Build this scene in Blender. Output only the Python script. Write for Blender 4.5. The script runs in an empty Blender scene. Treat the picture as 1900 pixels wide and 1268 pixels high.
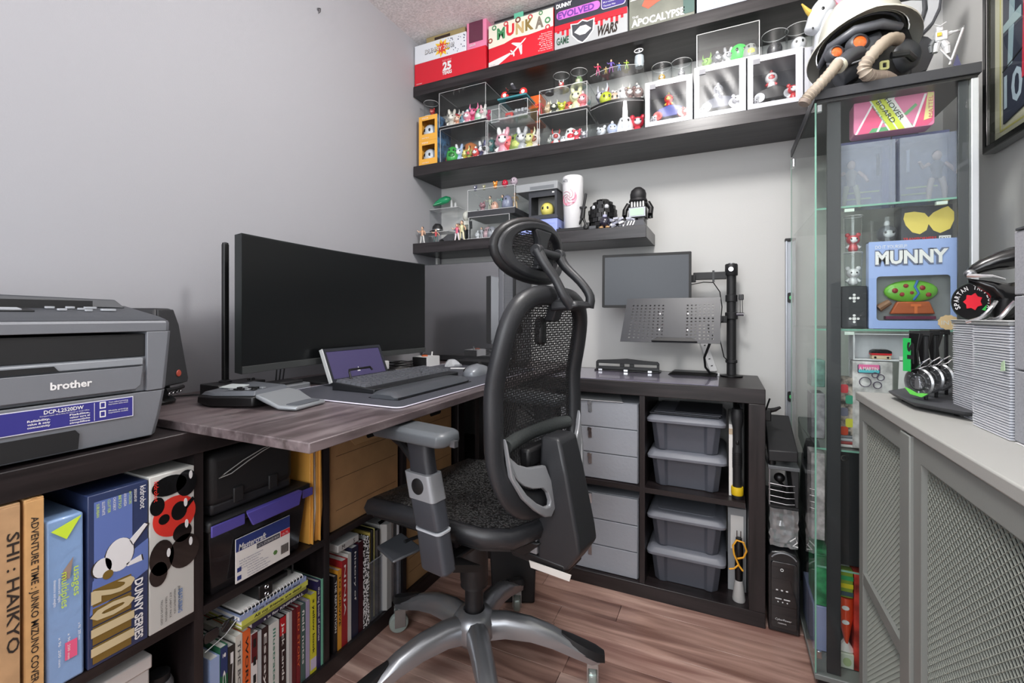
import bpy, bmesh, math, random
from mathutils import Matrix, Vector
random.seed(7)
C = bpy.context.scene.collection
sc = bpy.context.scene
R = math.radians
# ---------------------------------------------------------------- camera, world, lights, exposure
F, YAW, Y0 = 845.0, .4371, 586.3
EYE = (1.418, -2.114, 1.034)
cd = bpy.data.cameras.new('camera'); cam = bpy.data.objects.new('camera', cd); C.objects.link(cam)
cam.location = EYE; cam.rotation_euler = (R(90), 0, YAW)
cd.sensor_width = 36; cd.lens = 36*F/1900; cd.shift_y = (Y0-634)/1900; cd.clip_start = .02
sc.camera = cam
w = bpy.data.worlds.new('world'); sc.world = w; w.use_nodes = True
w.node_tree.nodes['Background'].inputs[0].default_value = (.86, .93, 1, 1)
w.node_tree.nodes['Background'].inputs[1].default_value = 1.0
def area(name, loc, rot, sx, sy, e, col=(1, 1, 1), shape='RECTANGLE'):
    l = bpy.data.lights.new(name, 'AREA'); l.shape = shape; l.size = sx; l.size_y = sy; l.energy = e; l.color = col
    o = bpy.data.objects.new(name, l); C.objects.link(o); o.location = loc; o.rotation_euler = rot; return o
pl_ = bpy.data.lights.new('ceiling_lamp_light', 'POINT'); pl_.energy = 44; pl_.shadow_soft_size = .11; pl_.color = (1, .975, .95); lo = bpy.data.objects.new('ceiling_lamp_light', pl_); C.objects.link(lo); lo.location = (1.3, -1.15, 2.24)
area('rear_fill_light', (1.05, -3.36, 1.5), (R(90), 0, 0), 1.7, 1.5, 39, (.93, .96, 1))  # added fill light behind the camera, set in a made-up window opening
area('upper_fill_light', (1.2, -2.75, 2.33), (0, 0, 0), .5, .5, 10, (1, .97, .94), 'DISK')  # added fill from above and behind the camera, no known lamp there
vs = sc.view_settings; vs.view_transform = 'Standard'; vs.look = 'None'; vs.gamma = 1; vs.use_curve_mapping = False; vs.exposure = -.02
sc.cycles.max_bounces = 14; sc.cycles.transparent_max_bounces = 32; sc.cycles.diffuse_bounces = 6; sc.cycles.glossy_bounces = 5
sc.cycles.caustics_reflective = False; sc.cycles.caustics_refractive = False

# ---------------------------------------------------------------- materials
def lin(c):
    if isinstance(c, (int, float)): c = (c, c, c)
    return tuple((x/255/12.92 if x/255 <= .04045 else ((x/255+.055)/1.055)**2.4) for x in c)+(1,)
_M = {}
def mat(c, rough=.5, metal=0, bump=0, bscale=200, var=0, vscale=8, coat=0, emit=0, name=None):
    key = (tuple(c) if not isinstance(c, (int, float)) else c, rough, metal, bump, bscale, var, vscale, coat, emit)
    if key in _M: return _M[key]
    m = bpy.data.materials.new(name or 'surface'); m.use_nodes = True; nt = m.node_tree; b = nt.nodes['Principled BSDF']
    b.inputs['Base Color'].default_value = lin(c); b.inputs['Roughness'].default_value = rough; b.inputs['Metallic'].default_value = metal
    b.inputs['Coat Weight'].default_value = coat
    if emit: b.inputs['Emission Color'].default_value = lin(c); b.inputs['Emission Strength'].default_value = emit
    tc = nt.nodes.new('ShaderNodeTexCoord')
    def noise(s, det=4):
        n = nt.nodes.new('ShaderNodeTexNoise'); n.inputs['Scale'].default_value = s; n.inputs['Detail'].default_value = det
        nt.links.new(tc.outputs['Object'], n.inputs['Vector']); return n
    if var:
        n = noise(vscale, 6); r = nt.nodes.new('ShaderNodeValToRGB'); l = lin(c)
        r.color_ramp.elements[0].position = .35; r.color_ramp.elements[1].position = .68
        r.color_ramp.elements[0].color = tuple(max(0, x*(1-var)) for x in l[:3])+(1,)
        r.color_ramp.elements[1].color = tuple(min(1, x*(1+var)) for x in l[:3])+(1,)
        nt.links.new(n.outputs['Fac'], r.inputs[0]); nt.links.new(r.outputs[0], b.inputs['Base Color'])
    if bump:
        n = noise(bscale); bp = nt.nodes.new('ShaderNodeBump'); bp.inputs['Strength'].default_value = bump; bp.inputs['Distance'].default_value = .002
        nt.links.new(n.outputs['Fac'], bp.inputs['Height']); nt.links.new(bp.outputs[0], b.inputs['Normal'])
    _M[key] = m; return m
def wood(c1, c2, axis='X', rough=.42, stretch=14, scale=3.0, spec=.5, dust=0):
    m = bpy.data.materials.new('wood'); m.use_nodes = True; nt = m.node_tree; b = nt.nodes['Principled BSDF']
    tc = nt.nodes.new('ShaderNodeTexCoord'); mp = nt.nodes.new('ShaderNodeMapping')
    s = {'X': (scale, scale*stretch, scale*stretch), 'Y': (scale*stretch, scale, scale*stretch), 'Z': (scale*stretch, scale*stretch, scale)}[axis]
    mp.inputs['Scale'].default_value = s
    nt.links.new(tc.outputs['Object'], mp.inputs['Vector'])
    n = nt.nodes.new('ShaderNodeTexNoise'); n.inputs['Scale'].default_value = 1; n.inputs['Detail'].default_value = 8; n.inputs['Distortion'].default_value = .6
    nt.links.new(mp.outputs[0], n.inputs['Vector'])
    r = nt.nodes.new('ShaderNodeValToRGB'); r.color_ramp.elements[0].position = .36; r.color_ramp.elements[1].position = .66
    r.color_ramp.elements[0].color = lin(c1); r.color_ramp.elements[1].color = lin(c2)
    nt.links.new(n.outputs['Fac'], r.inputs[0]); out = r.outputs[0]
    if dust:
        n2 = nt.nodes.new('ShaderNodeTexNoise'); n2.inputs['Scale'].default_value = 18; n2.inputs['Detail'].default_value = 12; n2.inputs['Roughness'].default_value = .75
        mp2 = nt.nodes.new('ShaderNodeMapping'); mp2.inputs['Scale'].default_value = (1.6, .5, 1); nt.links.new(tc.outputs['Object'], mp2.inputs['Vector']); nt.links.new(mp2.outputs[0], n2.inputs['Vector'])
        r2 = nt.nodes.new('ShaderNodeValToRGB'); r2.color_ramp.elements[0].position = .52; r2.color_ramp.elements[1].position = .75
        r2.color_ramp.elements[0].color = (0, 0, 0, 1); r2.color_ramp.elements[1].color = (dust, dust, dust, 1)
        nt.links.new(n2.outputs['Fac'], r2.inputs[0])
        mx = nt.nodes.new('ShaderNodeMix'); mx.data_type = 'RGBA'; nt.links.new(r2.outputs[0], mx.inputs[0])
        nt.links.new(out, mx.inputs[6]); mx.inputs[7].default_value = lin((168, 160, 158)); out = mx.outputs[2]
        rr = nt.nodes.new('ShaderNodeMapRange'); rr.inputs[3].default_value = rough; rr.inputs[4].default_value = rough+.25
        nt.links.new(r2.outputs[0], rr.inputs[0]); nt.links.new(rr.outputs[0], b.inputs['Roughness'])
    else: b.inputs['Roughness'].default_value = rough
    nt.links.new(out, b.inputs['Base Color'])
    bp = nt.nodes.new('ShaderNodeBump'); bp.inputs['Strength'].default_value = .25; bp.inputs['Distance'].default_value = .001
    nt.links.new(n.outputs['Fac'], bp.inputs['Height']); nt.links.new(bp.outputs[0], b.inputs['Normal'])
    return m
def clear(tint=(.97, .98, .98), base=.04, k=1.0, rough=.02, name='clear_acrylic', haze=0.0, hcol=(1, 1, 1)):
    m = bpy.data.materials.new(name); m.use_nodes = True; nt = m.node_tree
    for n in list(nt.nodes): nt.nodes.remove(n)
    o = nt.nodes.new('ShaderNodeOutputMaterial'); t = nt.nodes.new('ShaderNodeBsdfTransparent'); g = nt.nodes.new('ShaderNodeBsdfGlossy')
    t.inputs[0].default_value = tint+(1,); g.inputs['Roughness'].default_value = rough
    fr = nt.nodes.new('ShaderNodeFresnel'); fr.inputs[0].default_value = 1.45
    mm = nt.nodes.new('ShaderNodeMath'); mm.operation = 'MULTIPLY_ADD'; mm.inputs[1].default_value = k; mm.inputs[2].default_value = base-.04*k; mm.use_clamp = True
    geo = nt.nodes.new('ShaderNodeNewGeometry'); inv = nt.nodes.new('ShaderNodeMath'); inv.operation = 'SUBTRACT'; inv.inputs[0].default_value = 1; nt.links.new(geo.outputs['Backfacing'], inv.inputs[1])
    nt.links.new(fr.outputs[0], mm.inputs[0]); m3 = nt.nodes.new('ShaderNodeMath'); m3.operation = 'MULTIPLY'; nt.links.new(mm.outputs[0], m3.inputs[0]); nt.links.new(inv.outputs[0], m3.inputs[1]); mm = m3
    mx = nt.nodes.new('ShaderNodeMixShader'); nt.links.new(mm.outputs[0], mx.inputs[0]); nt.links.new(t.outputs[0], mx.inputs[1]); nt.links.new(g.outputs[0], mx.inputs[2])
    last = mx.outputs[0]
    if haze:
        d = nt.nodes.new('ShaderNodeBsdfDiffuse'); d.inputs[0].default_value = hcol+(1,)
        m2 = nt.nodes.new('ShaderNodeMixShader'); m2.inputs[0].default_value = haze
        nt.links.new(last, m2.inputs[1]); nt.links.new(d.outputs[0], m2.inputs[2]); last = m2.outputs[0]
    nt.links.new(last, o.inputs[0]); return m

# ---------------------------------------------------------------- mesh building
class MB:
    def __init__(s): s.v = []; s.f = []; s.M = Matrix()
    def at(s, M): s.M = M; return s
    def add(s, vs, fs):
        k = len(s.v); s.v += [s.M @ Vector(p) for p in vs]; s.f += [tuple(i+k for i in f) for f in fs]; return s
    def box(s, x0, x1, y0, y1, z0, z1):
        return s.add([(x0, y0, z0), (x1, y0, z0), (x1, y1, z0), (x0, y1, z0), (x0, y0, z1), (x1, y0, z1), (x1, y1, z1), (x0, y1, z1)],
                     [(0, 3, 2, 1), (4, 5, 6, 7), (0, 1, 5, 4), (1, 2, 6, 5), (2, 3, 7, 6), (3, 0, 4, 7)])
    def cb(s, c, d):
        return s.box(c[0]-d[0]/2, c[0]+d[0]/2, c[1]-d[1]/2, c[1]+d[1]/2, c[2]-d[2]/2, c[2]+d[2]/2)
    def loft(s, rings, caps=True, closed=True):
        n = len(rings[0]); vs = [p for r in rings for p in r]; fs = []
        for i in range(len(rings)-1):
            for j in range(n if closed else n-1):
                a = i*n+j; b = i*n+(j+1) % n; fs.append((a, b, b+n, a+n))
        if caps and closed: fs += [tuple(reversed(range(n))), tuple(range(len(vs)-n, len(vs)))]
        return s.add(vs, fs)
    def taper(s, b, t, z0, z1):   # b,t=(x0,x1,y0,y1) bottom and top rectangles
        q = lambda r, z: [(r[0], r[2], z), (r[1], r[2], z), (r[1], r[3], z), (r[0], r[3], z)]
        return s.loft([q(b, z0), q(t, z1)])
    def cyl(s, p0, p1, r0, r1=None, n=16):
        return s.tube([p0, p1], [r0, r0 if r1 is None else r1], n)
    def tube(s, pts, r, n=8, closed=False, sx=1):
        pts = [Vector(p) for p in pts]; m = len(pts); rr = r if isinstance(r, (list, tuple)) else [r]*m
        up = None; rings = []
        for i, p in enumerate(pts):
            a = pts[(i-1) % m] if (closed or i) else p; b = pts[(i+1) % m] if (closed or i < m-1) else p
            t = (b-a).normalized()
            if up is None: up = Vector((0, 0, 1)) if abs(t.z) < .9 else Vector((1, 0, 0))
            x = t.cross(up).normalized(); y = x.cross(t).normalized(); up = y
            rings.append([p+(x*math.cos(2*math.pi*k/n)*sx+y*math.sin(2*math.pi*k/n))*rr[i] for k in range(n)])
        if closed: rings.append(rings[0])
        return s.loft(rings, caps=not closed)
    def lathe(s, prof, n=20, c=(0, 0, 0), a0=0, a1=None):
        full = a1 is None; a1 = 2*math.pi if full else a1
        k = n if full else n+1
        rings = [[(c[0]+max(r, 1e-4)*math.cos(a0+(a1-a0)*j/n), c[1]+max(r, 1e-4)*math.sin(a0+(a1-a0)*j/n), c[2]+z) for j in range(k)] for r, z in prof]
        return s.loft(rings, caps=full, closed=full)
    def ell(s, c, rx, ry=None, rz=None, n=14, m=8):
        ry = rx if ry is None else ry; rz = rx if rz is None else rz
        rings = [[(c[0]+rx*math.sin(math.pi*i/m)*math.cos(2*math.pi*j/n), c[1]+ry*math.sin(math.pi*i/m)*math.sin(2*math.pi*j/n), c[2]-rz*math.cos(math.pi*i/m)) for j in range(n)]
                 for i in range(m+1)]
        rings[0] = [(c[0]+1e-4*(p[0]-c[0]), c[1], c[2]-rz) for p in rings[1]] if 0 else [(c[0]+rx*.02*math.cos(2*math.pi*j/n), c[1]+ry*.02*math.sin(2*math.pi*j/n), c[2]-rz) for j in range(n)]
        rings[-1] = [(c[0]+rx*.02*math.cos(2*math.pi*j/n), c[1]+ry*.02*math.sin(2*math.pi*j/n), c[2]+rz) for j in range(n)]
        return s.loft(rings)
    def prism(s, poly, d0, d1):   # polygon in local xy, extruded along local z
        return s.loft([[(x, y, d0) for x, y in poly], [(x, y, d1) for x, y in poly]])
    def rrect(s, w, h, r, d0, d1, cx=0, cy=0, n=4):
        return s.prism(rr(w, h, r, cx, cy, n), d0, d1)
    def frame(s, outer, inner, d0, d1):  # outer/inner loops with equal counts
        n = len(outer); vs = [(x, y, d) for d in (d0, d1) for L in (outer, inner) for x, y in L]; fs = []
        for j in range(n):
            k = (j+1) % n
            fs += [(j, k, k+n, j+n), (2*n+j, 3*n+j, 3*n+k, 2*n+k), (j, 2*n+j, 2*n+k, k), (n+j, n+k, 3*n+k, 3*n+j)]
        return s.add(vs, fs)
def rr(w, h, r, cx=0, cy=0, n=4):
    P = []
    for (sx, sy, a) in ((1, 1, 0), (-1, 1, 90), (-1, -1, 180), (1, -1, 270)):
        for i in range(n+1):
            t = R(a+90*i/n); P.append((cx+sx*(w/2-r)+r*math.cos(t), cy+sy*(h/2-r)+r*math.sin(t)))
    return P
WM = {}
def reg(o, parent, ws):
    if parent is not None:
        o.parent = parent
        if ws: o.matrix_parent_inverse = WM[parent.name].inverted()
    L = Matrix.LocRotScale(o.location, o.rotation_euler, None)
    WM[o.name] = L if (ws or parent is None) else WM[parent.name] @ L
def part(name, mb, m, parent=None, ws=True, bevel=0, seg=2, smooth=35, label=None, kind=None):
    me = bpy.data.meshes.new(name); me.from_pydata([tuple(v) for v in mb.v], [], mb.f)
    bm = bmesh.new(); bm.from_mesh(me); bmesh.ops.recalc_face_normals(bm, faces=bm.faces); bm.to_mesh(me); bm.free()
    if smooth:
        me.polygons.foreach_set('use_smooth', [True]*len(me.polygons)); me.set_sharp_from_angle(angle=R(smooth))
    me.materials.append(m)
    o = bpy.data.objects.new(name, me); C.objects.link(o)
    if bevel:
        b = o.modifiers.new('bevel', 'BEVEL'); b.width = bevel; b.segments = seg; b.limit_method = 'ANGLE'; b.angle_limit = R(40)
        b.harden_normals = False
    reg(o, parent, ws)
    if label: o['label'] = label
    if kind: o['kind'] = kind
    return o
def tag(o, label, cat, group=None):
    o['label'] = label; o['category'] = cat
    if group: o['group'] = group
    return o
def thing(name, label, cat, loc=(0, 0, 0), rz=0, group=None, rot=None):
    o = bpy.data.objects.new(name, None); C.objects.link(o); o.location = loc; o.rotation_euler = rot or (0, 0, rz); o.empty_display_size = .05
    reg(o, None, False); return tag(o, label, cat, group)
def struct(name, mb, m, bevel=0):
    o = part(name, mb, m, None, True, bevel); o['kind'] = 'structure'; return o
def dup(o, parent=None):
    c = o.copy(); C.objects.link(c); WM[c.name] = WM[o.name]
    if parent is not None: c.parent = parent
    for ch in [x for x in list(C.objects) if x.parent is o]: dup(ch, c)
    return c
def kids(o): return [x for x in C.objects if x.parent is o]
def clone(o, loc, rz=0, label=None):
    KIDS = {}
    for x in C.objects:
        if x.parent: KIDS.setdefault(x.parent.name, []).append(x)
    def rec(a, p):
        c = a.copy(); C.objects.link(c)
        if p is not None: c.parent = p
        for ch in KIDS.get(a.name, []): rec(ch, c)
        return c
    c = rec(o, None); c.location = loc; c.rotation_euler = (0, 0, rz)
    if label: c['label'] = label
    WM[c.name] = Matrix.LocRotScale(c.location, c.rotation_euler, None); return c
def frm(o, right, up):   # matrix with local x = right, local y = up, local z = outward
    r = Vector(right).normalized(); u = Vector(up).normalized(); n = r.cross(u)
    M = Matrix((r, u, n)).transposed().to_4x4(); M.translation = Vector(o); return M
FX = ((0, 1, 0), (0, 0, 1))      # faces +X, seen with +Y to the right
FY = ((1, 0, 0), (0, 0, 1))      # faces -Y
_T = {}
def text(s, M, h, m, parent, name='lettering', w=None, align='LEFT', ws=True, ext=.0006, bold=0, shear=0):
    """flat raised lettering: cap height h (metres), optional total width w"""
    key = (s, ext, bold, shear, align)
    if key not in _T:
        cu = bpy.data.curves.new('t', 'FONT'); cu.body = s; cu.size = 1; cu.resolution_u = 2; cu.align_x = 'LEFT'; cu.offset = bold; cu.shear = shear
        to = bpy.data.objects.new('t', cu); C.objects.link(to)
        dg = bpy.context.evaluated_depsgraph_get(); me = bpy.data.meshes.new_from_object(to.evaluated_get(dg))
        bpy.data.objects.remove(to); _T[key] = ([tuple(v.co) for v in me.vertices], [tuple(p.vertices) for p in me.polygons]); bpy.data.meshes.remove(me)
    V, P = _T[key]
    if not V: return None
    x0 = min(v[0] for v in V); x1 = max(v[0] for v in V)
    k = h/.7; kx = k if w is None else w/(x1-x0)
    W = (x1-x0)*kx; off = {'LEFT': 0, 'CENTER': -W/2, 'RIGHT': -W}[align]
    me = bpy.data.meshes.new(name); me.from_pydata([tuple(M @ Vector(((v[0]-x0)*kx+off, v[1]*k, ext))) for v in V], [], P); me.materials.append(m)
    o = bpy.data.objects.new(name, me); C.objects.link(o); reg(o, parent, ws); return o
def decal(pts, M, m, parent, name='print', d=.0004, ws=True, label=None):
    mb = MB().at(M); mb.prism(pts, .0, d); return part(name, mb, m, parent, ws, smooth=0, label=label)
def circ(cx, cy, r, n=20, ry=None):
    ry = r if ry is None else ry
    return [(cx+r*math.cos(2*math.pi*i/n), cy+ry*math.sin(2*math.pi*i/n)) for i in range(n)]
def rect(x0, y0, x1, y1): return [(x0, y0), (x1, y0), (x1, y1), (x0, y1)]
_c, _s = math.cos(YAW), math.sin(YAW)
def at(u, v, X=None, Y=None, Z=None):   # a measured point of the room: where the sight line through it meets the plane it lies in
    l = (u-950)/F; d = (_c*l-_s, _s*l+_c, -(v-Y0)/F)
    t = (X-EYE[0])/d[0] if X is not None else (Y-EYE[1])/d[1] if Y is not None else (Z-EYE[2])/d[2]
    return Vector((EYE[0]+t*d[0], EYE[1]+t*d[1], EYE[2]+t*d[2]))
WHITE = mat((225, 225, 225), .45); BLACK = mat((16, 16, 17), .4); BLK = mat((28, 28, 30), .55); CHROME = mat((205, 205, 208), .18, 1)
SILVER = mat((150, 152, 156), .35, .9); RED = mat((205, 28, 38), .45); PAPER = mat((232, 230, 226), .8); ACR = clear(base=.05, k=1.2)
EBONY = wood((20, 16, 17), (44, 37, 38), 'X', .38); EBONYY = wood((20, 16, 17), (42, 35, 36), 'Y', .4); EBONYZ = wood((20, 16, 17), (42, 35, 36), 'Z', .4)
# ================================================================ the room
XR, YF, ZC = 2.12, -3.4, 2.42
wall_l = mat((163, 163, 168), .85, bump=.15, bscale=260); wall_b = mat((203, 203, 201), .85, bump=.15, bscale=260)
ceil_m = mat((228, 225, 225), .95, bump=1.0, bscale=120, var=.16, vscale=120)
fl = struct('floor', MB().box(0, XR, YF, 0, -.06, -.012), mat((38, 24, 22), .8))
planks = [wood(a, b, 'X', .28, 11, 2.2) for a, b in (((124, 92, 82), (196, 160, 146)), ((140, 104, 94), (206, 172, 158)), ((108, 78, 70), (178, 142, 128)), ((150, 116, 106), (214, 182, 168)))]
# boards run along X (parallel with the back wall), staggered ends
y = -.0; row = 0
random.seed(3)
while y > -2.3:
    x = -.3-random.random()*.5
    while x < XR:
        L = random.choice((.6, .75, .9)); x0, x1 = max(x, 0), min(x+L, XR)
        if x1-x0 > .03:
            part('plank', MB().box(x0+.0006, x1-.0006, max(y-.095, YF)+.0006, y-.0006, -.0125, 0), planks[(row+int(x*7)) % 4], fl, bevel=.0008, seg=1)
        x += L
    y -= .095; row += 1
part('plank_field', MB().box(0, XR, YF, y, -.012, 0), planks[1], fl)
struct('ceiling', MB().box(-.1, XR+.1, YF-.1, .1, ZC, ZC+.08), ceil_m)
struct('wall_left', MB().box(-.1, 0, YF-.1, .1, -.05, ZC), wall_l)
struct('wall_back', MB().box(0, XR, 0, .1, -.05, ZC), wall_b)
struct('wall_right', MB().box(XR, XR+.1, YF-.1, .1, -.05, ZC), wall_b)
mb = MB(); WX0, WX1, WZ0, WZ1 = .2, 1.9, .72, 2.22
mb.box(0, XR, YF-.1, YF, -.05, WZ0); mb.box(0, XR, YF-.1, YF, WZ1, ZC); mb.box(0, WX0, YF-.1, YF, WZ0, WZ1); mb.box(WX1, XR, YF-.1, YF, WZ0, WZ1)
struct('wall_front', mb, wall_b)
wf = MB(); 
for a in (WX0, (WX0+WX1)/2-.02, WX1-.04): wf.box(a, a+.04, YF-.07, YF-.02, WZ0, WZ1)
for a in (WZ0, WZ1-.04): wf.box(WX0, WX1, YF-.07, YF-.02, a, a+.04)
struct('added_window_1', wf, WHITE)  # unseen window frame, added around the rear fill light
struct('trim_1', MB().box(0, .012, -.055, -.035, .79, 1.36), mat((225, 225, 222), .5))      # cable channel on the left wall by the corner
hk = at(590, 18, X=0); t = thing('wall_hook', 'tiny dark hook on the grey wall near the ceiling', 'hook', tuple(hk)); part('hook_plate', MB().cyl((.0005, hk.y, hk.z), (.004, hk.y, hk.z), .006, n=12), SILVER, t); part('hook_wire', MB().tube([(.004, hk.y, hk.z+.004), (.014, hk.y, hk.z), (.012, hk.y, hk.z-.012), (.004, hk.y, hk.z-.014)], .0015, 6), BLK, t)
struct('baseboard_back', MB().box(1.55, XR, -.014, 0, 0, .09), WHITE)

# ================================================================ cube shelving units
def shelving(name, label, x0, x1, y0, y1, front, cells):
    """cells along the long side; front '+X' or '-Y'"""
    t = thing(name, label, 'shelving unit', ((x0+x1)/2, (y0+y1)/2, 0)); T = .05; d = .019; H = .79
    ea = EBONY if front == '-Y' else EBONYY
    part('top_board', MB().box(x0, x1, y0, y1, H-T, H), ea, t, bevel=.002)
    part('bottom_board', MB().box(x0, x1, y0, y1, 0, T), ea, t, bevel=.002)
    if front == '-Y':
        for a in (x0, x1-T): part('side_board', MB().box(a, a+T, y0, y1, T, H-T), EBONYZ, t, bevel=.002)
        for k in range(1, cells):
            c = x0+T+(x1-x0-2*T)*k/cells; part('divider', MB().box(c-d/2, c+d/2, y0+.006, y1, T, H-T), EBONYZ, t)
            for z0, z1 in (): pass
        for k in range(cells):
            a = x0+T+(x1-x0-2*T)*k/cells+d/2; b = x0+T+(x1-x0-2*T)*(k+1)/cells-d/2
            part('shelf_board', MB().box(a, b, y0+.004, y1, .3855-.0, .3855+d), ea, t)
    else:
        for a in (y0, y1-T): part('side_board', MB().box(x0, x1, a, a+T, T, H-T), EBONYZ, t, bevel=.002)
        for k in range(1, cells):
            c = y0+T+(y1-y0-2*T)*k/cells; part('divider', MB().box(x0, x1-.006, c-d/2, c+d/2, T, H-T), EBONYZ, t)
        for k in range(cells):
            a = y0+T+(y1-y0-2*T)*k/cells+d/2; b = y0+T+(y1-y0-2*T)*(k+1)/cells-d/2
            part('shelf_board', MB().box(x0, x1-.004, a, b, .3855-.0, .3855+d), ea, t)
    return t
LX = .40                      # front plane of the left unit
YL = [-.42-.05-k*.3475 for k in range(5)]   # cell limits of the left unit, from the back
shelving('shelving_unit', 'black-brown cube shelving unit along the grey left wall under printer and desk', .01, LX, -1.91, -.42, '+X', 4)
shelving('shelving_unit', 'black-brown cube shelving unit along the back wall holding grey drawers and lidded totes', .05, 1.54, -.40, -.01, '-Y', 4)
XB = [.10+k*.3475 for k in range(5)]
# desk board lying across both units
DT = .810
desk_m = wood((78, 68, 69), (122, 110, 112), 'Y', .3, 8, 3.5, dust=.4)
t = thing('desk_board', 'dark wooden desk board with scuffed top lying across the two shelving units', 'desk', (.38, -.78, .79))
part('board', MB().box(.0, .757, -1.54, -.005, .7905, DT), desk_m, t, bevel=.002)
# floating shelves
SH = []
for i, (z, L, lab) in enumerate(((2.132, 2.05, 'uppermost long black-brown floating shelf loaded with boxed toys below the ceiling'),
                                 (1.7324, 2.05, 'middle long black-brown floating shelf with acrylic toy cases and white windowed boxes'),
                                 (1.346, 1.10, 'lowest and shortest black-brown floating shelf above the desk'))):
    x0 = .004 if i < 2 else .0; x1 = x0+L if i < 2 else 1.136
    t = thing('floating_shelf', lab, 'shelf', ((x0+x1)/2, -.125, z))
    part('shelf_board', MB().box(x0, x1, -.255, -.002, z, z+.05), wood((22, 19, 20), (50, 46, 48), 'X', .3), t, bevel=.0015)
    part('wall_rail', MB().box(x0+.05, x1-.05, -.004, 0, z+.012, z+.038), SILVER, t)
    SH.append(z+.05)
# ================================================================ contents of the left unit
card = mat((178, 142, 104), .85, bump=.15, var=.1, vscale=30); card2 = mat((196, 152, 100), .85, var=.08, vscale=30); INK = mat((40, 30, 24), .8)
VR = lambda x, y, z: frm((x, y, z), (0, 0, -1), (0, 1, 0))     # writing that runs downwards on a face turned to +X
FRX = lambda x, y, z: frm((x, y, z), *FX)
# two brown mailing cartons on edge
def carton(y0, y1, z1, s, lab, m, h):
    t = thing('mailing_carton', lab, 'cardboard box', (.25, (y0+y1)/2, .4055))
    part('carton_body', MB().box(.10, .398, y0, y1, .4055, z1), m, t, bevel=.002)
    part('end_flap', MB().box(.3985, .4, y0+.001, y1-.001, .42, z1-.004), m, t, bevel=.0006)
    part('tape', MB().box(.15, .399, (y0+y1)/2-.004, (y0+y1)/2+.004, z1, z1+.0006), card2, t)
    text(s, VR(.4002, -1.803 if h > .012 else (y0+y1)/2-h/2, z1-(.045 if h > .012 else .03)), h, INK, t, w=(.19 if h > .012 else .27), bold=.012)
carton(-1.85, -1.787, .7365, 'SHI : HAIKYO', 'pale brown flat carton with SHI : HAIKYO handwritten down its edge', card, .014)
carton(-1.783, -1.759, .737, 'ADVENTURE TIME : JUNKO MIZUNO COVER', 'narrow tan carton handwritten ADVENTURE TIME beside the SHI carton', card2, .009)
# light blue bag-wrapped parcel
t = thing('postal_parcel', 'light blue plastic-wrapped parcel with lime triangle and white print', 'parcel', (.25, -1.73, .4055))
lb = mat((128, 158, 200), .35, bump=.8, bscale=45, coat=.4)
part('wrapping', MB().taper((.1, .397, -1.756, -1.706), (.1, .396, -1.757, -1.707), .4055, .69), lb, t, bevel=.004)
LIME = mat((196, 222, 60), .5); M = FRX(.3985, -1.731, 0)
decal([(-.02, .672), (.02, .686), (.0, .652)], M, LIME, t); decal([(-.004, .60), (.009, .618), (.004, .583), (-.006, .585)], M, mat((150, 130, 120), .5), t)
text('usages', VR(.3992, -1.722, .60), .010, LIME, t, w=.05); text('multiples', VR(.3992, -1.738, .597), .010, LIME, t, w=.06)
for i, (yy, zz, ww) in enumerate(((-1.748, .59, .045), (-1.742, .59, .04), (-1.716, .50, .03), (-1.73, .49, .045), (-1.742, .49, .05))):
    text('dimensions and weights' if i < 2 else 'x 96  200 mm', VR(.3992, yy, zz), .0035, WHITE, t, w=ww)
decal(rect(-.002, .445, .014, .475), M, mat((222, 90, 130), .5), t)
# navy toy case with gold numerals
navy = mat((44, 56, 92), .4, coat=.3); GOLD = mat((140, 116, 58), .35, .5); GOLDL = mat((214, 200, 160), .35, .3); peri = mat((92, 112, 172), .45)
t = thing('toy_display_carton', 'navy blue toy carton with giant gold sideways numerals 2011 and white figure', 'toy box', (.25, -1.655, .4055))
part('carton_body', MB().box(.06, .3975, -1.702, -1.609, .4055, .7135), navy, t, bevel=.0015)
M = FRX(.398, -1.6555, 0)
decal(rect(-.038, .53, .02, .70), M, peri, t); decal([(-.044, .50), (.046, .54), (.046, .60), (-.04, .56)], M, peri, t, d=.0006)
text('kidrobot', VR(.3985, -1.623, .706), .0095, WHITE, t, w=.044, bold=.01)
for i, s in enumerate(('DESIGNED BY', '64 COLORS', 'AYA KAKEDA', 'BETSO', 'CHUCKBOY', 'CLUTTER', 'ILLUSTRATE', 'SUBURBAN')):
    text(s, VR(.3988, -1.633-i*.0082, .703-i*.001), .0042, LIME if i % 2 else PAPER, t, w=.024)
fig = mat((214, 214, 216), .4)
for pts in (circ(.0, .590, .022, 24, .030), [(.015, .61), (.040, .632), (.045, .628), (.020, .598)], [(.010, .568), (.034, .574), (.036, .562), (.012, .562)], circ(-.026, .578, .014, 18, .017)):
    decal([(a*1.07, b) for a, b in pts], M, INK, t, 'outline', d=.0008); decal(pts, M, fig, t, 'emblem', d=.0011)
decal(circ(-.018, .562, .008), M, GOLD, t, 'emblem', d=.0013)
for i, ch in enumerate('2011'):
    z = .545-i*.034
    decal(rect(-.040, z-.031, .018, z), M, GOLD, t, 'numeral_shadow', d=.0009)
    text(ch, VR(.3994, -1.695, z-.002), .060, GOLDL, t, w=.024 if ch != '1' else .015, bold=.04)
text('DUNNY SERIES', VR(.3994, -1.632, .53), .013, WHITE, t, w=.115, bold=.03)
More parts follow.
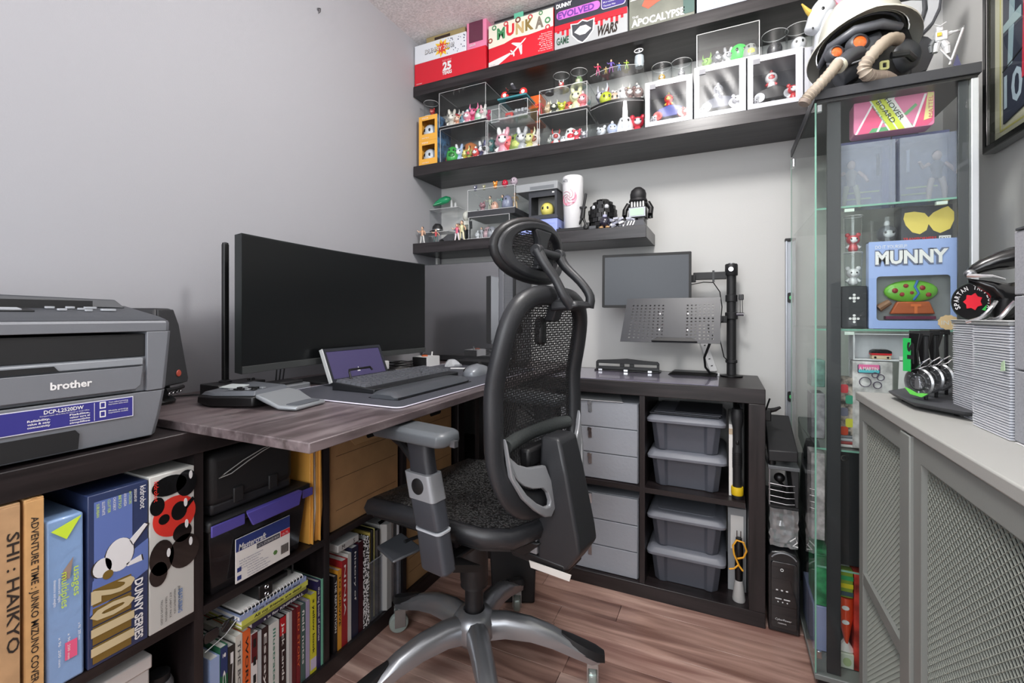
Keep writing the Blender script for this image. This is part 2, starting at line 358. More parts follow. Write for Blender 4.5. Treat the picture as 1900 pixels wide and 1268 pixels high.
# white/red/black carton
t = thing('toy_display_carton', 'white toy carton with glossy black blobs on a red disc marked FEATURING', 'toy box', (.25, -1.56, .4055))
part('carton_body', MB().box(.06, .3975, -1.607, -1.5235, .4055, .7165), mat((196, 196, 192), .45), t, bevel=.0015)
M = FRX(.398, -1.5615, 0); blob = mat((14, 14, 16), .15, coat=.6); redm = mat((206, 50, 40), .4)
decal(circ(.0, .625, .040, 32), M, redm, t, 'red_disc', d=.0006)
for pts in (circ(-.010, .69, .032, 22, .020), circ(.022, .685, .020, 22, .027), circ(-.032, .655, .013, 18, .018), circ(.008, .632, .015, 18, .019), [(.018, .640), (.034, .652), (.038, .646), (.022, .630)],
            circ(-.02, .625, .010), circ(.014, .585, .018, 22, .019), circ(-.024, .55, .022, 22, .035), circ(.018, .545, .029, 26, .034), circ(-.03, .52, .016, 20, .024)):
    decal(pts, M, blob, t, 'emblem', d=.0010)
for a, b in ((.030, .70), (.022, .60), (.030, .56), (-.012, .555), (.02, .645)): decal(circ(a, b, .0035, 10, .009), M, WHITE, t, 'glint', d=.0014)
text('kidrobot', VR(.3995, -1.600, .706), .008, redm, t, w=.040, bold=.01)
text('FEATURING', VR(.399, -1.556, .47), .008, mat((90, 130, 190), .5), t, w=.048, bold=.01)
for i, s in enumerate(('JERMAINE ROGERS', 'HARADAM JMALMO SUETA', 'KIT LABOY PACE', 'TARA McPHERSON', 'TRICLOPS STUDIO')):
    text(s, VR(.399, -1.556-i*.008, .478-i*.003), .0036, INK, t, w=.05)
# lower bay A: grey-white box and grey cylinder
t = thing('storage_box', 'plain light grey box low in the left unit', 'box', (.25, -1.65, .05))
part('box_body', MB().box(.08, .37, -1.80, -1.592, .051, .345), mat((196, 192, 190), .6), t, bevel=.004); part('lid', MB().box(.077, .373, -1.803, -1.589, .325, .352), mat((204, 200, 198), .6), t, bevel=.003)
t = thing('cable_drum', 'dark grey round canister low beside the light grey box', 'canister', (.33, -1.556, .05))
part('drum', MB().lathe([(.024, .0), (.026, .003), (.026, .20), (.022, .21)], 28, (.33, -1.556, .051)), mat((112, 112, 116), .4), t); part('cap', MB().lathe([(.02, 0), (.02, .015), (.0, .018)], 24, (.33, -1.556, .261)), BLK, t)
# bay B upper: black case over a lidded bin
PUR = mat((84, 76, 160), .4, coat=.2)
t = thing('equipment_case', 'soft black case with pale cord loop on top of the lidded bin', 'case', (.24, -1.36, .59))
part('case_body', MB().box(.07, .385, -1.487, -1.265, .602, .725), mat((24, 24, 26), .6), t, bevel=.02, seg=4); part('lower_shell', MB().box(.075, .38, -1.48, -1.27, .583, .612), mat((38, 38, 42), .5), t, bevel=.008)
for yy in (-1.42, -1.33): part('latch', MB().box(.384, .390, yy-.012, yy+.012, .60, .635), BLK, t, bevel=.002)
part('cord_loop', MB().tube([(.387, -1.465, .668), (.392, -1.44, .672), (.394, -1.40, .69), (.394, -1.36, .704), (.394, -1.325, .712), (.392, -1.36, .709), (.391, -1.41, .694), (.389, -1.455, .674)], .0012, 6, closed=True), mat((150, 150, 148), .6), t)
t = thing('lidded_bin', 'smoky plastic bin with purple handles and white Mastercraft label', 'storage bin', (.24, -1.36, .4055))
smoke = clear((.42, .40, .42), .06, 1.2, .08, 'smoky_plastic', haze=.22, hcol=(.06, .055, .06))
b0, b1 = (.10, .375, -1.475, -1.245), (.085, .392, -1.49, -1.232)
mb = MB(); q = lambda r, z, e=0: [(r[0]+e, r[2]+e, z), (r[1]-e, r[2]+e, z), (r[1]-e, r[3]-e, z), (r[0]+e, r[3]-e, z)]
mb.loft([q(b0, .409, .003), q(b1, .56, .003), q(b1, .56), q(b0, .406)]); part('bin_shell', mb, smoke, t, bevel=.003)
part('lid', MB().box(.08, .400, -1.495, -1.225, .556, .581), BLK, t, bevel=.006)
for a, b, z0, z1 in ((-1.492, -1.415, .548, .573), (-1.255, -1.222, .548, .57)): part('lid_rim', MB().box(.4005, .405, a, b, z0, z1), PUR, t, bevel=.002)
part('clip_handle', MB().loft([[(.403, -1.412, .578), (.403, -1.268, .578), (.413, -1.262, .575), (.413, -1.418, .575)], [(.405, -1.40, .54), (.405, -1.272, .54), (.413, -1.272, .54), (.413, -1.40, .54)]]), PUR, t, bevel=.002)
lab = part('paper_label', MB().box(.3905, .3925, -1.43, -1.285, .412, .515), PAPER, t, bevel=.0005); M = FRX(.3927, -1.3575, 0)
BLU = mat((40, 56, 120), .5); decal(rect(-.072, .485, .072, .5145), M, BLU, lab); decal(rect(.045, .470, .072, .484), M, RED, lab); decal(rect(-.02, .47, .043, .482), M, mat((60, 62, 76), .5), lab)
text('Mastercraft', M @ Matrix.Translation((-.066, .487, .0005)), .014, WHITE, lab, w=.07, bold=.02, shear=.2); text('12.7 L STORAGE BOX', M @ Matrix.Translation((-.018, .473, .0005)), .006, WHITE, lab, w=.058)
text('16.7L', M @ Matrix.Translation((.048, .473, .0005)), .006, WHITE, lab, w=.02)
for i in range(8): text('clear body snug lid heavy duty' if i % 2 else 'boite de rangement transparente', M @ Matrix.Translation((-.064+(.02 if i > 3 else 0), .460-i*.0062, .0)), .0028, BLU, lab, w=.06-.006*(i % 3))
for i in range(9): decal(rect(.046+i*.0025, .425, .0472+i*.0025+(.0006 if i % 2 else 0), .447), M, INK, lab, 'bar')
decal(rect(-.069, .437, -.059, .447), M, BLU, lab); decal(rect(-.069, .418, -.059, .428), M, BLU, lab); decal(circ(.03, .438, .006, 6), M, mat((90, 130, 70), .5), lab)
t = thing('toiletries_pouch', 'reddish bundle seen through the smoky bin', 'pouch', (.33, -1.43, .41)); part('bundle', MB().ell((.33, -1.425, .465), .03, .035, .053), mat((120, 62, 58), .7, bump=.5, bscale=60), t); part('tie', MB().lathe([(.036, 0), (.038, .004), (.036, .008)], 16, (.33, -1.425, .465)), SILVER, t)
AMB = mat((206, 150, 66), .6, bump=.3, bscale=25)
for i, (a, b, m, nm, lb_) in enumerate(((-1.221, -1.207, AMB, 'padded_envelope', 'thick amber padded envelope on edge right of the lidded bin'), (-1.206, -1.2015, PAPER, 'document_sleeve', 'white document edge between two amber envelopes'),
                                        (-1.2005, -1.1775, mat((214, 160, 78), .6, bump=.3, bscale=25), 'padded_envelope', 'amber envelope on edge against the divider'))):
    t = thing(nm, lb_, 'envelope', (.25, (a+b)/2, .4055)); z1 = .728
    part('envelope_body', MB().loft([[(.09, a+.003, .4055), (.386, a+.003, .4055), (.386, b-.002, .4055), (.09, b-.002, .4055)], [(.088, a, .5), (.392, a, .5), (.392, b, .5), (.088, b, .5)], [(.088, a+.004, z1), (.388, a+.004, z1), (.388, b-.001, z1), (.088, b-.001, z1)]]), m, t, bevel=.002)
    if i != 1: part('sealed_edge', MB().box(.386, .396, (a+b)/2-.0006, (a+b)/2+.0006, .407, z1-.002), m, t)

# ---- books
def book(y0, y1, z0, z1, col, lab, spine='', tc=WHITE, x1=.39, depth=.15, th=None, band=None, group=None, tw=None):
    t = thing('book', lab, 'book', (x1-depth/2, (y0+y1)/2, z0), 0, group); m = mat(col, .4, coat=.15)
    c = .0012; w_ = y1-y0
    part('cover', MB().box(x1-depth, x1, y0, y0+c, z0, z1).box(x1-depth, x1, y1-c, y1, z0, z1).box(x1-c, x1, y0+c, y1-c, z0, z1), m, t)
    part('pages', MB().box(x1-depth+.003, x1-c, y0+c, y1-c, z0+.002, z1-.003), PAPER, t)
    if band: decal(rect(y0+.0004, band[1], y1-.0004, band[2]), frm((x1, 0, 0), *FX), mat(band[0], .5), t, 'spine_band')
    if spine: h = min(.007, w_*.5); text(spine, VR(x1+.0005, (y0+y1)/2-h/2*.95, z1-.015), h, tc, t, w=tw or min(.15, (z1-z0)*.7), bold=.01)
    return t
YB = lambda u, v=1150: at(u, v, X=.39).y
DKI = mat((20, 18, 18), .6); MAR = (94, 20, 26)
rowB = [(390, 408, .272, (150, 170, 210), 'pale blue framed-cover book leftmost in the lower row', '', WHITE, None),
 (408.5, 423, .285, (24, 96, 62), 'green-spined book with white marks near the row left end', '! GO', WHITE, ((40, 54, 100), .22, .284)),
 (423.5, 436.5, .275, (46, 42, 40), 'dark photo-covered book beside the green spine', 'N', WHITE, None),
 (437, 450, .288, (206, 204, 196), 'thick white book left of the orange spine', 'THE BOOK', mat((90, 90, 90)), None),
 (450.5, 465, .288, (224, 104, 48), 'orange-spined book with black WORLD lettering', 'WORLD', DKI, None),
 (466, 478, .27, (226, 222, 220), 'white and dark red book with black bars on the spine', 'IIII', DKI, (MAR, .2, .268)),
 (479, 485.5, .265, (190, 194, 196), 'slim grey-white book beside the barred spine', '', WHITE, None),
 (486, 498, .265, (52, 34, 34), 'dark brown book with small pale title', 'Essays', PAPER, None),
 (499, 518, .262, (214, 214, 210), 'thick white book with green title under the KNIFEBALL book', 'Illustrated', mat((70, 130, 110)), None),
 (519, 531, .262, (40, 24, 26), 'dark book with red head band beside the thick white one', 'Jack Lands', PAPER, ((180, 26, 34), .215, .26)),
 (532, 537, .262, (220, 220, 218), 'thin white booklet in the middle of the lower row', '', WHITE, None),
 (537.5, 542, .26, (180, 176, 176), 'thin grey booklet in the middle of the lower row', '', WHITE, None),
 (542.5, 549.5, .26, MAR, 'wine red book with no title showing', '', WHITE, None),
 (550, 557.5, .26, (120, 26, 34), 'wine red book with orange title', 'RED STORY', mat((224, 110, 60)), None),
 (558, 567, .258, (70, 96, 92), 'grey-green book with small title', 'field notes', PAPER, None),
 (567.5, 575, .258, (168, 158, 188), 'lilac book beside the yellow one', '', WHITE, None),
 (576, 587.5, .268, (210, 204, 52), 'bright yellow book with thin dark title', 'a yellow book', DKI, ((200, 190, 214), .06, .09)),
 (588, 595, .292, (44, 38, 84), 'tall indigo book beside the yellow one', 'the big book of stories', WHITE, None),
 (596, 601.5, .292, (120, 186, 160), 'tall mint green book at the row right end', '', WHITE, None)]
for (a, b, z1, col, lab, sp, tc, band) in rowB: book(YB(a), YB(b)-.0006, .0505, z1, col, lab, sp, tc, band=band)
def flatbook(y0, y1, z0, z1, col, lab, s='', tc=DKI, x1=.40, depth=.15):
    t = thing('book', lab, 'book', (x1-depth/2, (y0+y1)/2, z0)); m = mat(col, .4, coat=.15); c = .0012
    part('cover', MB().box(x1-depth, x1, y0, y1, z0, z0+c).box(x1-depth, x1, y0, y1, z1-c, z1).box(x1-c, x1, y0, y1, z0+c, z1-c), m, t)
    part('pages', MB().box(x1-depth+.002, x1-c, y0+.002, y1-.002, z0+c, z1-c), PAPER, t)
    if s: text(s, FRX(x1+.0004, y0+.03, z0+(z1-z0)*.22), (z1-z0)*.5, tc, t, w=(y1-y0)*.72, bold=.015)
flatbook(-1.395, -1.235, .2885, .301, (40, 34, 60), 'dark navy KNIFEBALL book lying lowest on the row of books', 'a is for KNIFEBALL', WHITE)
flatbook(-1.42, -1.24, .3012, .309, (150, 152, 70), 'olive green slim book lying on the KNIFEBALL book')
flatbook(-1.42, -1.235, .3092, .3225, (200, 202, 90), 'yellow book All my friends are dead lying in the pile', 'All my friends are dead', DKI)
flatbook(-1.425, -1.24, .3227, .3345, (150, 164, 200), 'light blue book lying on the yellow book', 'All my friends are still dead', INK)
t = thing('spiral_notebook', 'black notebook with white spiral lying on top of the book pile', 'notebook', (.32, -1.33, .335))
part('cover', MB().box(.26, .395, -1.42, -1.245, .3347, .3375), BLACK, t); part('pages', MB().box(.262, .392, -1.418, -1.247, .3375, .3425), PAPER, t)
for i in range(18): part('spiral_ring', MB().tube([(.395+.006*math.cos(a), -1.415+i*.0096, .339+.006*math.sin(a)) for a in [k*math.pi/4 for k in range(8)]], .0009, 5, closed=True), WHITE, t)
t = thing('hole_punch', 'black desk punch with two chrome rings standing on the notebook', 'punch', (.36, -1.35, .343))
part('punch_body', MB().box(.33, .398, -1.375, -1.338, .343, .378), BLACK, t, bevel=.003); part('lever', MB().box(.34, .38, -1.345, -1.28, .352, .366), BLACK, t, bevel=.003)
for zz in (.352, .369): part('rivet_ring', MB().at(FRX(.3985, -1.356, zz)).tube([(.0045*math.cos(a), .0045*math.sin(a), .001) for a in [k*math.pi/5 for k in range(10)]], .0014, 6, closed=True), CHROME, t)
part('belt_loop', MB().tube([(.37, -1.285, .36), (.37, -1.275, .378), (.37, -1.262, .379), (.37, -1.258, .365), (.37, -1.26, .346)], .003, 6), BLK, t)
t = thing('safety_goggles', 'dark goggles with thin frame lying on the left end of the books', 'goggles', (.33, -1.46, .29))
for yy in (-1.475, -1.435): part('lens', MB().at(FRX(.375, yy, .318)).rrect(.034, .026, .009, 0, .003), mat((24, 26, 30), .1, coat=.5), t, bevel=.001); 
part('nose_bridge', MB().tube([(.377, -1.459, .322), (.381, -1.455, .325), (.377, -1.451, .322)], .002, 6), BLK, t)
part('temple_arm', MB().tube([(.374, -1.42, .32), (.33, -1.418, .316), (.27, -1.42, .29)], .002, 6), BLK, t)
part('wire_arm', MB().tube([(.378, -1.49, .29), (.385, -1.45, .305), (.388, -1.42, .33), (.38, -1.41, .338)], .0013, 6), CHROME, t)
# bay C lower
rowC = [(619, 626, .275, (24, 22, 24), 'black book with pale title at left end of the second row', 'THE REPUTATION', PAPER), (626.5, 634, .285, (214, 150, 50), 'orange-yellow book in the second row', 'TO SURVIVE', DKI),
 (634.5, 645, .305, (156, 34, 38), 'red book with NINJA title', 'NINJA', PAPER), (645.5, 652, .315, (200, 198, 192), 'cream slim book beside the red NINJA book', '', WHITE),
 (653, 665, .325, (34, 36, 58), 'large navy blue book in the second row', 'history of', PAPER), (666, 674, .33, (60, 18, 28), 'maroon book between navy and marbled spines', '', WHITE), (675, 685.5, .33, (176, 176, 176), 'marbled grey composition notebook', '', WHITE)]
for (a, b, z1, col, lab, sp, tc) in rowC: book(YB(a, 1050), YB(b, 1050)-.0006, .0505, z1, col, lab, sp, tc, depth=.2)
for c in list(C.objects):
    if c.name.startswith('cover') and c.parent and c.parent.get('label', '').startswith('marbled'):
        mm = bpy.data.materials.new('marbling'); mm.use_nodes = True; nt = mm.node_tree; n = nt.nodes.new('ShaderNodeTexNoise'); n.inputs['Scale'].default_value = 180
        r = nt.nodes.new('ShaderNodeValToRGB'); r.color_ramp.elements[0].position = .48; r.color_ramp.elements[1].position = .52; tcn = nt.nodes.new('ShaderNodeTexCoord')
        nt.links.new(tcn.outputs['Object'], n.inputs['Vector']); nt.links.new(n.outputs['Fac'], r.inputs[0]); nt.links.new(r.outputs[0], nt.nodes['Principled BSDF'].inputs['Base Color']); c.data.materials[0] = mm
YC = lambda u: at(u, 1050, X=.39).y
t = thing('magazine_holder', 'clear plastic magazine holder full of papers in the left unit', 'magazine holder', (.25, -.91, .05))
a, b = YC(687), -.831; pl = clear((.86, .87, .9), .08, 1.4, .06, 'clear_holder', haze=.12, hcol=(.5, .52, .56))
part('holder_shell', MB().box(.385, .388, a, b, .0505, .24).loft([[(.10, y, .0505), (.385, y, .0505), (.385, y, .24), (.10, y, .34)] for y in (a, a+.002)]).loft([[(.10, y, .0505), (.385, y, .0505), (.385, y, .24), (.10, y, .34)] for y in (b-.002, b)]), pl, t)
part('rim', MB().tube([(.387, a, .24), (.387, b, .24)], .0018, 6), mat((150, 152, 156), .3), t)
for i, (ua, ub, z1, col, nm, lab) in enumerate(((688, 691, .335, (190, 170, 90), 'folder', 'yellowish folder edge at left of the magazine holder'), (692, 696, .34, (20, 20, 20), 'folder', 'black folder edge in the magazine holder'),
    (697, 699, .34, (196, 190, 120), 'folder', 'pale yellow paper edge in the magazine holder'), (700, 707, .33, (22, 22, 24), 'folder', 'thick black binder in the magazine holder'),
    (708, 727, .34, (160, 160, 158), 'magazine', 'thick grey magazine curved in the holder'), (728, 733, .338, (206, 206, 204), 'magazine', 'white magazine right of the grey one'), (735, 738, .345, (70, 72, 76), 'magazine', 'dark slim magazine in the holder'), (740, 749, .34, (196, 198, 204), 'magazine', 'pale magazine at right end of the holder'))):
    y0, y1 = YC(ua), min(YC(ub), -.8335); t = thing(nm, lab, 'papers', (.25, (y0+y1)/2, .053))
    part('sheets', MB().box(.13, .380, y0+.0006, y1, .053, z1), mat(col, .5, coat=.2), t); part('fold', MB().tube([(.3805, (y0+y1)/2, .054), (.3805, (y0+y1)/2, z1)], max(.0008, (y1-y0)*.45), 6), mat(col, .4, coat=.2), t)
t = thing('white_box_file', 'flat white box lettered M and S lying over the second row', 'box', (.3, -1.08, .34))
part('box_body', MB().box(.2, .385, -1.115, -1.03, .333, .3545), mat((190, 190, 188), .6), t, bevel=.002)
text('M', FRX(.3855, -1.10, .338), .012, INK, t); text('S', FRX(.3855, -1.055, .338), .012, INK, t)
# banker boxes
kraft = mat((160, 124, 84), .85, bump=.1, var=.08, vscale=20); hole = mat((10, 9, 8), .9)
def banker(y0, y1, z0, z1, lab, x1=.385):
    t = thing('archive_box', lab, 'cardboard box', ((x1+.09)/2, (y0+y1)/2, z0)); c = (y0+y1)/2
    part('box_body', MB().box(.09, x1, y0, y1, z0, z1-.002), kraft, t, bevel=.002)
    lid = part('lid_flap', MB().loft([[(x1+.0005, y0+.02, z1-.004), (x1+.0005, y1-.02, z1-.004), (x1+.003, y1-.02, z1-.004), (x1+.003, y0+.02, z1-.004)], [(x1+.0005, c-.055, z1-.085), (x1+.0005, c+.055, z1-.085), (x1+.003, c+.055, z1-.085), (x1+.003, c-.055, z1-.085)]]), mat((172, 136, 94), .85), t, bevel=.001)
    part('hand_hole', MB().at(FRX(x1+.0032, c+.03, z1-.065)).rrect(.075, .022, .01, 0, .0008), hole, t)
    ln = mat((90, 66, 44), .9)
    for zz in (z0+.055, (z0+z1)/2-.01, z1-.10): decal(rect(-(y1-y0)/2+.02, zz, (y1-y0)/2-.012, zz+.0016), FRX(x1+.0003, c, 0), ln, t, 'printed_line')
    return t
banker(-1.143, -.843, .4055, .72, 'brown archive box with dark hand hole in the left unit, nearer one')
banker(-.80, -.50, .4055, .72, 'brown archive box at the far end of the left unit')
banker(-.80, -.50, .0505, .28, 'low brown archive box under the desk behind the chair base')
# ================================================================ contents of the back unit
FRY = lambda x, y, z: frm((x, y, z), *FY)
gcard = mat((158, 162, 170), .6, bump=.35, bscale=90); YEL = mat((226, 190, 30), .45)
def drawers(z0, z1, x0, x1, lab, tops):
    t = thing('drawer_box', lab, 'drawers', ((x0+x1)/2, -.22, z0)); n = 3; h = (z1-z0)/3
    part('box_body', MB().box(x0, x1, -.372, -.04, z0, z1), gcard, t, bevel=.0015)
    for k in range(n):
        d = part('drawer', MB().box(x0+.002, x1-.002, -.382, -.3725, z0+.002+k*h, z0+(k+1)*h-.0015), gcard, t, bevel=.0012)
        c = (x0+x1)/2-.03; zz = z0+k*h+h-.012
        part('pull_tab', MB().box(c-.008, c+.008, -.392, -.383, zz-.004, zz+.010).box(c-.007, c+.007, -.3845, -.3825, zz-.032, zz), CHROME, d, bevel=.0008)
    return t
drawers(.4055, .705, .822, 1.1255, 'grey three-drawer box with chrome tabs in the upper opening', 0)
drawers(.0505, .350, .822, 1.1255, 'grey three-drawer box with chrome tabs in the lower opening', 0)
t = thing('loose_sheet', 'pale grey sheet lying tilted on the upper drawer box', 'paper', (.95, -.3, .706)); part('sheet', MB().loft([[(.83, -.39, .7065), (1.07, -.385, .7065), (1.02, -.2, .7065), (.83, -.2, .7065)], [(.83, -.39, .7085), (1.07, -.385, .7085), (1.02, -.2, .7085), (.83, -.2, .7085)]]), mat((200, 202, 204), .6), t)
tg = mat((84, 87, 96), .42, bump=.1, bscale=300); tl = mat((116, 119, 128), .42, bump=.1, bscale=300)
def tote(z0, lab, dx=0, rz=0):
    t = thing('lidded_tote', lab, 'storage bin', (1.288+dx, -.215, z0), rz, 'grey lidded totes'); H = .118
    W, D = .245, .30; w2, d2 = .216, .27
    def ring(w, d, z, ind):   # plan outline with two recessed bays on the front and back
        a, b = w/2, d/2; r = .018; i = ind; e = .085
        P = [(-a, -b+r), (-a+r, -b), (-e+.012, -b), (-e+.022, -b+i), (e-.022, -b+i), (e-.012, -b), (a-r, -b), (a, -b+r), (a, b-r), (a-r, b), (-a+r, b), (-a, b-r)]
        return [(x, y, z) for x, y in P]
    part('tote_body', MB().loft([ring(w2-.004, d2-.004, 0, .006), ring(w2, d2, .006, .008), ring(W-.008, D-.006, H-.016, .012), ring(W-.004, D-.004, H-.002, .012)]), tg, t, False, bevel=.002)
    l = MB(); l.loft([[(x, y, H-.014) for x, y in rr(W+.022, D+.02, .02)], [(x, y, H-.004) for x, y in rr(W+.024, D+.022, .02)], [(x, y, H+.009) for x, y in rr(W+.004, D+.004, .022)], [(x, y, H+.013) for x, y in rr(W-.01, D-.01, .02)]])
    part('lid', l, tl, t, False, bevel=.0012)
    part('lid_panel', MB().rrect(W-.05, D-.05, .015, H+.0125, H+.015), tl, t, False)
    return t
tote(.4055, 'grey lidded tote, lower of the upper opening, second from top', .002); tote(.5385, 'grey lidded tote on top of the upper stack under dark papers', 0)
tote(.0505, 'grey lidded tote at the very bottom of the back unit', .0); tote(.1835, 'grey lidded tote on top of the lower stack', .001)
t = thing('folded_papers', 'dark folded papers lying on the topmost tote', 'papers', (1.28, -.25, .672))
for i, (a, b, c_) in enumerate(((1.165, 1.40, (62, 64, 70)), (1.18, 1.405, (92, 94, 102)), (1.25, 1.41, (44, 46, 52)))): part('sheet', MB().box(a, b, -.365+.01*i, -.12, .674+i*.0035, .6768+i*.0035), mat(c_, .5), t, bevel=.0008)
t = thing('flashlight', 'long black flashlight standing beside the upper totes with yellow ring', 'flashlight', (1.457, -.36, .4055))
part('barrel', MB().lathe([(.014, .03), (.0145, .035), (.0145, .10), (.0155, .105), (.0155, .17), (.0145, .175), (.0145, .24), (.019, .265), (.019, .295), (.0175, .30), (.0175, .308)], 24, (1.457, -.362, .4055)), BLK, t)
part('yellow_ring', MB().lathe([(.0185, .012), (.0195, .016), (.0195, .036), (.0185, .04)], 24, (1.457, -.362, .4055)), YEL, t); part('tail_cap', MB().lathe([(.017, 0), (.018, .004), (.018, .012)], 24, (1.457, -.362, .4055)), BLK, t)
part('knurled_grip', MB().lathe([(.0152+.0008*(k % 2), .115+k*.004) for k in range(12)], 24, (1.457, -.362, .4055)), BLACK, t); part('switch', MB().ell((1.457, -.3785, .60), .005, .003, .008), BLACK, t)
t = thing('document_file', 'white document file standing behind the flashlight', 'file', (1.443, -.2, .4055)); part('file_body', MB().box(1.431, 1.445, -.35, -.06, .4055, .655), PAPER, t, bevel=.001); part('spine_tape', MB().box(1.4312, 1.4448, -.3508, -.350, .62, .64), mat((196, 176, 150), .6), t)
t = thing('document_file', 'black folder standing behind the upper totes', 'file', (1.475, -.2, .4055)); part('file_body', MB().box(1.4475, 1.462, -.33, -.06, .4055, .70), BLK, t, bevel=.001); part('edge', MB().box(1.468, 1.474, -.33, -.06, .4055, .71), mat((120, 122, 126), .5), t)
t = thing('box_file', 'grey-white box file in the lower right opening', 'file', (1.45, -.2, .0505)); part('file_body', MB().box(1.428, 1.487, -.30, -.06, .0505, .345), mat((150, 152, 154), .6), t, bevel=.001); part('file_label', MB().box(1.437, 1.478, -.3015, -.3003, .20, .32), PAPER, t); part('file_seam', MB().box(1.456, 1.458, -.302, -.3003, .052, .195), BLK, t)
t = thing('walking_stick', 'black baton with pale rubber foot and orange wrist cord', 'stick', (1.462, -.355, .0505))
c0 = (1.462, -.355, .0505); part('shaft', MB().lathe([(.011, .055), (.0125, .08), (.0125, .15), (.014, .155), (.014, .19), (.010, .2), (.010, .215)], 18, c0), BLACK, t); part('rubber_foot', MB().lathe([(.020, 0), (.021, .006), (.015, .05), (.0125, .07)], 20, c0), mat((176, 176, 174), .6), t)
for a in (-.006, .006): part('prong', MB().cyl((1.462+a, -.355, .265), (1.462+a, -.355, .29), .0016, n=6), CHROME, t)
part('wrist_cord', MB().tube([(1.458, -.37, .2), (1.476, -.375, .21), (1.485, -.377, .235), (1.476, -.377, .262), (1.455, -.377, .266), (1.443, -.377, .245), (1.447, -.377, .215), (1.462, -.377, .18), (1.474, -.377, .165)], .0032, 8), mat((232, 166, 44), .6), t)
part('cord_tail', MB().tube([(1.462, -.379, .185), (1.447, -.379, .168), (1.432, -.379, .163)], .0028, 8), mat((232, 166, 44), .6), t)
# ================================================================ on top of the back unit
t = thing('top_pad', 'glossy purplish desk pad on the back unit top', 'desk pad', (1.09, -.22, .79)); part('pad', MB().box(.775, 1.398, -.385, -.05, .7902, .7922), mat((122, 116, 134), .25, coat=.5), t)
t = thing('bar_stand', 'long black slotted stand lying by the wall', 'stand', (1.035, -.11, .79)); k = .7925
part('base_plate', MB().box(.895, 1.17, -.135, -.055, k, k+.006), BLACK, t, bevel=.002)
mb = MB().at(FRY(1.033, -.105, k+.006)); O = [(-.135, .0), (-.135, .032), (-.128, .040), (-.07, .043), (0, .049), (.07, .043), (.128, .040), (.135, .032), (.135, 0)]
mb.prism([(-.135, 0), (.135, 0), (.135, .014), (-.135, .014)], 0, .012); mb.prism([(-.135, .026), (.135, .026)]+O[7:8]+O[6:7]+O[5:6]+O[4:5]+O[3:4]+O[2:3]+O[1:2], 0, .012)
for a, b in ((-.135, -.125), (-.03, -.012), (.012, .03), (.125, .135)): mb.prism(rect(a, .014, b, .026), 0, .012)
part('slotted_bar', mb, BLACK, t, bevel=.001)
for a in (-.11, .0, .10): part('foot_clip', MB().cb((1.033+a, -.137, k+.006), (.016, .006, .008)), CHROME, t)
t = thing('sleeve_tray', 'flat black sleeve lying between stand and pole', 'tray', (1.3, -.1, .79)); part('tray_body', MB().taper((1.205, 1.388, -.15, -.06), (1.225, 1.388, -.135, -.06), k, k+.013), BLACK, t, bevel=.002)
part('end_connector', MB().cb((1.392, -.12, k+.007), (.014, .016, .013)), WHITE, t, bevel=.001)
PX, PY = 1.442, -.085
t = thing('monitor_arm_pole', 'black clamp-mounted pole with collars and jointed arm on the back unit', 'monitor stand', (PX, PY, .79))
part('grommet_plate', MB().lathe([(.040, 0), (.042, .002), (.042, .005), (.022, .008), (.0, .008)], 32, (PX, PY, .7905)), BLACK, t); part('pole', MB().lathe([(.0175, .007), (.0175, .44)], 28, (PX, PY, .79)), BLK, t)
part('top_cap', MB().lathe([(.0215, .405), (.0235, .408), (.0235, .448), (.021, .452), (.0, .452)], 28, (PX, PY, .79)), BLK, t, smooth=50)
part('top_cap_disc', MB().lathe([(.012, 0), (.012, .003), (.0, .004)], 20, (PX, PY, 1.242)), SILVER, t)
part('thumb_screw', MB().cyl((PX-.002, PY-.024, 1.218), (PX-.002, PY-.042, 1.218), .009, n=10).cyl((PX+.02, PY-.02, 1.04), (PX+.045, PY-.03, 1.04), .007, n=10), CHROME, t)
for zz, rr_ in ((1.10, .022), (1.03, .0235), (.855, .022)): part('collar', MB().lathe([(rr_-.002, 0), (rr_, .002), (rr_, .026 if zz != .855 else .010), (rr_-.002, .028 if zz != .855 else .012)], 28, (PX, PY, zz-.01)), BLK, t)
part('tool_holder', MB().cb((PX+.035, PY, 1.108), (.018, .02, .022)), BLACK, t, bevel=.002)
for a in (-.004, .004): part('hex_key', MB().tube([(PX+.035+a, PY, 1.12), (PX+.036+a, PY, 1.045)], .0015, 6), CHROME, t)
part('upper_arm', MB().box(1.30, PX-.018, PY-.010, PY+.010, 1.182, 1.212), BLK, t, bevel=.002); part('arm_strap', MB().box(1.372, 1.380, PY-.012, PY+.012, 1.172, 1.218), BLACK, t)
part('fore_arm', MB().box(1.11, 1.135, -.142, -.10, 1.165, 1.19).box(1.13, 1.31, PY-.02, PY-.002, 1.172, 1.202), BLK, t, bevel=.002)
part('tray_arm', MB().cb((PX-.03, PY-.02, 1.02), (.03, .04, .028)).box(1.25, PX-.03, PY-.05, PY-.03, 1.01, 1.028).box(1.23, 1.26, -.29, -.10, 1.01, 1.028), BLK, t, bevel=.002)
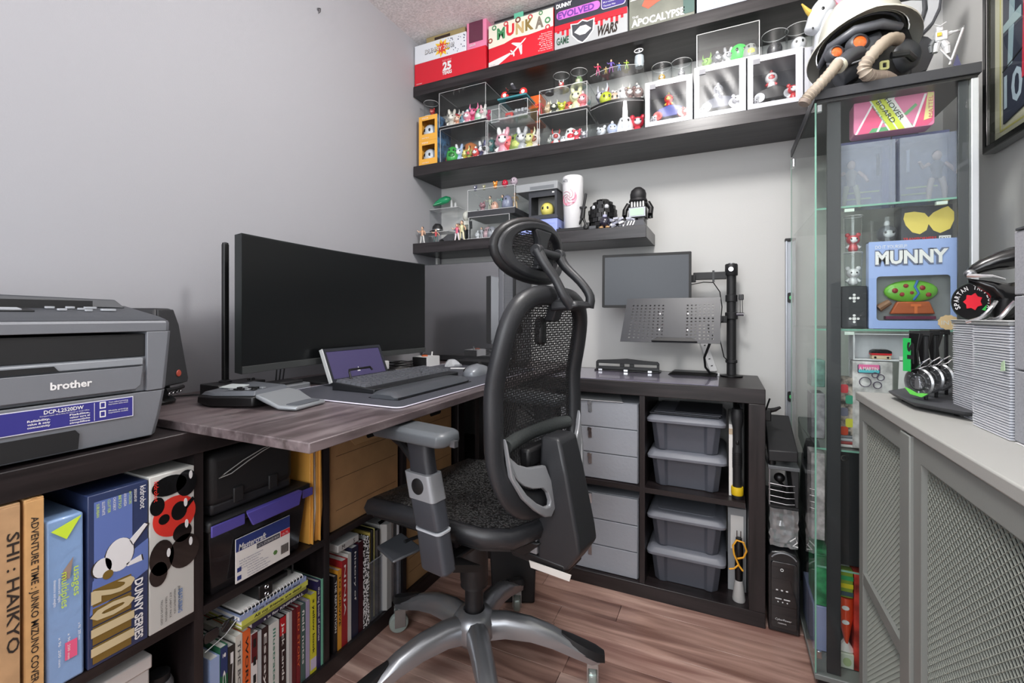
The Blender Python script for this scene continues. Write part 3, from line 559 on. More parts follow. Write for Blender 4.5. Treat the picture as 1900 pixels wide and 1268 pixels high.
# small monitor on the arm
def screen(name, w, h, d, M, t, bez, mbody, mscr, r=.004):
    part(name+'_back', MB().at(M).rrect(w, h, r, -d, -.0045), mbody, t, bevel=.002)
    o = rr(w, h, r); i = rr(w-2*bez, h-2*bez, .001)
    part('bezel', MB().at(M).frame(o, i, -.0045, 0), mbody, t); part('display_panel', MB().at(M).prism(i, -.0044, -.0018), mscr, t, smooth=0)
SCR = mat((20, 23, 27), .34, coat=.0); SCRG = mat((48, 53, 60), .36); bl = mat((6, 6, 7), .55)
a = Vector((.948, -.205, 0)); b = Vector((1.298, -.175, 0)); r_ = (b-a).normalized()
t = thing('small_monitor', 'small black widescreen monitor held on the arm by the wall', 'monitor', (1.12, -.19, 1.06))
M = frm(((a+b)/2).to_tuple()[:2]+(1.180,), r_, (0, .03, 1)); screen('monitor', .352, .222, .035, M, t, .010, bl, SCRG)
part('vesa_plate', MB().at(M).rrect(.10, .10, .004, -.045, -.034), BLK, t)
# perforated laptop tray
t = thing('laptop_tray', 'tilted black perforated metal laptop tray on the arm', 'laptop tray', (1.24, -.32, .93))
A, B = Vector((1.404, -.345, .935)), Vector((1.404, -.275, 1.102)); up = (B-A).normalized(); M = frm(A, (1, 0, 0), up); H = (B-A).length
mt = mat((44, 46, 52), .38)
mb = MB().at(M); W0, W1 = -.345, -.335
cols_l = [-.315+i*.0165 for i in range(8)]; cols_r = [-.112+i*.0145 for i in range(7)]; rows = [.018+i*.0132 for i in range(11)]
def perf(xs, ys, cw, ch, xa, xb, ya, yb, sk):
    gx = sorted(set([xa, xb]+[v for x in xs for v in (x-cw/2, x+cw/2)])); gy = sorted(set([ya, yb]+[v for y in ys for v in (y-ch/2, y+ch/2)]))
    for i in range(len(gx)-1):
        for j in range(len(gy)-1):
            cx, cy = (gx[i]+gx[i+1])/2, (gy[j]+gy[j+1])/2
            if any(abs(cx-x) < cw*.4 for x in xs) and any(abs(cy-y) < ch*.4 for y in ys): continue
            mb.add([(sk(x, y), y, z) for z in (-.0015, 0) for x, y in ((gx[i], gy[j]), (gx[i+1], gy[j]), (gx[i+1], gy[j+1]), (gx[i], gy[j+1]))], [(0, 3, 2, 1), (4, 5, 6, 7), (0, 1, 5, 4), (1, 2, 6, 5), (2, 3, 7, 6), (3, 0, 4, 7)])
skew = lambda x, y: x*(1+.0) if x > -.2 else -.2+(x+.2)*(1.05-.10*y/.18)
perf(cols_l, rows, .0062, .0052, -.345, -.195, 0, H, skew); perf(cols_r, rows, .0062, .0052, -.125, 0, 0, H, skew)
part('perforated_sheet', mb, mt, t, kind='stuff'); part('centre_panel', MB().at(M).box(-.195, -.125, 0, H, -.0015, 0), mt, t)
part('front_lip', MB().at(M).prism([(-.235, .002), (-.075, .002), (-.095, .016), (-.215, .016)], 0, .012), BLACK, t, bevel=.001)
for x in (-.21, -.11):
    for y in (.05, .115): part('screw_head', MB().at(M).lathe([(.0035, 0), (.003, .002), (0, .0025)], 12, (x, y, 0)), CHROME, t)
part('mount_plate', MB().at(M).box(-.20, -.12, .04, .125, -.008, -.002), BLK, t)
t = thing('video_cable', 'black cable looping down from the tray to the table', 'cable', (1.37, -.15, .80))
part('cable_run', MB().tube([(1.36, -.20, 1.0), (1.372, -.22, .955), (1.363, -.2, .92), (1.345, -.17, .87), (1.348, -.15, .83), (1.365, -.14, .806), (1.39, -.13, .8)], [.005, .0075, .005, .0045, .0045, .005, .006], 8), BLACK, t)
t = thing('power_cable', 'thin black cable hanging from the arm strap to the pole foot', 'cable', (1.41, -.1, .86)); part('cable_run', MB().tube([(1.29, -.13, 1.16), (1.34, -.12, 1.17), (1.376, -.11, 1.168), (1.40, -.11, 1.13), (1.408, -.11, 1.07), (1.398, -.115, .95), (1.415, -.11, .87), (1.428, -.10, .855)], .0022, 6), BLACK, t)
t = thing('wall_plate', 'white power strip with dark slots mounted low on the back wall', 'power strip', (1.36, -.01, .81)); part('strip_body', MB().at(frm((1.35, -.006, .88), (.93, 0, .3), (-.3, 0, .93))).rrect(.028, .17, .004, 0, .008), mat((222, 222, 222), .5), t)
for i in range(5): part('slot', MB().at(frm((1.35, -.0145, .88), (.93, 0, .3), (-.3, 0, .93))).rrect(.008, .004, .0015, 0, .0006, 0, -.06+i*.03), BLK, t)
# ================================================================ corner: computer tower behind a glass panel
t = thing('computer_tower', 'large grey computer tower with mirror-dark glass side in the corner', 'computer', (.28, -.12, .81))
pcm = mat((110, 111, 116), .4, .3); X0, X1, Yg, Z1 = .03, .545, -.215, 1.292
part('case_shell', MB().box(X0, X1, Yg+.012, -.02, .815, Z1), pcm, t, bevel=.003)
dg_ = mat((50, 51, 55), .03, coat=1.0)
mg = bpy.data.materials.new('tinted_glass'); mg.use_nodes = True; b_ = mg.node_tree.nodes['Principled BSDF']; b_.inputs['Base Color'].default_value = lin((165, 165, 168)); b_.inputs['Metallic'].default_value = .9; b_.inputs['Roughness'].default_value = .03
part('glass_side_panel', MB().box(X0, .462, Yg, Yg+.005, .84, Z1-.004), mg, t, bevel=.0005)
part('lower_shroud', MB().box(X0, .462, Yg+.001, Yg+.011, .816, .839), BLK, t); part('front_post', MB().box(.4635, .487, Yg-.001, Yg+.012, .815, Z1), pcm, t, bevel=.002); part('front_edge', MB().box(.535, .5455, Yg-.001, Yg+.012, .815, Z1), BLK, t)
pm = mat((150, 151, 155), .4, .5); mb = MB().at(FRY(.4875, Yg+.004, .83)); nx, nz = 12, 60; cw, ch = .0475/nx, .44/nz
for i in range(nx+1): mb.box(i*cw-.0006, i*cw+.0006, 0, .44, 0, .002)
for j in range(nz+1): mb.box(0, .0475, j*ch-.0008, j*ch+.0008, 0, .002)
part('front_mesh', mb, pm, t, kind='stuff')
for a in (.06, .50): part('case_foot', MB().box(a, a+.03, -.19, -.03, .8102, .815), BLK, t)
# ================================================================ on the desk
D = DT+.0003
t = thing('desk_mat', 'large dark grey desk mat with glowing white edge', 'desk mat', (.45, -.78, D))
part('mat', MB().at(frm((.4855, -.80, D), (1, 0, 0), (0, 1, 0))).rrect(.454, .88, .02, 0, .0035), mat((70, 72, 80), .5, bump=.4, bscale=400), t)
part('white_edge', MB().tube([(x+.4855, y-.80, D+.0025) for x, y in rr(.456, .882, .02)], .0016, 6, closed=True), mat((224, 220, 236), .4), t)
DM = D+.0036
# curved ultrawide monitor
t = thing('ultrawide_monitor', 'large curved ultrawide black monitor standing on the desk', 'monitor', (.17, -.92, D))
def curv(y): return .262-.028*(1-((y+.922)/.405)**2)      # screen bows away at its middle
ys = [-1.327+.81*i/24 for i in range(25)]; z0, z1 = .879, 1.253
mb = MB(); mb.loft([[(curv(y)+.0, y, z0), (curv(y), y, z1), (curv(y)-.028, y, z1-.003), (curv(y)-.028, y, z0+.003)] for y in ys]); part('monitor_housing', mb, mat((34, 38, 38), .4), t)
mb = MB(); mb.loft([[(curv(y)+.0001, y, z0+.021), (curv(y)+.0012, y, z0+.021), (curv(y)+.0012, y, z1-.004), (curv(y)+.0001, y, z1-.004)] for y in ys[0:1]+ys[1:-1]+ys[-1:]]); part('display_panel', mb, mat((13, 15, 16), .30), t)
part('chin', MB().loft([[(curv(y)+.0015, y, z0), (curv(y)+.004, y, z0+.001), (curv(y)+.004, y, z0+.019), (curv(y)+.0015, y, z0+.0205)] for y in ys]), mat((62, 64, 64), .35), t)
part('stand_column', MB().loft([[(x, y, z) for x, y in rr(.035, .055, .01, xo, -.92)] for xo, z in ((.165, D+.008), (.17, .95), (.18, 1.08))]), BLK, t, bevel=.002)
part('stand_hub', MB().box(.16, .212, -1.0, -.84, 1.0, 1.13), BLK, t, bevel=.01); part('stand_base', MB().at(frm((.17, -.92, D), (1, 0, 0), (0, 1, 0))).rrect(.16, .24, .03, 0, .008), BLK, t, bevel=.002)
# light tower behind monitor
t = thing('power_box', 'flat black switch box under the light bar', 'box', (.17, -1.28, D)); part('box_body', MB().box(.125, .205, -1.352, -1.215, D, .8485), BLK, t, bevel=.002)
for yy in (-1.25, -1.235): part('knob', MB().lathe([(.004, 0), (.004, .005), (.002, .006)], 12, (.18, yy, .8487)), BLACK, t)
t = thing('light_bar', 'tall thin black upright bar behind the wide monitor', 'light bar', (.155, -1.30, .849)); part('bar', MB().at(frm((.150, -1.298, .849), (1, 0, 0), (0, 1, 0))).rrect(.014, .016, .004, 0, .385), BLACK, t); part('bar_cap', MB().lathe([(.008, 0), (.008, .004), (.003, .006)], 16, (.150, -1.298, 1.234)), BLK, t)
part('bar_foot', MB().lathe([(.016, 0), (.016, .003), (.010, .006)], 20, (.150, -1.298, .849)), BLK, t)
# small touch display
t = thing('small_touch_display', 'small tilted display glowing dim purple in front of the wide monitor', 'display', (.28, -.94, DM))
M = frm((.290, -.935, .877), (0, 1, 0), (-.42, 0, 1)); screen('display', .262, .112, .012, M, t, .010, mat((40, 42, 48), .4), mat((74, 68, 104), .3, emit=.08), .006)
part('side_edge', MB().at(M).box(-.1345, -.1312, -.056, .056, -.012, .001), mat((210, 212, 212), .4), t); part('rear_prop', MB().tube([(.236, -.935, .90), (.27, -.935, DM+.003)], .005, 8), BLK, t)
part('front_foot', MB().box(.300, .322, -1.0, -.87, DM, DM+.006), SILVER, t, bevel=.001); part('logo_mark', MB().at(M).prism([(-.012, -.03), (.002, -.03), (-.004, -.014)], -.0017, -.0012), WHITE, t)
# keyboard
t = thing('keyboard', 'black full-size keyboard on the desk mat', 'keyboard', (.44, -.9, DM)); KX0, KX1, KY0, KY1 = .365, .525, -1.118, -.672
part('keyboard_case', MB().loft([[(KX1, KY0, DM), (KX1, KY1, DM), (KX0, KY1, DM), (KX0, KY0, DM)], [(KX1, KY0, DM+.012), (KX1, KY1, DM+.012), (KX0, KY1, DM+.024), (KX0, KY0, DM+.024)]]), mat((30, 31, 34), .4), t, bevel=.002)
km = mat((92, 94, 100), .4); kb_ = .0
key_me = None
def keycap(cx, cy, cz, w, d):
    m_ = MB().at(Matrix.Translation((cx, cy, cz)))
    m_.taper((-d/2, d/2, -w/2, w/2), (-d/2+.0022, d/2-.0022, -w/2+.0022, w/2-.0022), 0, .0085); return part('key', m_, km, t, smooth=0)
U_ = .019
for r, (xx, ks) in enumerate(((.382, [1]*4+[1]*4+[1]*4+[1]*3+[1]*4), (.402, [1]*13+[2]+[1]*3+[1]*4), (.421, [1.5]+[1]*12+[1.5]+[1]*3+[1]*4), (.440, [1.75]+[1]*11+[2.25]+[-3]+[1]*4), (.459, [2.25]+[1]*10+[2.75]+[-1, 1, -1]+[1]*4), (.478, [1.25]*3+[6.25]+[1.25]*4+[1]*3+[2, 1, 1]))):
    yy = KY0+.006+.008*0; tot = sum(abs(k) for k in ks); sc_ = (KY1-KY0-.012)/max(tot, 22.5 if r == 1 else tot)
    for k in ks:
        if k > 0: keycap(xx, yy+k*sc_/2, DM+.0235-(xx-KX0)*.075, k*sc_-.0016, .0175)
        yy += abs(k)*sc_
part('wire_guard', MB().tube([(.40, -1.075, DM+.022), (.385, -1.07, DM+.048), (.375, -1.06, DM+.054), (.375, -.97, DM+.054), (.38, -.965, DM+.045)], .0035, 8), BLACK, t)
t = thing('wrist_rest', 'padded black wrist rest in front of the keyboard', 'wrist rest', (.6, -.985, DM))
part('pad', MB().loft([[(x, y, z+DM) for x, z in ((.552+e, .001), (.648-e, .001), (.650-e, .006), (.632-e*.5, .019*s_), (.575+e*.5, .021*s_), (.553+e, .007))] for y, e, s_ in ((-1.172, .010, .6), (-1.165, .002, .9), (-1.14, 0, 1), (-.83, 0, 1), (-.802, .003, .9), (-.792, .012, .6))]), mat((72, 75, 80), .34, bump=.1), t)
part('pad_base', MB().box(.55, .652, -1.168, -.797, DM-.0002, DM+.0015), BLACK, t)
t = thing('mouse', 'silver and black mouse on the desk mat beside the chair back', 'mouse', (.575, -.63, DM)); msil = mat((128, 132, 138), .3, .2)
def mouse(mb, k=1): return mb.loft([[(.575+dx*k, y, DM+z) for dx, z in ((-w_, .0), (w_, .0), (w_*1.02, .012), (w_*.75, h_*.85), (0, h_), (-w_*.75, h_*.85), (-w_*1.02, .012))] for y, w_, h_ in ((-.686, .012, .014), (-.680, .024, .024), (-.655, .032, .036), (-.62, .033, .041), (-.585, .030, .034), (-.572, .022, .02), (-.568, .012, .012))])
part('mouse_shell', mouse(MB()), msil, t, smooth=60); part('thumb_grip', MB().ell((.548, -.64, DM+.016), .012, .032, .012), BLACK, t); part('scroll_wheel', MB().at(Matrix.Translation((.575, -.598, DM+.037)) @ Matrix.Rotation(R(90), 4, 'Y')).lathe([(.009, -.004), (.0095, 0), (.009, .004)], 16), BLACK, t)
# grey control pad with palm rest
t = thing('control_pad', 'grey and black control pad with small display and palm rest', 'control pad', (.33, -1.34, D), R(8))
gp = mat((92, 96, 102), .42); gs = mat((150, 154, 158), .3, .3)
part('pad_base', MB().loft([[(-.125, -.055, .004), (-.06, -.075, .002), (.06, -.06, .006), (.06, .06, .006), (-.09, .085, .004), (-.125, .06, .004)], [(-.128, -.05, .022), (-.06, -.077, .026), (.06, -.06, .03), (.06, .062, .03), (-.09, .088, .030), (-.128, .062, .026)]]), BLACK, t, False, bevel=.004)
part('top_face', MB().loft([[(-.124, -.045, .023), (-.055, -.07, .027), (.058, -.055, .031), (.058, .058, .031), (-.085, .083, .031), (-.124, .058, .027)], [(-.118, -.038, .031), (-.055, -.060, .036), (.05, -.045, .042), (.05, .05, .044), (-.08, .075, .044), (-.118, .05, .036)]]), gp, t, False, bevel=.002)
part('lcd_window', MB().at(Matrix.Translation((-.07, .005, .0395)) @ Matrix.Rotation(R(6), 4, 'X')).rrect(.06, .04, .003, 0, .0015), mat((196, 204, 204), .3), t, False)
for i in range(10): part('button', MB().at(Matrix.Translation((-.03+.018*(i % 5), -.04+.026*(i//5), .0395+.001*(i % 5)))).rrect(.012, .012, .003, 0, .003), BLACK if i % 3 else gs, t, False)
part('palm_rest', MB().loft([[(.055, -.05, .034), (.055, .058, .036), (.055, .058, .026), (.055, -.05, .024)], [(.09, -.058, .028), (.09, .060, .030), (.09, .060, .018), (.09, -.058, .016)], [(.13, -.056, .012), (.13, .056, .012), (.13, .056, .002), (.13, -.056, .002)], [(.178, -.05, .011), (.178, .05, .011), (.178, .05, .001), (.178, -.05, .001)]]), gs, t, False, bevel=.005, seg=3)
part('palm_inset', MB().at(Matrix.Translation((.153, 0, .0115))).rrect(.038, .085, .012, 0, .0012), gp, t, False)
part('cable', MB().tube([(.0, .085, .012), (-.05, .12, .006), (-.16, .10, .0035), (-.22, .06, .0035), (-.3, -.02, .004)], .002, 6), BLACK, t, False)
t = thing('docking_hub', 'grey slab-shaped hub with cable beside the small display', 'hub', (.24, -1.16, D)); part('hub_body', MB().at(frm((.208, -1.155, D), (1, 0, 0), (0, 1, 0))).rrect(.095, .12, .012, 0, .018), mat((128, 132, 136), .4, .3), t, bevel=.003); part('hub_stripe', MB().box(.165, .252, -1.2155, -1.2148, D+.006, D+.009), BLACK, t); part('upper_slab', MB().box(.17, .235, -1.19, -1.11, D+.0182, D+.026), BLK, t, bevel=.002)
for i in range(3): part('plug_lead', MB().tube([(.19, -1.15+.012*i, D+.01), (.15, -1.14+.012*i, D+.012), (.13, -1.12+.014*i, D+.06), (.15, -1.05+.01*i, .93)], .0022, 6), BLACK, t)
t = thing('network_puck', 'white square puck with black base under the monitor right half', 'box', (.21, -.74, D)); part('lower_base', MB().box(.17, .25, -.765, -.69, D, D+.016), BLACK, t, bevel=.002); part('upper_body', MB().box(.175, .24, -.775, -.715, D+.0163, D+.05), WHITE, t, bevel=.004)
t = thing('button_box', 'small white and black box with orange button and lever', 'controller', (.21, -.435, D)); part('box_body', MB().box(.172, .247, -.484, -.386, D, D+.042), BLK, t, bevel=.002); part('white_front', MB().box(.2475, .2495, -.484, -.386, D, D+.042), WHITE, t, bevel=.0008); part('white_top', MB().box(.173, .2490, -.482, -.388, D+.0423, D+.0445), WHITE, t, bevel=.0006)
part('orange_button', MB().lathe([(.014, 0), (.014, .004), (.010, .006), (0, .007)], 20, (.215, -.452, D+.0446)), mat((206, 104, 60), .4), t); part('lever', MB().cyl((.22, -.405, D+.0446), (.22, -.402, D+.062), .0035, n=10), WHITE, t)
t = thing('cable_tangle', 'black cable bundle coiled on a sheet under the monitor right end', 'cable', (.2, -.60, D)); random.seed(11)
part('coil', MB().tube([(.20+(.045+.006*math.sin(i*1.7))*math.cos(i*.55), -.60+(.055+.006*math.cos(i*2.3))*math.sin(i*.55), D+.006+.0009*i) for i in range(36)], .0035, 6), BLACK, t); part('paper_sheet', MB().box(.16, .255, -.66, -.53, D, D+.0012), PAPER, t)
t = thing('low_black_dock', 'low black box with cables in front of the computer tower', 'box', (.42, -.30, D)); part('dock_body', MB().box(.30, .62, -.36, -.235, D, D+.022), BLACK, t, bevel=.003); part('dock_lead', MB().tube([(.48, -.26, D+.022), (.50, -.25, D+.07), (.53, -.24, D+.085), (.56, -.23, D+.08)], .002, 6), BLACK, t)
t = thing('crumpled_wrap', 'crumpled grey plastic wrap near the tower', 'wrap', (.33, -.40, DM)); part('wrap_mass', MB().loft([[(.33+r_*math.cos(a)*(.8+.3*math.sin(3*a+z*90)), -.41+r_*.9*math.sin(a)*(.9+.25*math.cos(4*a)), DM+z) for a in [k*math.pi/7 for k in range(14)]] for r_, z in ((.045, 0), (.042, .008), (.032, .018), (.018, .028), (.005, .03))]), mat((176, 178, 182), .25, coat=.4), t, smooth=20)
t = thing('stylus_pen', 'thin white pen lying behind the mouse', 'pen', (.5, -.52, D)); part('pen_body', MB().cyl((.40, -.53, DM+.004), (.51, -.48, DM+.004), .003, n=8), WHITE, t)
# ================================================================ printer and speaker
PG = mat((112, 115, 121), .42, bump=.08, bscale=500); PD = mat((62, 65, 70), .45, bump=.08, bscale=500); PK = mat((28, 29, 31), .5); PL = mat((176, 180, 186), .4)
t = thing('laser_printer', 'grey laser printer with blue spec sticker on the left unit', 'printer', (.20, -1.80, .79)); y0, y1 = -2.0, -1.592
def side(z): return y1+.018*min(1, max(0, (z-.80)/.12))      # body widens upwards a little
zb = .7925
part('lower_body', MB().loft([[(.03, y0, z), (xf, y0, z), (xf, yr-.012, z), (xf-.014, yr, z), (.03, yr, z)] for z, xf, yr in ((zb+.004, .384, -1.602), (.835, .387, -1.594), (.885, .389, -1.586))]), PG, t, bevel=.0015)
part('middle_body', MB().loft([[(.03, y0, z), (xf, y0, z), (xf, yr-.012, z), (xf-.014, yr, z), (.03, yr, z)] for z, xf, yr in ((.8865, .382, -1.587), (.955, .382, -1.579))]).loft([[(.03, -1.625, z), (xf, -1.625, z), (xf, yr-.012, z), (xf-.014, yr, z), (.03, yr, z)] for z, xf, yr in ((.8865, .390, -1.586), (1.003, .390, -1.576))]), PG, t, bevel=.0015)
part('paper_drawer_recess', MB().at(FRX(.3885, -1.78, 0)).prism([(-.2, .800), (.05, .800), (.052, .826), (.046, .834), (-.2, .834)], 0, .0008), PK, t)
part('front_cover', MB().at(FRX(.3895, -1.79, 0)).prism([(-.2, .893), (.145, .893), (.153, .900), (.157, .936), (-.2, .936)], 0, .003), PG, t, bevel=.001)
part('output_slot', MB().box(.10, .3835, y0, -1.626, .9555, .9985), PK, t)
part('output_tray', MB().loft([[(.388, y0, .938), (.388, -1.630, .938), (.388, -1.630, .952), (.388, y0, .952)], [(.30, y0, .945), (.30, -1.645, .945), (.30, -1.645, .962), (.30, y0, .962)]]), mat((136, 140, 146), .4), t, bevel=.002)
part('tray_grip', MB().at(FRX(.3882, -1.79, 0)).prism([(-.06, .9385), (.035, .9385), (.028, .948), (-.055, .948)], 0, .0012), PK, t)
part('paper_stop', MB().box(.34, .376, -1.735, -1.728, .9535, .974), mat((120, 122, 128), .4), t, bevel=.001)
part('scanner_band', MB().loft([[(.03, y0, z), (xf, y0, z), (xf, yr-.015, z), (xf-.02, yr, z), (.03, yr, z)] for z, xf, yr in ((1.0035, .390, -1.576), (1.020, .391, -1.576), (1.0245, .388, -1.577))]), PG, t, bevel=.001)
part('control_panel', MB().loft([[(.388, y0, 1.0248), (.388, -1.585, 1.0248), (.21, -1.578, 1.0248), (.21, y0, 1.0248)], [(.370, y0, 1.033), (.368, -1.593, 1.033), (.22, -1.583, 1.056), (.22, y0, 1.056)]]), PD, t, bevel=.003)
part('lid_body', MB().loft([[(.26, y0, 1.057), (.26, -1.60, 1.050), (.03, -1.59, 1.05), (.03, y0, 1.05)], [(.255, y0, 1.078), (.24, -1.61, 1.068), (.03, -1.60, 1.070), (.03, y0, 1.078)]]), PD, t, bevel=.003)
part('lid_gap', MB().box(.262, .268, y0, -1.66, 1.049, 1.064), PK, t)
Mp = frm((.30, -1.8, 1.0446), (0, 1, 0), (-1, 0, .153))
part('lcd_screen', MB().at(Mp).rrect(.09, .022, .002, .001, .003, -.02, .0), PL, t); part('lcd_surround', MB().at(Mp).rrect(.115, .036, .004, -.001, .0012, -.018, 0), PK, t)
for i, (a, b_, w_, h_) in enumerate(((.072, .022, .014, .006), (.080, -.004, .014, .006), (.102, .024, .014, .006), (.112, .006, .012, .005), (.116, -.012, .012, .005), (.132, .022, .02, .007), (.150, -.004, .024, .008))): part('panel_button', MB().at(Mp).rrect(w_, h_, .0025, .0005, .0035, a, b_), PL, t)
text('brother', FRX(.3928, -1.768, .909), .0125, WHITE, t, w=.056, bold=.03)
st = part('spec_sticker', MB().at(FRX(.3893, -1.74, 0)).prism([(-.25, .842), (.092, .842), (.092, .880), (-.25, .880)], 0, .0005), mat((214, 214, 226), .4), t)
part('sticker_field', MB().at(FRX(.3898, -1.74, 0)).prism([(-.25, .8435), (.0905, .8435), (.0905, .8785), (-.25, .8785)], 0, .0003), mat((54, 52, 128), .4), st)
S = lambda y, z: FRX(.3902, y, z)
text('DCP-L2520DW', S(-1.775, .8695), .0062, WHITE, st, w=.052, bold=.02); text('Compact Laser All-in-One for Home or Small Office', S(-1.78, .8655), .0022, WHITE, st, w=.065)
for i, s_ in enumerate(('Reliability,', 'value & easy', 'connectivity')): text(s_, S(-1.795, .8595-i*.0052), .0034, WHITE, st, w=.028, bold=.02)
for i, s_ in enumerate(('Fiabilite,', 'valeur sure et', 'connectivite', 'simplifiee')): text(s_, S(-1.742, .8605-i*.0047), .0032, WHITE, st, w=.028, bold=.02)
part('divider_line', MB().at(S(-1.708, .845)).box(0, .0006, 0, .032, 0, .0003), WHITE, st)
for zz in (.865, .849): part('pictogram', MB().at(S(-1.70, zz)).frame(rect(0, 0, .009, .012), rect(.0015, .002, .0075, .010), 0, .0003), WHITE, st)
for i, s_ in enumerate(('Two-sided printing', 'Impression recto verso', 'Mobile printing', 'Impression mobile')): text(s_, S(-1.687, .8735-i*.0038-(.008 if i > 1 else 0)), .0024, WHITE, st, w=.03, bold=.01)
bpy.data.objects['laser_printer'].location.y += .018
t = thing('desk_speaker', 'tapered dark grey speaker behind the printer with red badge', 'speaker', (.15, -1.46, .81))
sp = mat((52, 53, 56), .7, bump=.5, bscale=700); c = Vector((.125, -1.47, 0))
Ms = Matrix.Translation((.10, -1.45, D)) @ Matrix.Rotation(R(28), 4, 'Z')
part('speaker_cabinet', MB().at(Ms).loft([[(-.06+tilt, -w_, z), (.045+tilt, -w_, z), (.045+tilt, w_, z), (-.06+tilt, w_, z)] for z, w_, tilt in ((.045, .056, .0), (.055, .06, 0), (.20, .040, -.012), (.243, .030, -.02))]), mat((40, 40, 43), .5), t, bevel=.006)
part('grille_cloth', MB().at(Ms).loft([[(.0455+tilt, -w_, z), (.050+tilt, -w_, z), (.050+tilt, w_, z), (.0455+tilt, w_, z)] for z, w_, tilt in ((.048, .054, .0), (.058, .057, 0), (.20, .038, -.012), (.24, .028, -.019))]), sp, t, bevel=.002)
part('badge', MB().at(Ms @ Matrix.Translation((.0502, .018, .075)) @ Matrix.Rotation(R(90), 4, 'Y')).lathe([(.009, 0), (.008, .0015), (0, .002)], 20), mat((196, 90, 74), .3), t)
part('speaker_foot', MB().at(Ms).lathe([(.045, 0), (.047, .006), (.035, .02), (.034, .044)], 28), BLACK, t)
for i in range(4): part('control_stud', MB().at(Ms).ell((.052, -.02+i*.014, .028), .004), CHROME, t)
part('control_rail', MB().at(Ms).tube([(.05, -.03, .038), (.056, .0, .038), (.05, .035, .038)], .005, 8), BLK, t)
# ================================================================ office chair (local frame: x forward, y to its left, z up)
CH = thing('office_chair', 'black mesh ergonomic office chair with headrest and silver five-star base', 'chair', (.779, -.998, 0), R(171))
cb = mat((40, 41, 44), .42, bump=.12, bscale=350); cbl = mat((24, 24, 26), .45); csil = mat((158, 160, 164), .3, .75); cgs = mat((150, 152, 156), .32, .35); mesh_m = mat((30, 30, 32), .6)
def cp(name, mb, m, parent=CH, **k): return part(name, mb, m, parent, False, **k)
# five-star base
hub = cp('base_hub', MB().lathe([(.0, .12), (.050, .13), (.062, .15), (.060, .185), (.046, .205), (.030, .212), (.029, .203)], 30), csil, smooth=50)
ang = [165-171, 93-171, 21-171, 309-171, 237-171]
for a in ang:
    Mr = Matrix.Rotation(R(a), 4, 'Z'); mb = MB().at(Mr); rings = []
    for r, zt, h, w_ in ((.035, .200, .060, .030), (.09, .203, .056, .027), (.16, .192, .052, .025), (.22, .170, .046, .024), (.28, .137, .036, .024), (.325, .112, .026, .025), (.348, .103, .018, .018)):
        rings.append([(r, -w_, zt-h), (r, -w_*1.02, zt-h*.35), (r, -w_*.6, zt-.004), (r, 0, zt), (r, w_*.6, zt-.004), (r, w_*1.02, zt-h*.35), (r, w_, zt-h)])
    leg = cp('leg', mb.loft(rings), csil, smooth=45)
    mb = MB().at(Mr); rings = []
    for r, zt, w_ in ((.245, .161, .010), (.275, .1465, .021), (.31, .130, .026), (.34, .117, .026), (.362, .108, .014)): rings.append([(r, -w_, zt-.022), (r, -w_*.7, zt-.003), (r, 0, zt), (r, w_*.7, zt-.003), (r, w_, zt-.022)])
    cp('foot_guard', mb.loft(rings), cbl, leg, smooth=50)
    sw = R({165-171: 60, 93-171: 20, 21-171: 85, 309-171: 30, 237-171: 40}[a]); Mc = Mr @ Matrix.Translation((.33, 0, 0)) @ Matrix.Rotation(sw, 4, 'Z')
    c = cp('caster', MB().at(Mc).lathe([(.011, .086), (.011, .095)], 16).box(-.016, .016, -.013, .013, .070, .088).box(-.008, .026, -.0155, -.0125, .022, .08).box(-.008, .026, .0125, .0155, .022, .08), mat((170, 172, 172), .25, .8), leg)
    Mw = Mc @ Matrix.Translation((.012, 0, .0315)) @ Matrix.Rotation(R(90), 4, 'X')
    cp('wheel', MB().at(Mw).lathe([(.012, -.011), (.027, -.011), (.0305, -.007), (.0312, 0), (.0305, .007), (.027, .011), (.012, .011)], 26), clear((.72, .84, .78), .08, 1.1, .1, 'clear_wheel', haze=.45, hcol=(.5, .56, .53)) if 'wheelmat' not in globals() else wheelmat, leg)
    cp('wheel_hub', MB().at(Mw).lathe([(.0, -.0115), (.010, -.0115), (.012, 0), (.010, .0115), (0, .0115)], 16), CHROME, leg)
cp('gas_cylinder', MB().lathe([(.0255, .19), (.0255, .33), (.0255, .335)], 28), cbl); cp('cylinder_shroud', MB().lathe([(.036, .282), (.0385, .280), (.037, .287), (.039, .297), (.039, .42)], 28), cbl)
mech = cp('tilt_mechanism', MB().loft([[(-.20, -.05, .435), (.09, -.05, .43), (.09, .05, .43), (-.20, .05, .435)], [(-.25, -.06, .485), (.12, -.065, .48), (.12, .065, .48), (-.25, .06, .485)]]), cbl, bevel=.006)
cp('tension_knob', MB().cyl((-.06, .065, .455), (-.06, .10, .455), .014, n=14), cbl, mech); cp('spring', MB().tube([(-.085-.003*i, .07+.008*math.cos(i*2), .455+.008*math.sin(i*2)) for i in range(16)], .0015, 5), CHROME, mech)
cp('lever_rod', MB().tube([(.06, .06, .46), (.07, .13, .45), (.075, .19, .455)], .005, 8), cbl); cp('lever_paddle', MB().loft([[(.02, .18, .445), (.12, .16, .450), (.13, .235, .440), (.05, .25, .432)], [(.02, .18, .452), (.12, .16, .457), (.13, .235, .447), (.05, .25, .439)]]), mat((60, 62, 66), .3, coat=.4), bevel=.004)
cp('seat_bar', MB().box(-.12, -.09, -.27, .27, .470, .482), cbl, bevel=.003)
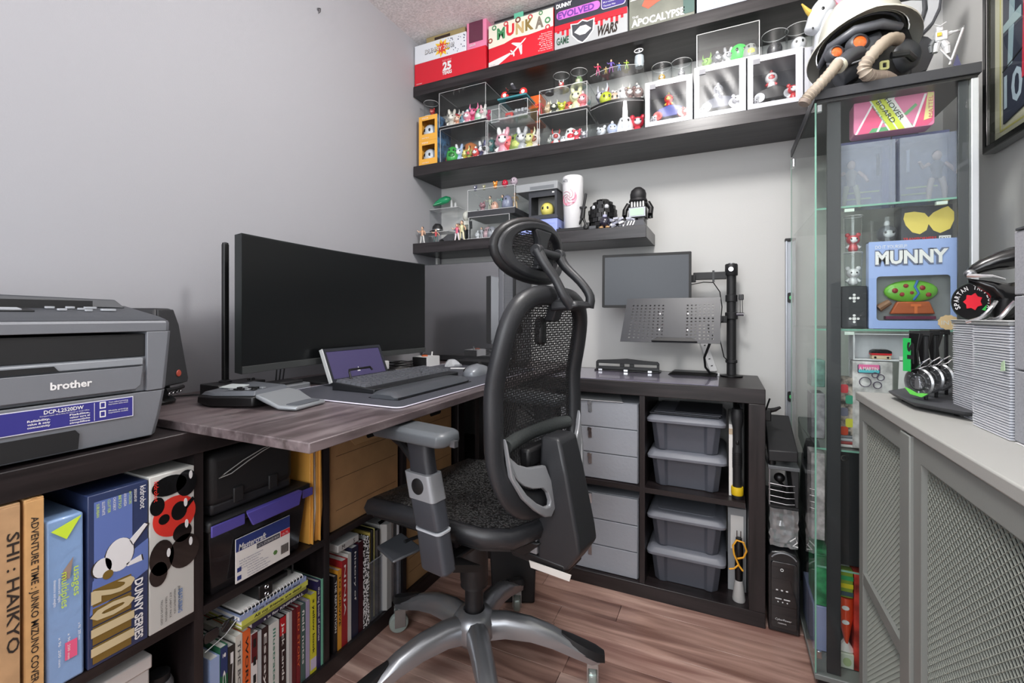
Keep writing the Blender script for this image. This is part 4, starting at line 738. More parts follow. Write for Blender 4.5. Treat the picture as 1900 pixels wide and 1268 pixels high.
# seat
def seat_z(x, y): return .548+.012*math.cos(x*5)-.010*math.cos(y*7)-max(0, x-.14)**2*2.6+abs(y)*.02
S_o = [(x, y) for x, y in ((.275, .10), (.285, 0), (.275, -.10), (.25, -.175), (.20, -.212), (.08, -.218), (-.08, -.215), (-.18, -.198), (-.235, -.15), (-.25, -.07), (-.253, 0), (-.25, .07), (-.235, .15), (-.18, .198), (-.08, .215), (.08, .218), (.20, .212), (.25, .175))]
def ring_s(k, dz): return [(x*k, y*k, seat_z(x*k, y*k)+dz) for x, y in S_o]
cp('seat_frame', MB().loft([ring_s(.90, -.054), ring_s(.985, -.046), ring_s(1.012, -.024), ring_s(.985, -.008), ring_s(.93, -.004), ring_s(.88, -.012)], caps=False), cb, smooth=60)
cp('seat_pan', MB().loft([ring_s(.93, -.058), ring_s(.93, -.046)]), cbl)
seat_m = bpy.data.materials.new('woven_seat'); seat_m.use_nodes = True; nt = seat_m.node_tree; b_ = nt.nodes['Principled BSDF']; b_.inputs['Roughness'].default_value = .38; tcn = nt.nodes.new('ShaderNodeTexCoord')
wv = nt.nodes.new('ShaderNodeTexVoronoi'); wv.inputs['Scale'].default_value = 190; nt.links.new(tcn.outputs['Object'], wv.inputs['Vector']); r = nt.nodes.new('ShaderNodeValToRGB'); r.color_ramp.elements[0].color = lin(104); r.color_ramp.elements[1].color = lin(30); r.color_ramp.elements[0].position = .1; r.color_ramp.elements[1].position = .6
nt.links.new(wv.outputs['Distance'], r.inputs[0]); nt.links.new(r.outputs[0], b_.inputs['Base Color']); bp = nt.nodes.new('ShaderNodeBump'); bp.inputs['Distance'].default_value = .002; bp.inputs['Strength'].default_value = .7; nt.links.new(wv.outputs['Distance'], bp.inputs['Height']); nt.links.new(bp.outputs[0], b_.inputs['Normal'])
N = 7; cp('seat_mesh', MB().loft([[(x*k/N, y*k/N, seat_z(x*k/N, y*k/N)-.003-.008*(1-k/N)) for x, y in S_o] for k in [.1]+list(range(1, N))+[N*.935]]), seat_m, smooth=80)
# back
def bx(z): return (-.256+(1.09-z)*.20) if z > .87 else (-.212-(0 if z > .72 else (.72-z)*.27))
half = [(0, 1.083), (.055, 1.083), (.105, 1.076), (.15, 1.055), (.178, 1.015), (.19, .95), (.194, .87), (.196, .79), (.192, .71), (.172, .645), (.125, .603), (.06, .583), (0, .577)]
from mathutils.geometry import interpolate_bezier
def smoothpath(P, n=3, closed=True):
    P = [Vector(p) for p in P]; out = []; m = len(P)
    for i in range(m if closed else m-1):
        p0, p1, p2, p3 = P[(i-1) % m if closed else max(i-1, 0)], P[i], P[(i+1) % m], P[(i+2) % m if closed else min(i+2, m-1)]
        for k in range(n):
            t = k/n; out.append(.5*((2*p1)+(-p0+p2)*t+(2*p0-5*p1+4*p2-p3)*t*t+(-p0+3*p1-3*p2+p3)*t**3))
    if not closed: out.append(P[-1])
    return out
loop = half+[(-y, z) for y, z in reversed(half[1:-1])]
ringp = smoothpath([(bx(z), y, z) for y, z in loop], 3)
mb = MB(); rings = []
m_ = len(ringp)
for i, p in enumerate(ringp):
    t_ = (ringp[(i+1) % m_]-ringp[i-1]).normalized(); inw = Vector((0, -p.y, .83-p.z)); 
    nrm = Vector((1, 0, 0)); side = t_.cross(nrm).normalized(); nrm = side.cross(t_).normalized(); low = max(0, min(1, (.74-p.z)/.12)); wd = .0245+.009*low; dp = .021-.006*low
    rings.append([p+side*wd*math.cos(a)*(1)+nrm*dp*math.sin(a) for a in [k*2*math.pi/14 for k in range(14)]])
rings.append(rings[0]); cp('back_frame', mb.loft(rings, caps=False), cb, smooth=70)
# woven back mesh, strand by strand, joined
def inside(y, z):
    c = False; L_ = loop
    for i in range(len(L_)):
        (y1, z1), (y2, z2) = L_[i], L_[i-1]
        if (z1 > z) != (z2 > z) and y < (y2-y1)*(z-z1)/(z2-z1)+y1: c = not c
    return c
def weave(ins, ysp, zsp, pitch_y, pitch_z, xf, wv_, sw_):
    mb = MB(); y = ysp[0]; k = 0
    while y < ysp[1]:
        run = []; z = zsp[0]
        while z <= zsp[1]+.001:
            if ins(y, z): run.append((xf(y, z), y+wv_*math.sin(z*2*math.pi/(pitch_z*4)+k*math.pi), z))
            z += pitch_z
        if len(run) > 1: mb.loft([[(x, a-sw_/2, b), (x, a+sw_/2, b), (x-.001, a, b)] for x, a, b in run])
        y += pitch_y; k += 1
    z = zsp[0]; k = 0
    while z < zsp[1]:
        run = []; y = ysp[0]
        while y <= ysp[1]:
            if ins(y, z): run.append((xf(y, z)+.0008, y, z+wv_*math.sin(y*2*math.pi/(pitch_y*4)+k*math.pi)))
            y += pitch_y
        if len(run) > 1: mb.loft([[(x, a, b-sw_/2), (x, a, b+sw_/2), (x-.001, a, b)] for x, a, b in run])
        z += pitch_z; k += 1
    return mb
cp('back_mesh', weave(inside, (-.19, .19), (.585, 1.075), .0058, .0062, lambda y, z: bx(z)-.012*0+.028*(1-(y/.19)**2)*.5, .0011, .0034), mesh_m, kind='stuff', smooth=0)
# lumbar pad, brackets, spine
cp('lumbar_roll', MB().tube([(-.215, .155, .735), (-.192, .08, .736), (-.185, 0, .737), (-.192, -.08, .736), (-.215, -.155, .735)], [.016, .021, .022, .021, .016], 14), mat((66, 70, 70), .5, bump=.6, bscale=160), smooth=80)
cp('lumbar_carrier', MB().box(-.235, -.205, -.085, .085, .668, .715), cbl, bevel=.008)
for s in (1, -1):
    out = [(.186, .765), (.176, .725), (.15, .700), (.115, .685), (.055, .676), (.046, .64), (.046, .575), (.062, .560), (.085, .567), (.12, .592), (.155, .628), (.180, .68)]
    inn = [(.170, .684), (.160, .668), (.142, .652), (.118, .640), (.082, .632), (.067, .618), (.064, .600), (.066, .588), (.085, .590), (.115, .608), (.142, .634), (.166, .672)]
    X_ = lambda y, z: bx(max(z, .6))-.014-.10*max(0, .19-abs(y))*(1 if abs(y) < .19 else 0)
    n = len(out); mb = MB(); vs = [(X_(a, b)+d, s*a, b) for d in (.0, -.012) for L_ in (out, inn) for a, b in L_]; fs = []
    for j in range(n):
        k = (j+1) % n; fs += [(j, k, k+n, j+n), (2*n+j, 3*n+j, 3*n+k, 2*n+k), (j, 2*n+j, 2*n+k, k), (n+j, n+k, 3*n+k, 3*n+j)]
    cp('silver_bracket', mb.add(vs, fs), cgs, bevel=.003, seg=3)
cp('spine', MB().loft([[(x, s*w_, z) for x, s in ((xa, -1), (xb, -1), (xb, 1), (xa, 1))] for xa, xb, w_, z in ((-.245, -.285, .040, .742), (-.243, -.296, .045, .735), (-.24, -.315, .047, .66), (-.236, -.345, .050, .52), (-.236, -.350, .050, .485), (-.236, -.320, .048, .440), (-.236, -.30, .046, .43))]), cb, bevel=.008, seg=3)
cp('spine_foot', MB().loft([[(-.16, -.045, .425), (-.31, -.045, .420), (-.31, .045, .420), (-.16, .045, .425)], [(-.15, -.05, .452), (-.31, -.05, .446), (-.31, .05, .446), (-.15, .05, .452)]]), cbl, bevel=.004)
cp('spine_gusset', MB().at(frm((0, .049, 0), (1, 0, 0), (0, 0, 1))).prism([(-.236, .452), (-.175, .452), (-.20, .48), (-.236, .50)], -.003, .09), cgs, bevel=.003)
cp('paper_tag', MB().loft([[(-.22, .052, .418), (-.325, .052, .418), (-.33, .052, .434), (-.215, .052, .434)], [(-.22, .054, .418), (-.325, .054, .418), (-.33, .054, .434), (-.215, .054, .434)]]), mat((216, 212, 206), .6))
# headrest
hx = lambda y, z: -.214-.10*(z-1.2)*(1 if z > 1.2 else -.6)+.9*(y**2)*1.1
ho = [(.154*math.cos(a), 1.196+.077*math.sin(a)*(1+.06*math.cos(2*a))) for a in [k*2*math.pi/32 for k in range(32)]]
def shell(mb, L_out, L_in, t0, t1):
    n = len(L_out); vs = [(hx(a, b)+d, a, b) for d in (t0, t1) for L_ in (L_out, L_in) for a, b in L_]; fs = []
    for j in range(n):
        k = (j+1) % n; fs += [(j, k, k+n, j+n), (2*n+j, 3*n+j, 3*n+k, 2*n+k), (j, 2*n+j, 2*n+k, k), (n+j, n+k, 3*n+k, 3*n+j)]
    return mb.add(vs, fs)
hi = [(.114*math.copysign(abs(math.cos(a))**.8, math.cos(a)), 1.198+.049*math.copysign(abs(math.sin(a))**.8, math.sin(a))) for a in [k*2*math.pi/32 for k in range(32)]]
cp('headrest_frame', shell(MB(), ho, hi, .016, -.010), cb, bevel=.007, seg=3, smooth=60)
rim = [Vector((hx(a, b)+.010, a, b)) for a, b in ho]; cp('headrest_cushion_edge', MB().tube(rim, .012, 10, closed=True), cbl, smooth=80)
cp('headrest_spine', MB().loft([[(hx(y, z)+d, y, z) for y, d in ((-w_, -.012), (w_, -.012), (w_, .008), (-w_, .008))] for z, w_ in ((1.15, .030), (1.17, .022), (1.20, .018), (1.225, .024), (1.25, .040))]), cb, bevel=.005)
inh = lambda y, z: (y/.116)**2+((z-1.198)/.051)**2 < 1
cp('headrest_mesh', weave(inh, (-.116, .116), (1.149, 1.248), .0055, .0058, lambda y, z: hx(y, z)+.008, .001, .003), mesh_m, kind='stuff', smooth=0)
cp('pivot_bar', MB().cyl((-.238, -.062, 1.188), (-.238, .062, 1.190), .011, n=14).box(-.238, -.212, -.028, .028, 1.16, 1.20), cb, bevel=.002)
for s, (a, b) in ((1, (.052, .018)), (-1, (-.058, -.06))):
    path = smoothpath([(-.238, a, 1.192), (-.258, a, 1.160), (-.282 if s > 0 else -.300, (a*.65+b*.35), 1.12), (-.300 if s > 0 else -.326, (a+b)/2, 1.083), (-.312 if s > 0 else -.322, b, 1.056)], 3, False)
    cp('headrest_arm', MB().tube(path, [.0145-.0035*math.sin(i/len(path)*3.1) for i in range(len(path))], 12), cb, smooth=70)
    cp('pivot_disc', MB().cyl((-.238, a-.009*s, 1.192), (-.238, a+.011*s, 1.192), .0155, n=20), cb, bevel=.002); cp('pivot_screw', MB().cyl((-.238, a+.011*s, 1.192), (-.238, a+.0125*s, 1.192), .004, n=12), CHROME)
cp('yoke_base', MB().loft([[(-.262, -.045, 1.045), (-.335, -.07, 1.055), (-.335, .03, 1.055), (-.262, .035, 1.045)], [(-.258, -.035, 1.070), (-.325, -.065, 1.070), (-.325, .025, 1.070), (-.258, .030, 1.075)]]), cb, bevel=.006)
cp('yoke_stem', MB().loft([[(-.262, -.022, 1.09), (-.29, -.022, 1.09), (-.29, .022, 1.09), (-.262, .022, 1.09)], [(-.235, -.018, 1.02), (-.262, -.018, 1.02), (-.262, .018, 1.02), (-.235, .018, 1.02)]]), cb, bevel=.004)
cp('height_slider', MB().box(-.228, -.205, -.016, .016, .96, 1.03), cbl, bevel=.008); cp('round_stop', MB().cyl((-.2, .07, 1.0), (-.19, .07, 1.0), .011, n=16), cbl)
# armrests
for s in (1, -1):
    arm = cp('armrest', MB().loft([[(x+dx, s*(.272+y*(1 if s > 0 else 1)), z) for x, y in rr(lx, ly, .012)] for z, lx, ly, dx in ((.482, .066, .036, -.120), (.487, .074, .042, -.120), (.567, .072, .042, -.104))]), mat((58, 60, 66), .42), bevel=.002)
    cp('trim_line', MB().loft([[(x-.104, s*(.272+y), z) for x, y in rr(.075, .045, .012)] for z in (.5665, .5705)]), PL if 'PL' in globals() else SILVER, arm)
    cp('upper_sleeve', MB().loft([[(x+dx, s*(.272+y), z) for x, y in rr(lx, ly, .012)] for z, lx, ly, dx in ((.571, .066, .038, -.102), (.577, .074, .044, -.101), (.632, .074, .044, -.087))]), mat((58, 60, 66), .42), arm)
    cp('silver_collar', MB().loft([[(x+dx, s*(.272+y), z) for x, y in rr(.077, .047, .010)] for z, dx in ((.632, -.087), (.688, -.073))]), cgs, arm, bevel=.001)
    cp('release_button', MB().at(Matrix.Translation((-.080, s*.2955, .662)) @ Matrix.Rotation(R(-90*s), 4, 'X')).lathe([(.0175, 0), (.0175, .0015), (.013, .003), (0, .0035)], 24), BLACK, arm)
    cp('arm_column', MB().loft([[(x+dx, s*(.270+y), z) for x, y in rr(lx, .034, .012)] for z, lx, dx in ((.688, .064, -.073), (.72, .060, -.068), (.752, .066, -.062))]), mat((44, 45, 49), .4), arm)
    cp('arm_pad', MB().loft([[(x, s*(.262+y), z) for x, y in ((-.138+e, -.038+e), (.055, -.044+e), (.085-e, -.022), (.085-e, .022), (.055, .044-e), (-.138+e, .038-e), (-.150+e, .022), (-.150+e, -.022))] for z, e in ((.752, .005), (.760, .0), (.776, .001), (.784, .010))]), mat((88, 92, 96), .36), arm, bevel=.003, smooth=50)
    cp('pad_arm', MB().tube([(-.05, s*.27, .70), (0, s*.265, .735), (.04, s*.262, .75)], .010, 10), BLACK, arm)
    cp('pad_lever', MB().box(-.162, -.148, s*.262-.006, s*.262+.006, .752, .766), SILVER, arm)
    cp('seat_link', MB().loft([[(-.18, s*.20, .462), (-.10, s*.20, .462), (-.10, s*.20, .478), (-.18, s*.20, .478)], [(-.15, s*.27, .484), (-.09, s*.27, .484), (-.09, s*.27, .50), (-.15, s*.27, .50)]]), BLACK, arm)
# waste bin behind the chair base
t = thing('waste_bin', 'black bin standing on the floor behind the chair column', 'bin', (.72, -.60, 0)); part('bin_body', MB().loft([[(.66, -.66, .001), (.80, -.60, .001), (.75, -.48, .001), (.61, -.54, .001)], [(.65, -.67, .28), (.81, -.60, .28), (.76, -.47, .28), (.60, -.54, .28)]]), BLK, t, bevel=.006); part('bin_lid', MB().loft([[(.645, -.675, .281), (.815, -.60, .281), (.765, -.465, .281), (.595, -.54, .281)], [(.655, -.665, .295), (.805, -.60, .295), (.757, -.475, .295), (.605, -.54, .295)]]), BLACK, t, bevel=.003)
# ================================================================ toys, cases and boxes on the three shelves
def toycol(c, r=.32): return mat(c, r, coat=.25)
EYE_M = mat((18, 18, 20), .2)
def toy(kind, x, y, z, h, c1, lab, c2=(235, 235, 232), rz=0, group=None, cat='toy', seg=10):
    t = thing(kind+'_toy' if not kind.endswith('figure') else kind, lab, cat, (x, y, z), R(rz), group); a, b = toycol(c1), toycol(c2)
    P = lambda n, mb, m, sm=80: part(n, mb, m, t, False, smooth=sm)
    if kind in ('eared', 'horned', 'round', 'bear'):
        P('body', MB().loft([[(r*math.cos(k*2*math.pi/seg), r*math.sin(k*2*math.pi/seg), zz) for k in range(seg)] for r, zz in ((.15*h, 0), (.19*h, .06*h), (.18*h, .22*h), (.11*h, .36*h))]), a)
        hr = .27*h if kind != 'round' else .30*h
        P('head', MB().ell((0, 0, .52*h), hr, hr*.9, .22*h if kind != 'round' else .30*h, seg, 7), a)
        P('arm', MB().cyl((.15*h, 0, .26*h), (.26*h, -.04*h, .14*h), .055*h, .065*h, 8), b); P('arm', MB().cyl((-.15*h, 0, .26*h), (-.26*h, -.04*h, .14*h), .055*h, .065*h, 8), b)
        P('face_patch', MB().ell((0, -hr*.72, .50*h), hr*.55, hr*.22, .13*h, 10, 6), b)
        for s in (1, -1): P('eye', MB().ell((s*.10*h, -hr*.88, .54*h), .035*h, .02*h, .04*h, 8, 5), EYE_M)
        if kind == 'eared':
            for s in (1, -1): P('ear', MB().tube([(s*.10*h, 0, .66*h), (s*.14*h, 0, .82*h), (s*.16*h, 0, .96*h)], [.07*h, .085*h, .055*h], 8), a if s > 0 else b)
        elif kind == 'horned':
            for s in (1, -1): P('horn', MB().tube([(s*.14*h, 0, .64*h), (s*.22*h, 0, .82*h), (s*.20*h, 0, h)], [.06*h, .04*h, .008*h], 7), b)
        elif kind == 'bear':
            for s in (1, -1): P('ear', MB().ell((s*.20*h, 0, .74*h), .10*h, .06*h, .10*h, 8, 6), a)
        else: P('topknot', MB().ell((0, 0, .85*h), .09*h, .09*h, .12*h, 8, 5), b)
    elif kind == 'dome':
        P('body', MB().lathe([(.0, 0), (.34*h, .0), (.38*h, .2*h), (.36*h, .5*h), (.25*h, .8*h), (.0, .95*h)], 14), a); P('belly', MB().ell((0, -.28*h, .35*h), .2*h, .12*h, .2*h, 10, 6), b)
        for s in (1, -1): P('eye', MB().ell((s*.12*h, -.32*h, .62*h), .05*h, .03*h, .06*h, 8, 5), EYE_M)
    elif kind == 'ball':
        P('body', MB().ell((0, 0, .5*h), .42*h, .42*h, .46*h, 14, 9), a); P('base', MB().lathe([(.2*h, 0), (.22*h, .06*h)], 12), b)
        for s in (1, -1): P('eye', MB().ell((s*.15*h, -.38*h, .55*h), .07*h, .03*h, .09*h, 8, 5), EYE_M)
    elif kind.endswith('figure'):
        sk = toycol((214, 176, 148)); sw = .10*h
        for s in (1, -1): P('leg', MB().tube([(s*.07*h, 0, .46*h), (s*.11*h, -.02*h*s, .24*h), (s*.13*h, .02*h*s, .03*h), (s*.13*h, -.05*h, .015*h)], [.055*h, .05*h, .035*h, .03*h], 7), b)
        P('torso', MB().tube([(0, 0, .44*h), (0, 0, .56*h), (0, 0, .72*h), (0, 0, .80*h)], [.085*h, .075*h, .115*h, .04*h], 9), a)
        P('arm', MB().tube([(.12*h, 0, .74*h), (.22*h, -.03*h, .62*h), (.26*h, -.10*h, .50*h)], [.04*h, .034*h, .028*h], 7), sk if kind != 'poised_figure' else a)
        P('arm', MB().tube([(-.12*h, 0, .74*h), (-.23*h, -.03*h, .68*h), (-.30*h, -.10*h, .78*h)], [.04*h, .034*h, .028*h], 7), sk if kind != 'poised_figure' else a)
        P('head', MB().ell((0, -.01*h, .89*h), .075*h, .08*h, .10*h, 10, 7), sk); P('hair', MB().ell((0, .015*h, .92*h), .082*h, .08*h, .09*h, 10, 6), toycol((40, 30, 28)))
    return t
edge_m = clear((.86, .88, .9), .35, 1.0, .1, 'acrylic_edge', haze=.35)
def acase(lab, x0, x1, y0, y1, z0, z1, base=.010, basem=BLACK, cat='display case', group=None, curved=0):
    t = thing('display_case', lab, cat, ((x0+x1)/2, (y0+y1)/2, z0)); d = .002
    if base:
        if curved: pts = [(x0, y1)]+[(x0+(x1-x0)*k/12, y0-curved*(1-((k/12-.5)*2)**2)) for k in range(13)]+[(x1, y1)]; part('base_plinth', MB().prism(pts, z0, z0+base), basem, t, bevel=.001)
        else: part('base_plinth', MB().box(x0-.001, x1+.001, y0-.001, y1, z0, z0+base), basem, t, bevel=.001)
    zb_ = z0+base
    if curved:
        fr = [(x0+(x1-x0)*k/12, y0-curved*(1-((k/12-.5)*2)**2)) for k in range(13)]
        mb = MB().loft([[(x, y, zb_), (x, y, z1), (x, y+d, z1), (x, y+d, zb_)] for x, y in fr]); mb.prism([(x0, y1)]+fr+[(x1, y1)], z1-d, z1)
        mb.box(x0, x0+d, y0+d, y1, zb_, z1-d).box(x1-d, x1, y0+d, y1, zb_, z1-d)
        part('acrylic_cover', mb, ACR, t); part('edge_line', MB().tube([(x, y, z1) for x, y in fr], .0012, 5), edge_m, t)
    else:
        mb = MB().box(x0, x1, y0, y0+d, zb_, z1).box(x0, x1, y1-d, y1, zb_, z1).box(x0, x0+d, y0+d, y1-d, zb_, z1).box(x1-d, x1, y0+d, y1-d, zb_, z1).box(x0+d, x1-d, y0+d, y1-d, z1-d, z1)
        part('acrylic_cover', mb, ACR, t)
        e = .0011; mb = MB()
        for (a, b) in ((x0, y0), (x1, y0), (x1, y1)): mb.box(a-e, a+e, b-e, b+e, zb_, z1)
        mb.box(x0, x1, y0-e, y0+e, z1-e, z1+e).box(x0-e, x0+e, y0, y1, z1-e, z1+e).box(x1-e, x1+e, y0, y1, z1-e, z1+e).box(x0, x1, y0-e, y0+e, zb_, zb_+2*e)
        part('edge_line', mb, edge_m, t, kind='stuff')
    return t
def tubecase(lab, x, y, z, r, h, group=None):
    t = thing('tube_case', lab, 'display case', (x, y, z), 0, group)
    part('clear_tube', MB().lathe([(r, .004), (r, h), (r-.0015, h), (r-.0015, .004)], 24), ACR, t, False); part('clear_lid', MB().lathe([(0, h), (r+.001, h), (r+.001, h+.004), (0, h+.004)], 24), ACR, t, False)
    part('base_disc', MB().lathe([(0, 0), (r, 0), (r, .004), (0, .004)], 24), edge_m, t, False); part('rim', MB().at(Matrix.Translation((0, 0, h+.002))).tube([((r+.0008)*math.cos(k*math.pi/12), (r+.0008)*math.sin(k*math.pi/12), 0) for k in range(24)], .0012, 5, closed=True), edge_m, t, False); return t
S1, S2, S3 = SH[0]+.0005, SH[1]+.0005, SH[2]+.0005
XA = lambda u, Y=-.24: at(u, 200, Y=Y).x
# ---------------------------------------------------------------- top shelf
YFR = -.248
F1 = lambda x, z: frm((x, YFR-.0006, z), *FY)
KR = mat((204, 26, 44), .4, coat=.3); CR = mat((220, 216, 200), .5); LW = mat((220, 224, 230), .45)
t = thing('toy_carton', 'red carton with 25 YEARS in white at left end of the top shelf', 'toy box', (.22, -.15, S1)); x0, x1 = .006, XA(903); zr = S1+.112
part('carton_body', MB().box(x0, x1, YFR, -.03, S1, zr), KR, t, bevel=.0015); text('25', F1((x0+x1)/2-.01, S1+.045), .038, WHITE, t, w=.05, align='CENTER', bold=.05); text('YEARS', F1((x0+x1)/2-.01, S1+.024), .016, WHITE, t, w=.056, align='CENTER', bold=.04); text('kidrobot', F1((x0+x1)/2-.01, S1+.088), .011, mat((236, 150, 160), .5), t, w=.052, align='CENTER'); text('kidrobot', F1(x0+.012, S1+.008), .006, WHITE, t, w=.034)
t = thing('toy_carton', 'white dotted carton with DUNNY lettering on a yellow burst above the red carton', 'toy box', (.15, -.15, zr)); x1b = XA(866); z2 = zr+.092
part('carton_body', MB().box(x0, x1b, YFR, -.05, zr+.0003, z2), LW, t, bevel=.0015)
decal([(.17+(.05 if k % 2 else .028)*math.cos(k*math.pi/9), zr+.046+(.044 if k % 2 else .026)*math.sin(k*math.pi/9)) for k in range(18)], frm((0, YFR-.0006, 0), *FY), mat((240, 200, 60), .5), t, 'burst'); decal([(.17+(.034 if k % 2 else .018)*math.cos(k*math.pi/9+.2), zr+.046+(.034 if k % 2 else .018)*math.sin(k*math.pi/9+.2)) for k in range(18)], frm((0, YFR-.0011, 0), *FY), mat((214, 70, 50), .5), t, 'burst')
text('DUNNY 2010!', F1(.07, zr+.036), .021, mat((26, 28, 60), .5), t, w=.17, bold=.05); text('DUNNY 2010!', frm((.071, YFR-.0015, zr+.037), *FY), .019, WHITE, t, w=.168, bold=.01)
random.seed(5)
for i in range(26):
    xx, zz = .20+.10*random.random(), zr+.008+.076*random.random(); decal(circ(xx, zz, .002+.0016*random.random(), 6), frm((0, YFR-.0006, 0), *FY), mat((44, 50, 90), .5), t, 'dot')
t = thing('toy_carton', 'narrow tan carton lying on the white dotted carton', 'toy box', (.2, -.15, z2)); part('carton_body', MB().box(.07, XA(862), YFR+.01, -.06, z2+.0003, z2+.031), mat((150, 134, 92), .6), t, bevel=.001); part('dark_label', MB().box(.12, .21, YFR+.009, YFR+.0098, z2+.008, z2+.021), mat((50, 34, 26), .6), t)
t = thing('toy_carton', 'pink windowed carton with a doll standing on the red carton', 'toy box', (.38, -.15, zr)); a, b = XA(867), XA(903); pk = mat((222, 130, 164), .45)
part('carton_body', MB().box(a, b, YFR+.004, -.08, zr+.0003, zr+.155), pk, t, bevel=.001); part('window_panel', MB().box(a+.014, b-.018, YFR+.001, YFR+.0038, zr+.03, zr+.135), mat((92, 40, 62), .15, coat=.8), t); text('doll', F1(a+.018, zr+.01), .012, WHITE, t, w=.03)
# MUNKA carton
t = thing('toy_carton', 'cream and red MUNKA carton with white aeroplane', 'toy box', (.58, -.15, S1)); x0, x1 = XA(908), XA(1028); zm = S1+.098; zt = S1+.192
part('carton_body', MB().box(x0, x1, YFR, -.03, S1, zt), KR, t, bevel=.0015); MM = frm((0, YFR-.0006, 0), *FY)
decal([(x0+.001, zm-.012), (x0+.08, zm-.006), (x0+.13, zm+.008), (x0+.2, zm+.004), (x1-.001, zm+.012), (x1-.001, zt-.001), (x0+.001, zt-.001)], MM, CR, t, 'printed_panel')
for i, (ch, c_) in enumerate(zip('MUNKA', ((60, 130, 84), (204, 44, 54), (186, 160, 110), (130, 110, 60), (120, 112, 100)))): text(ch, frm((x0+.045+i*.047, YFR-.0012, zm+.022+.004*(i % 2)), *FY), .047, mat(c_, .5), t, w=.040, bold=.05)
for (a, b, r_, c_) in ((.03, .085, .012, (70, 130, 90)), (.09, .088, .012, (190, 60, 70)), (.15, .09, .014, (110, 60, 50)), (.21, .086, .012, (190, 60, 70)), (.26, .09, .010, (70, 130, 90)), (.292, .05, .014, (70, 130, 90)), (.292, .02, .012, (190, 60, 70)), (.01, .03, .012, (150, 60, 50))):
    decal(circ(x0+a, zm+b-.006, r_, 12), frm((0, YFR-.0010, 0), *FY), mat(c_, .5), t, 'blot'); decal(circ(x0+a, zm+b-.006, r_*.5, 10), frm((0, YFR-.0014, 0), *FY), CR, t, 'blot')
ax, az = x0+.15, S1+.062
for pts in ([(-.038, -.026), (-.030, -.030), (.034, .022), (.040, .030), (.032, .028)], [(-.004, .0), (-.034, .022), (-.026, .024), (.014, .014)], [(.002, -.004), (.014, -.040), (.020, -.036), (.020, .006)], [(-.030, -.022), (-.040, -.008), (-.034, -.008), (-.022, -.018)], [(-.026, -.026), (-.022, -.040), (-.017, -.036), (-.018, -.022)]): decal([(ax+p, az+q_) for p, q_ in pts], MM, WHITE, t, 'aeroplane')
decal([(x0+.001, S1+.002), (x0+.05, S1+.002), (ax-.032, az-.024), (ax-.040, az-.018), (x0+.001, S1+.022)], MM, mat((226, 214, 214), .5), t, 'vapour_trail'); text('kidrobot', F1(x0+.006, S1+.006), .005, mat((120, 120, 120), .5), t, w=.03)
for i in range(9): text(('Benny Kline', 'Dan Goodsell', 'Sket One', 'Huck Gee', 'Frank Kozik', 'Tara', 'Mad', 'Amanda Visell', 'Travis Cain')[i], frm((x1-.006, YFR-.0008, zm-.012-i*.009), *FY), .0055, WHITE, t, w=.05+.008*(i % 3), align='RIGHT')
# stacked pair
x0, x1 = XA(1030), XA(1165); zq = S1+.105
t = thing('toy_carton', 'white and red graffiti carton with an eye crest under the black DUNNY carton', 'toy box', ((x0+x1)/2, -.15, S1)); part('carton_body', MB().box(x0, x1, YFR, -.03, S1, zq), mat((166, 168, 170), .5), t, bevel=.0015); cx = x0+.125
decal(rect(x0+.001, zq-.028, x1-.001, zq-.001), MM, KR, t, 'printed_panel')
for k in range(14):
    xx = x0+.012+k*.021
    if abs(xx-cx) > .045: decal(rect(xx, zq-.035-.030*((k*7) % 5)/5, xx+.011, zq-.026), MM, KR, t, 'drip')
sh_ = [(-.048, .040), (-.02, .036), (0, .046), (.02, .036), (.048, .040), (.044, -.006), (.02, -.034), (0, -.048), (-.02, -.034), (-.044, -.006)]
decal([(cx+p*1.1, S1+.052+q_*1.08) for p, q_ in sh_], frm((0, YFR-.0010, 0), *FY), WHITE, t, 'crest'); decal([(cx+p*.98, S1+.052+q_*.95) for p, q_ in sh_], frm((0, YFR-.0014, 0), *FY), mat((60, 62, 68), .5), t, 'crest')
decal([(cx-.036, S1+.055), (cx-.01, S1+.075), (cx+.015, S1+.075), (cx+.038, S1+.055), (cx+.012, S1+.038), (cx-.012, S1+.038)], frm((0, YFR-.0018, 0), *FY), WHITE, t, 'eye_mark'); decal(circ(cx, S1+.056, .015, 14), frm((0, YFR-.0022, 0), *FY), mat((180, 184, 186), .5), t, 'eye_mark')
text('GAME', F1(x0+.01, S1+.02), .03, mat((40, 80, 60), .5), t, w=.055, bold=.03); text('WARS', F1(cx+.065, S1+.015), .04, INK, t, w=.085, bold=.04, shear=.3)
t = thing('toy_carton', 'black DUNNY carton with magenta and violet plates above the graffiti carton', 'toy box', ((x0+x1)/2, -.15, zq)); part('carton_body', MB().box(x0, x1, YFR, -.03, zq+.0003, zq+.105), mat((48, 50, 60), .45), t, bevel=.0015)
text('DUNNY', F1(x0+.008, zq+.073), .017, WHITE, t, w=.07, bold=.05); decal([(x0+.005+a, zq+b) for a, b in rr(.19, .036, .016, .10, .040)], frm((0, YFR-.0006, 0), *FY), mat((206, 110, 200), .45), t, 'name_plate'); text('EVOLVED', frm((x0+.016, YFR-.0014, zq+.027), *FY), .026, mat((110, 60, 150), .5), t, w=.16, bold=.04)
decal([(x0+a, zq+b) for a, b in rr(.10, .085, .012, .255, .055)], frm((0, YFR-.0006, 0), *FY), mat((200, 190, 214), .4), t, 'artist_plate'); decal([(x0+a, zq+b) for a, b in rr(.094, .079, .011, .255, .055)], frm((0, YFR-.0010, 0), *FY), mat((70, 58, 130), .4), t, 'artist_plate')
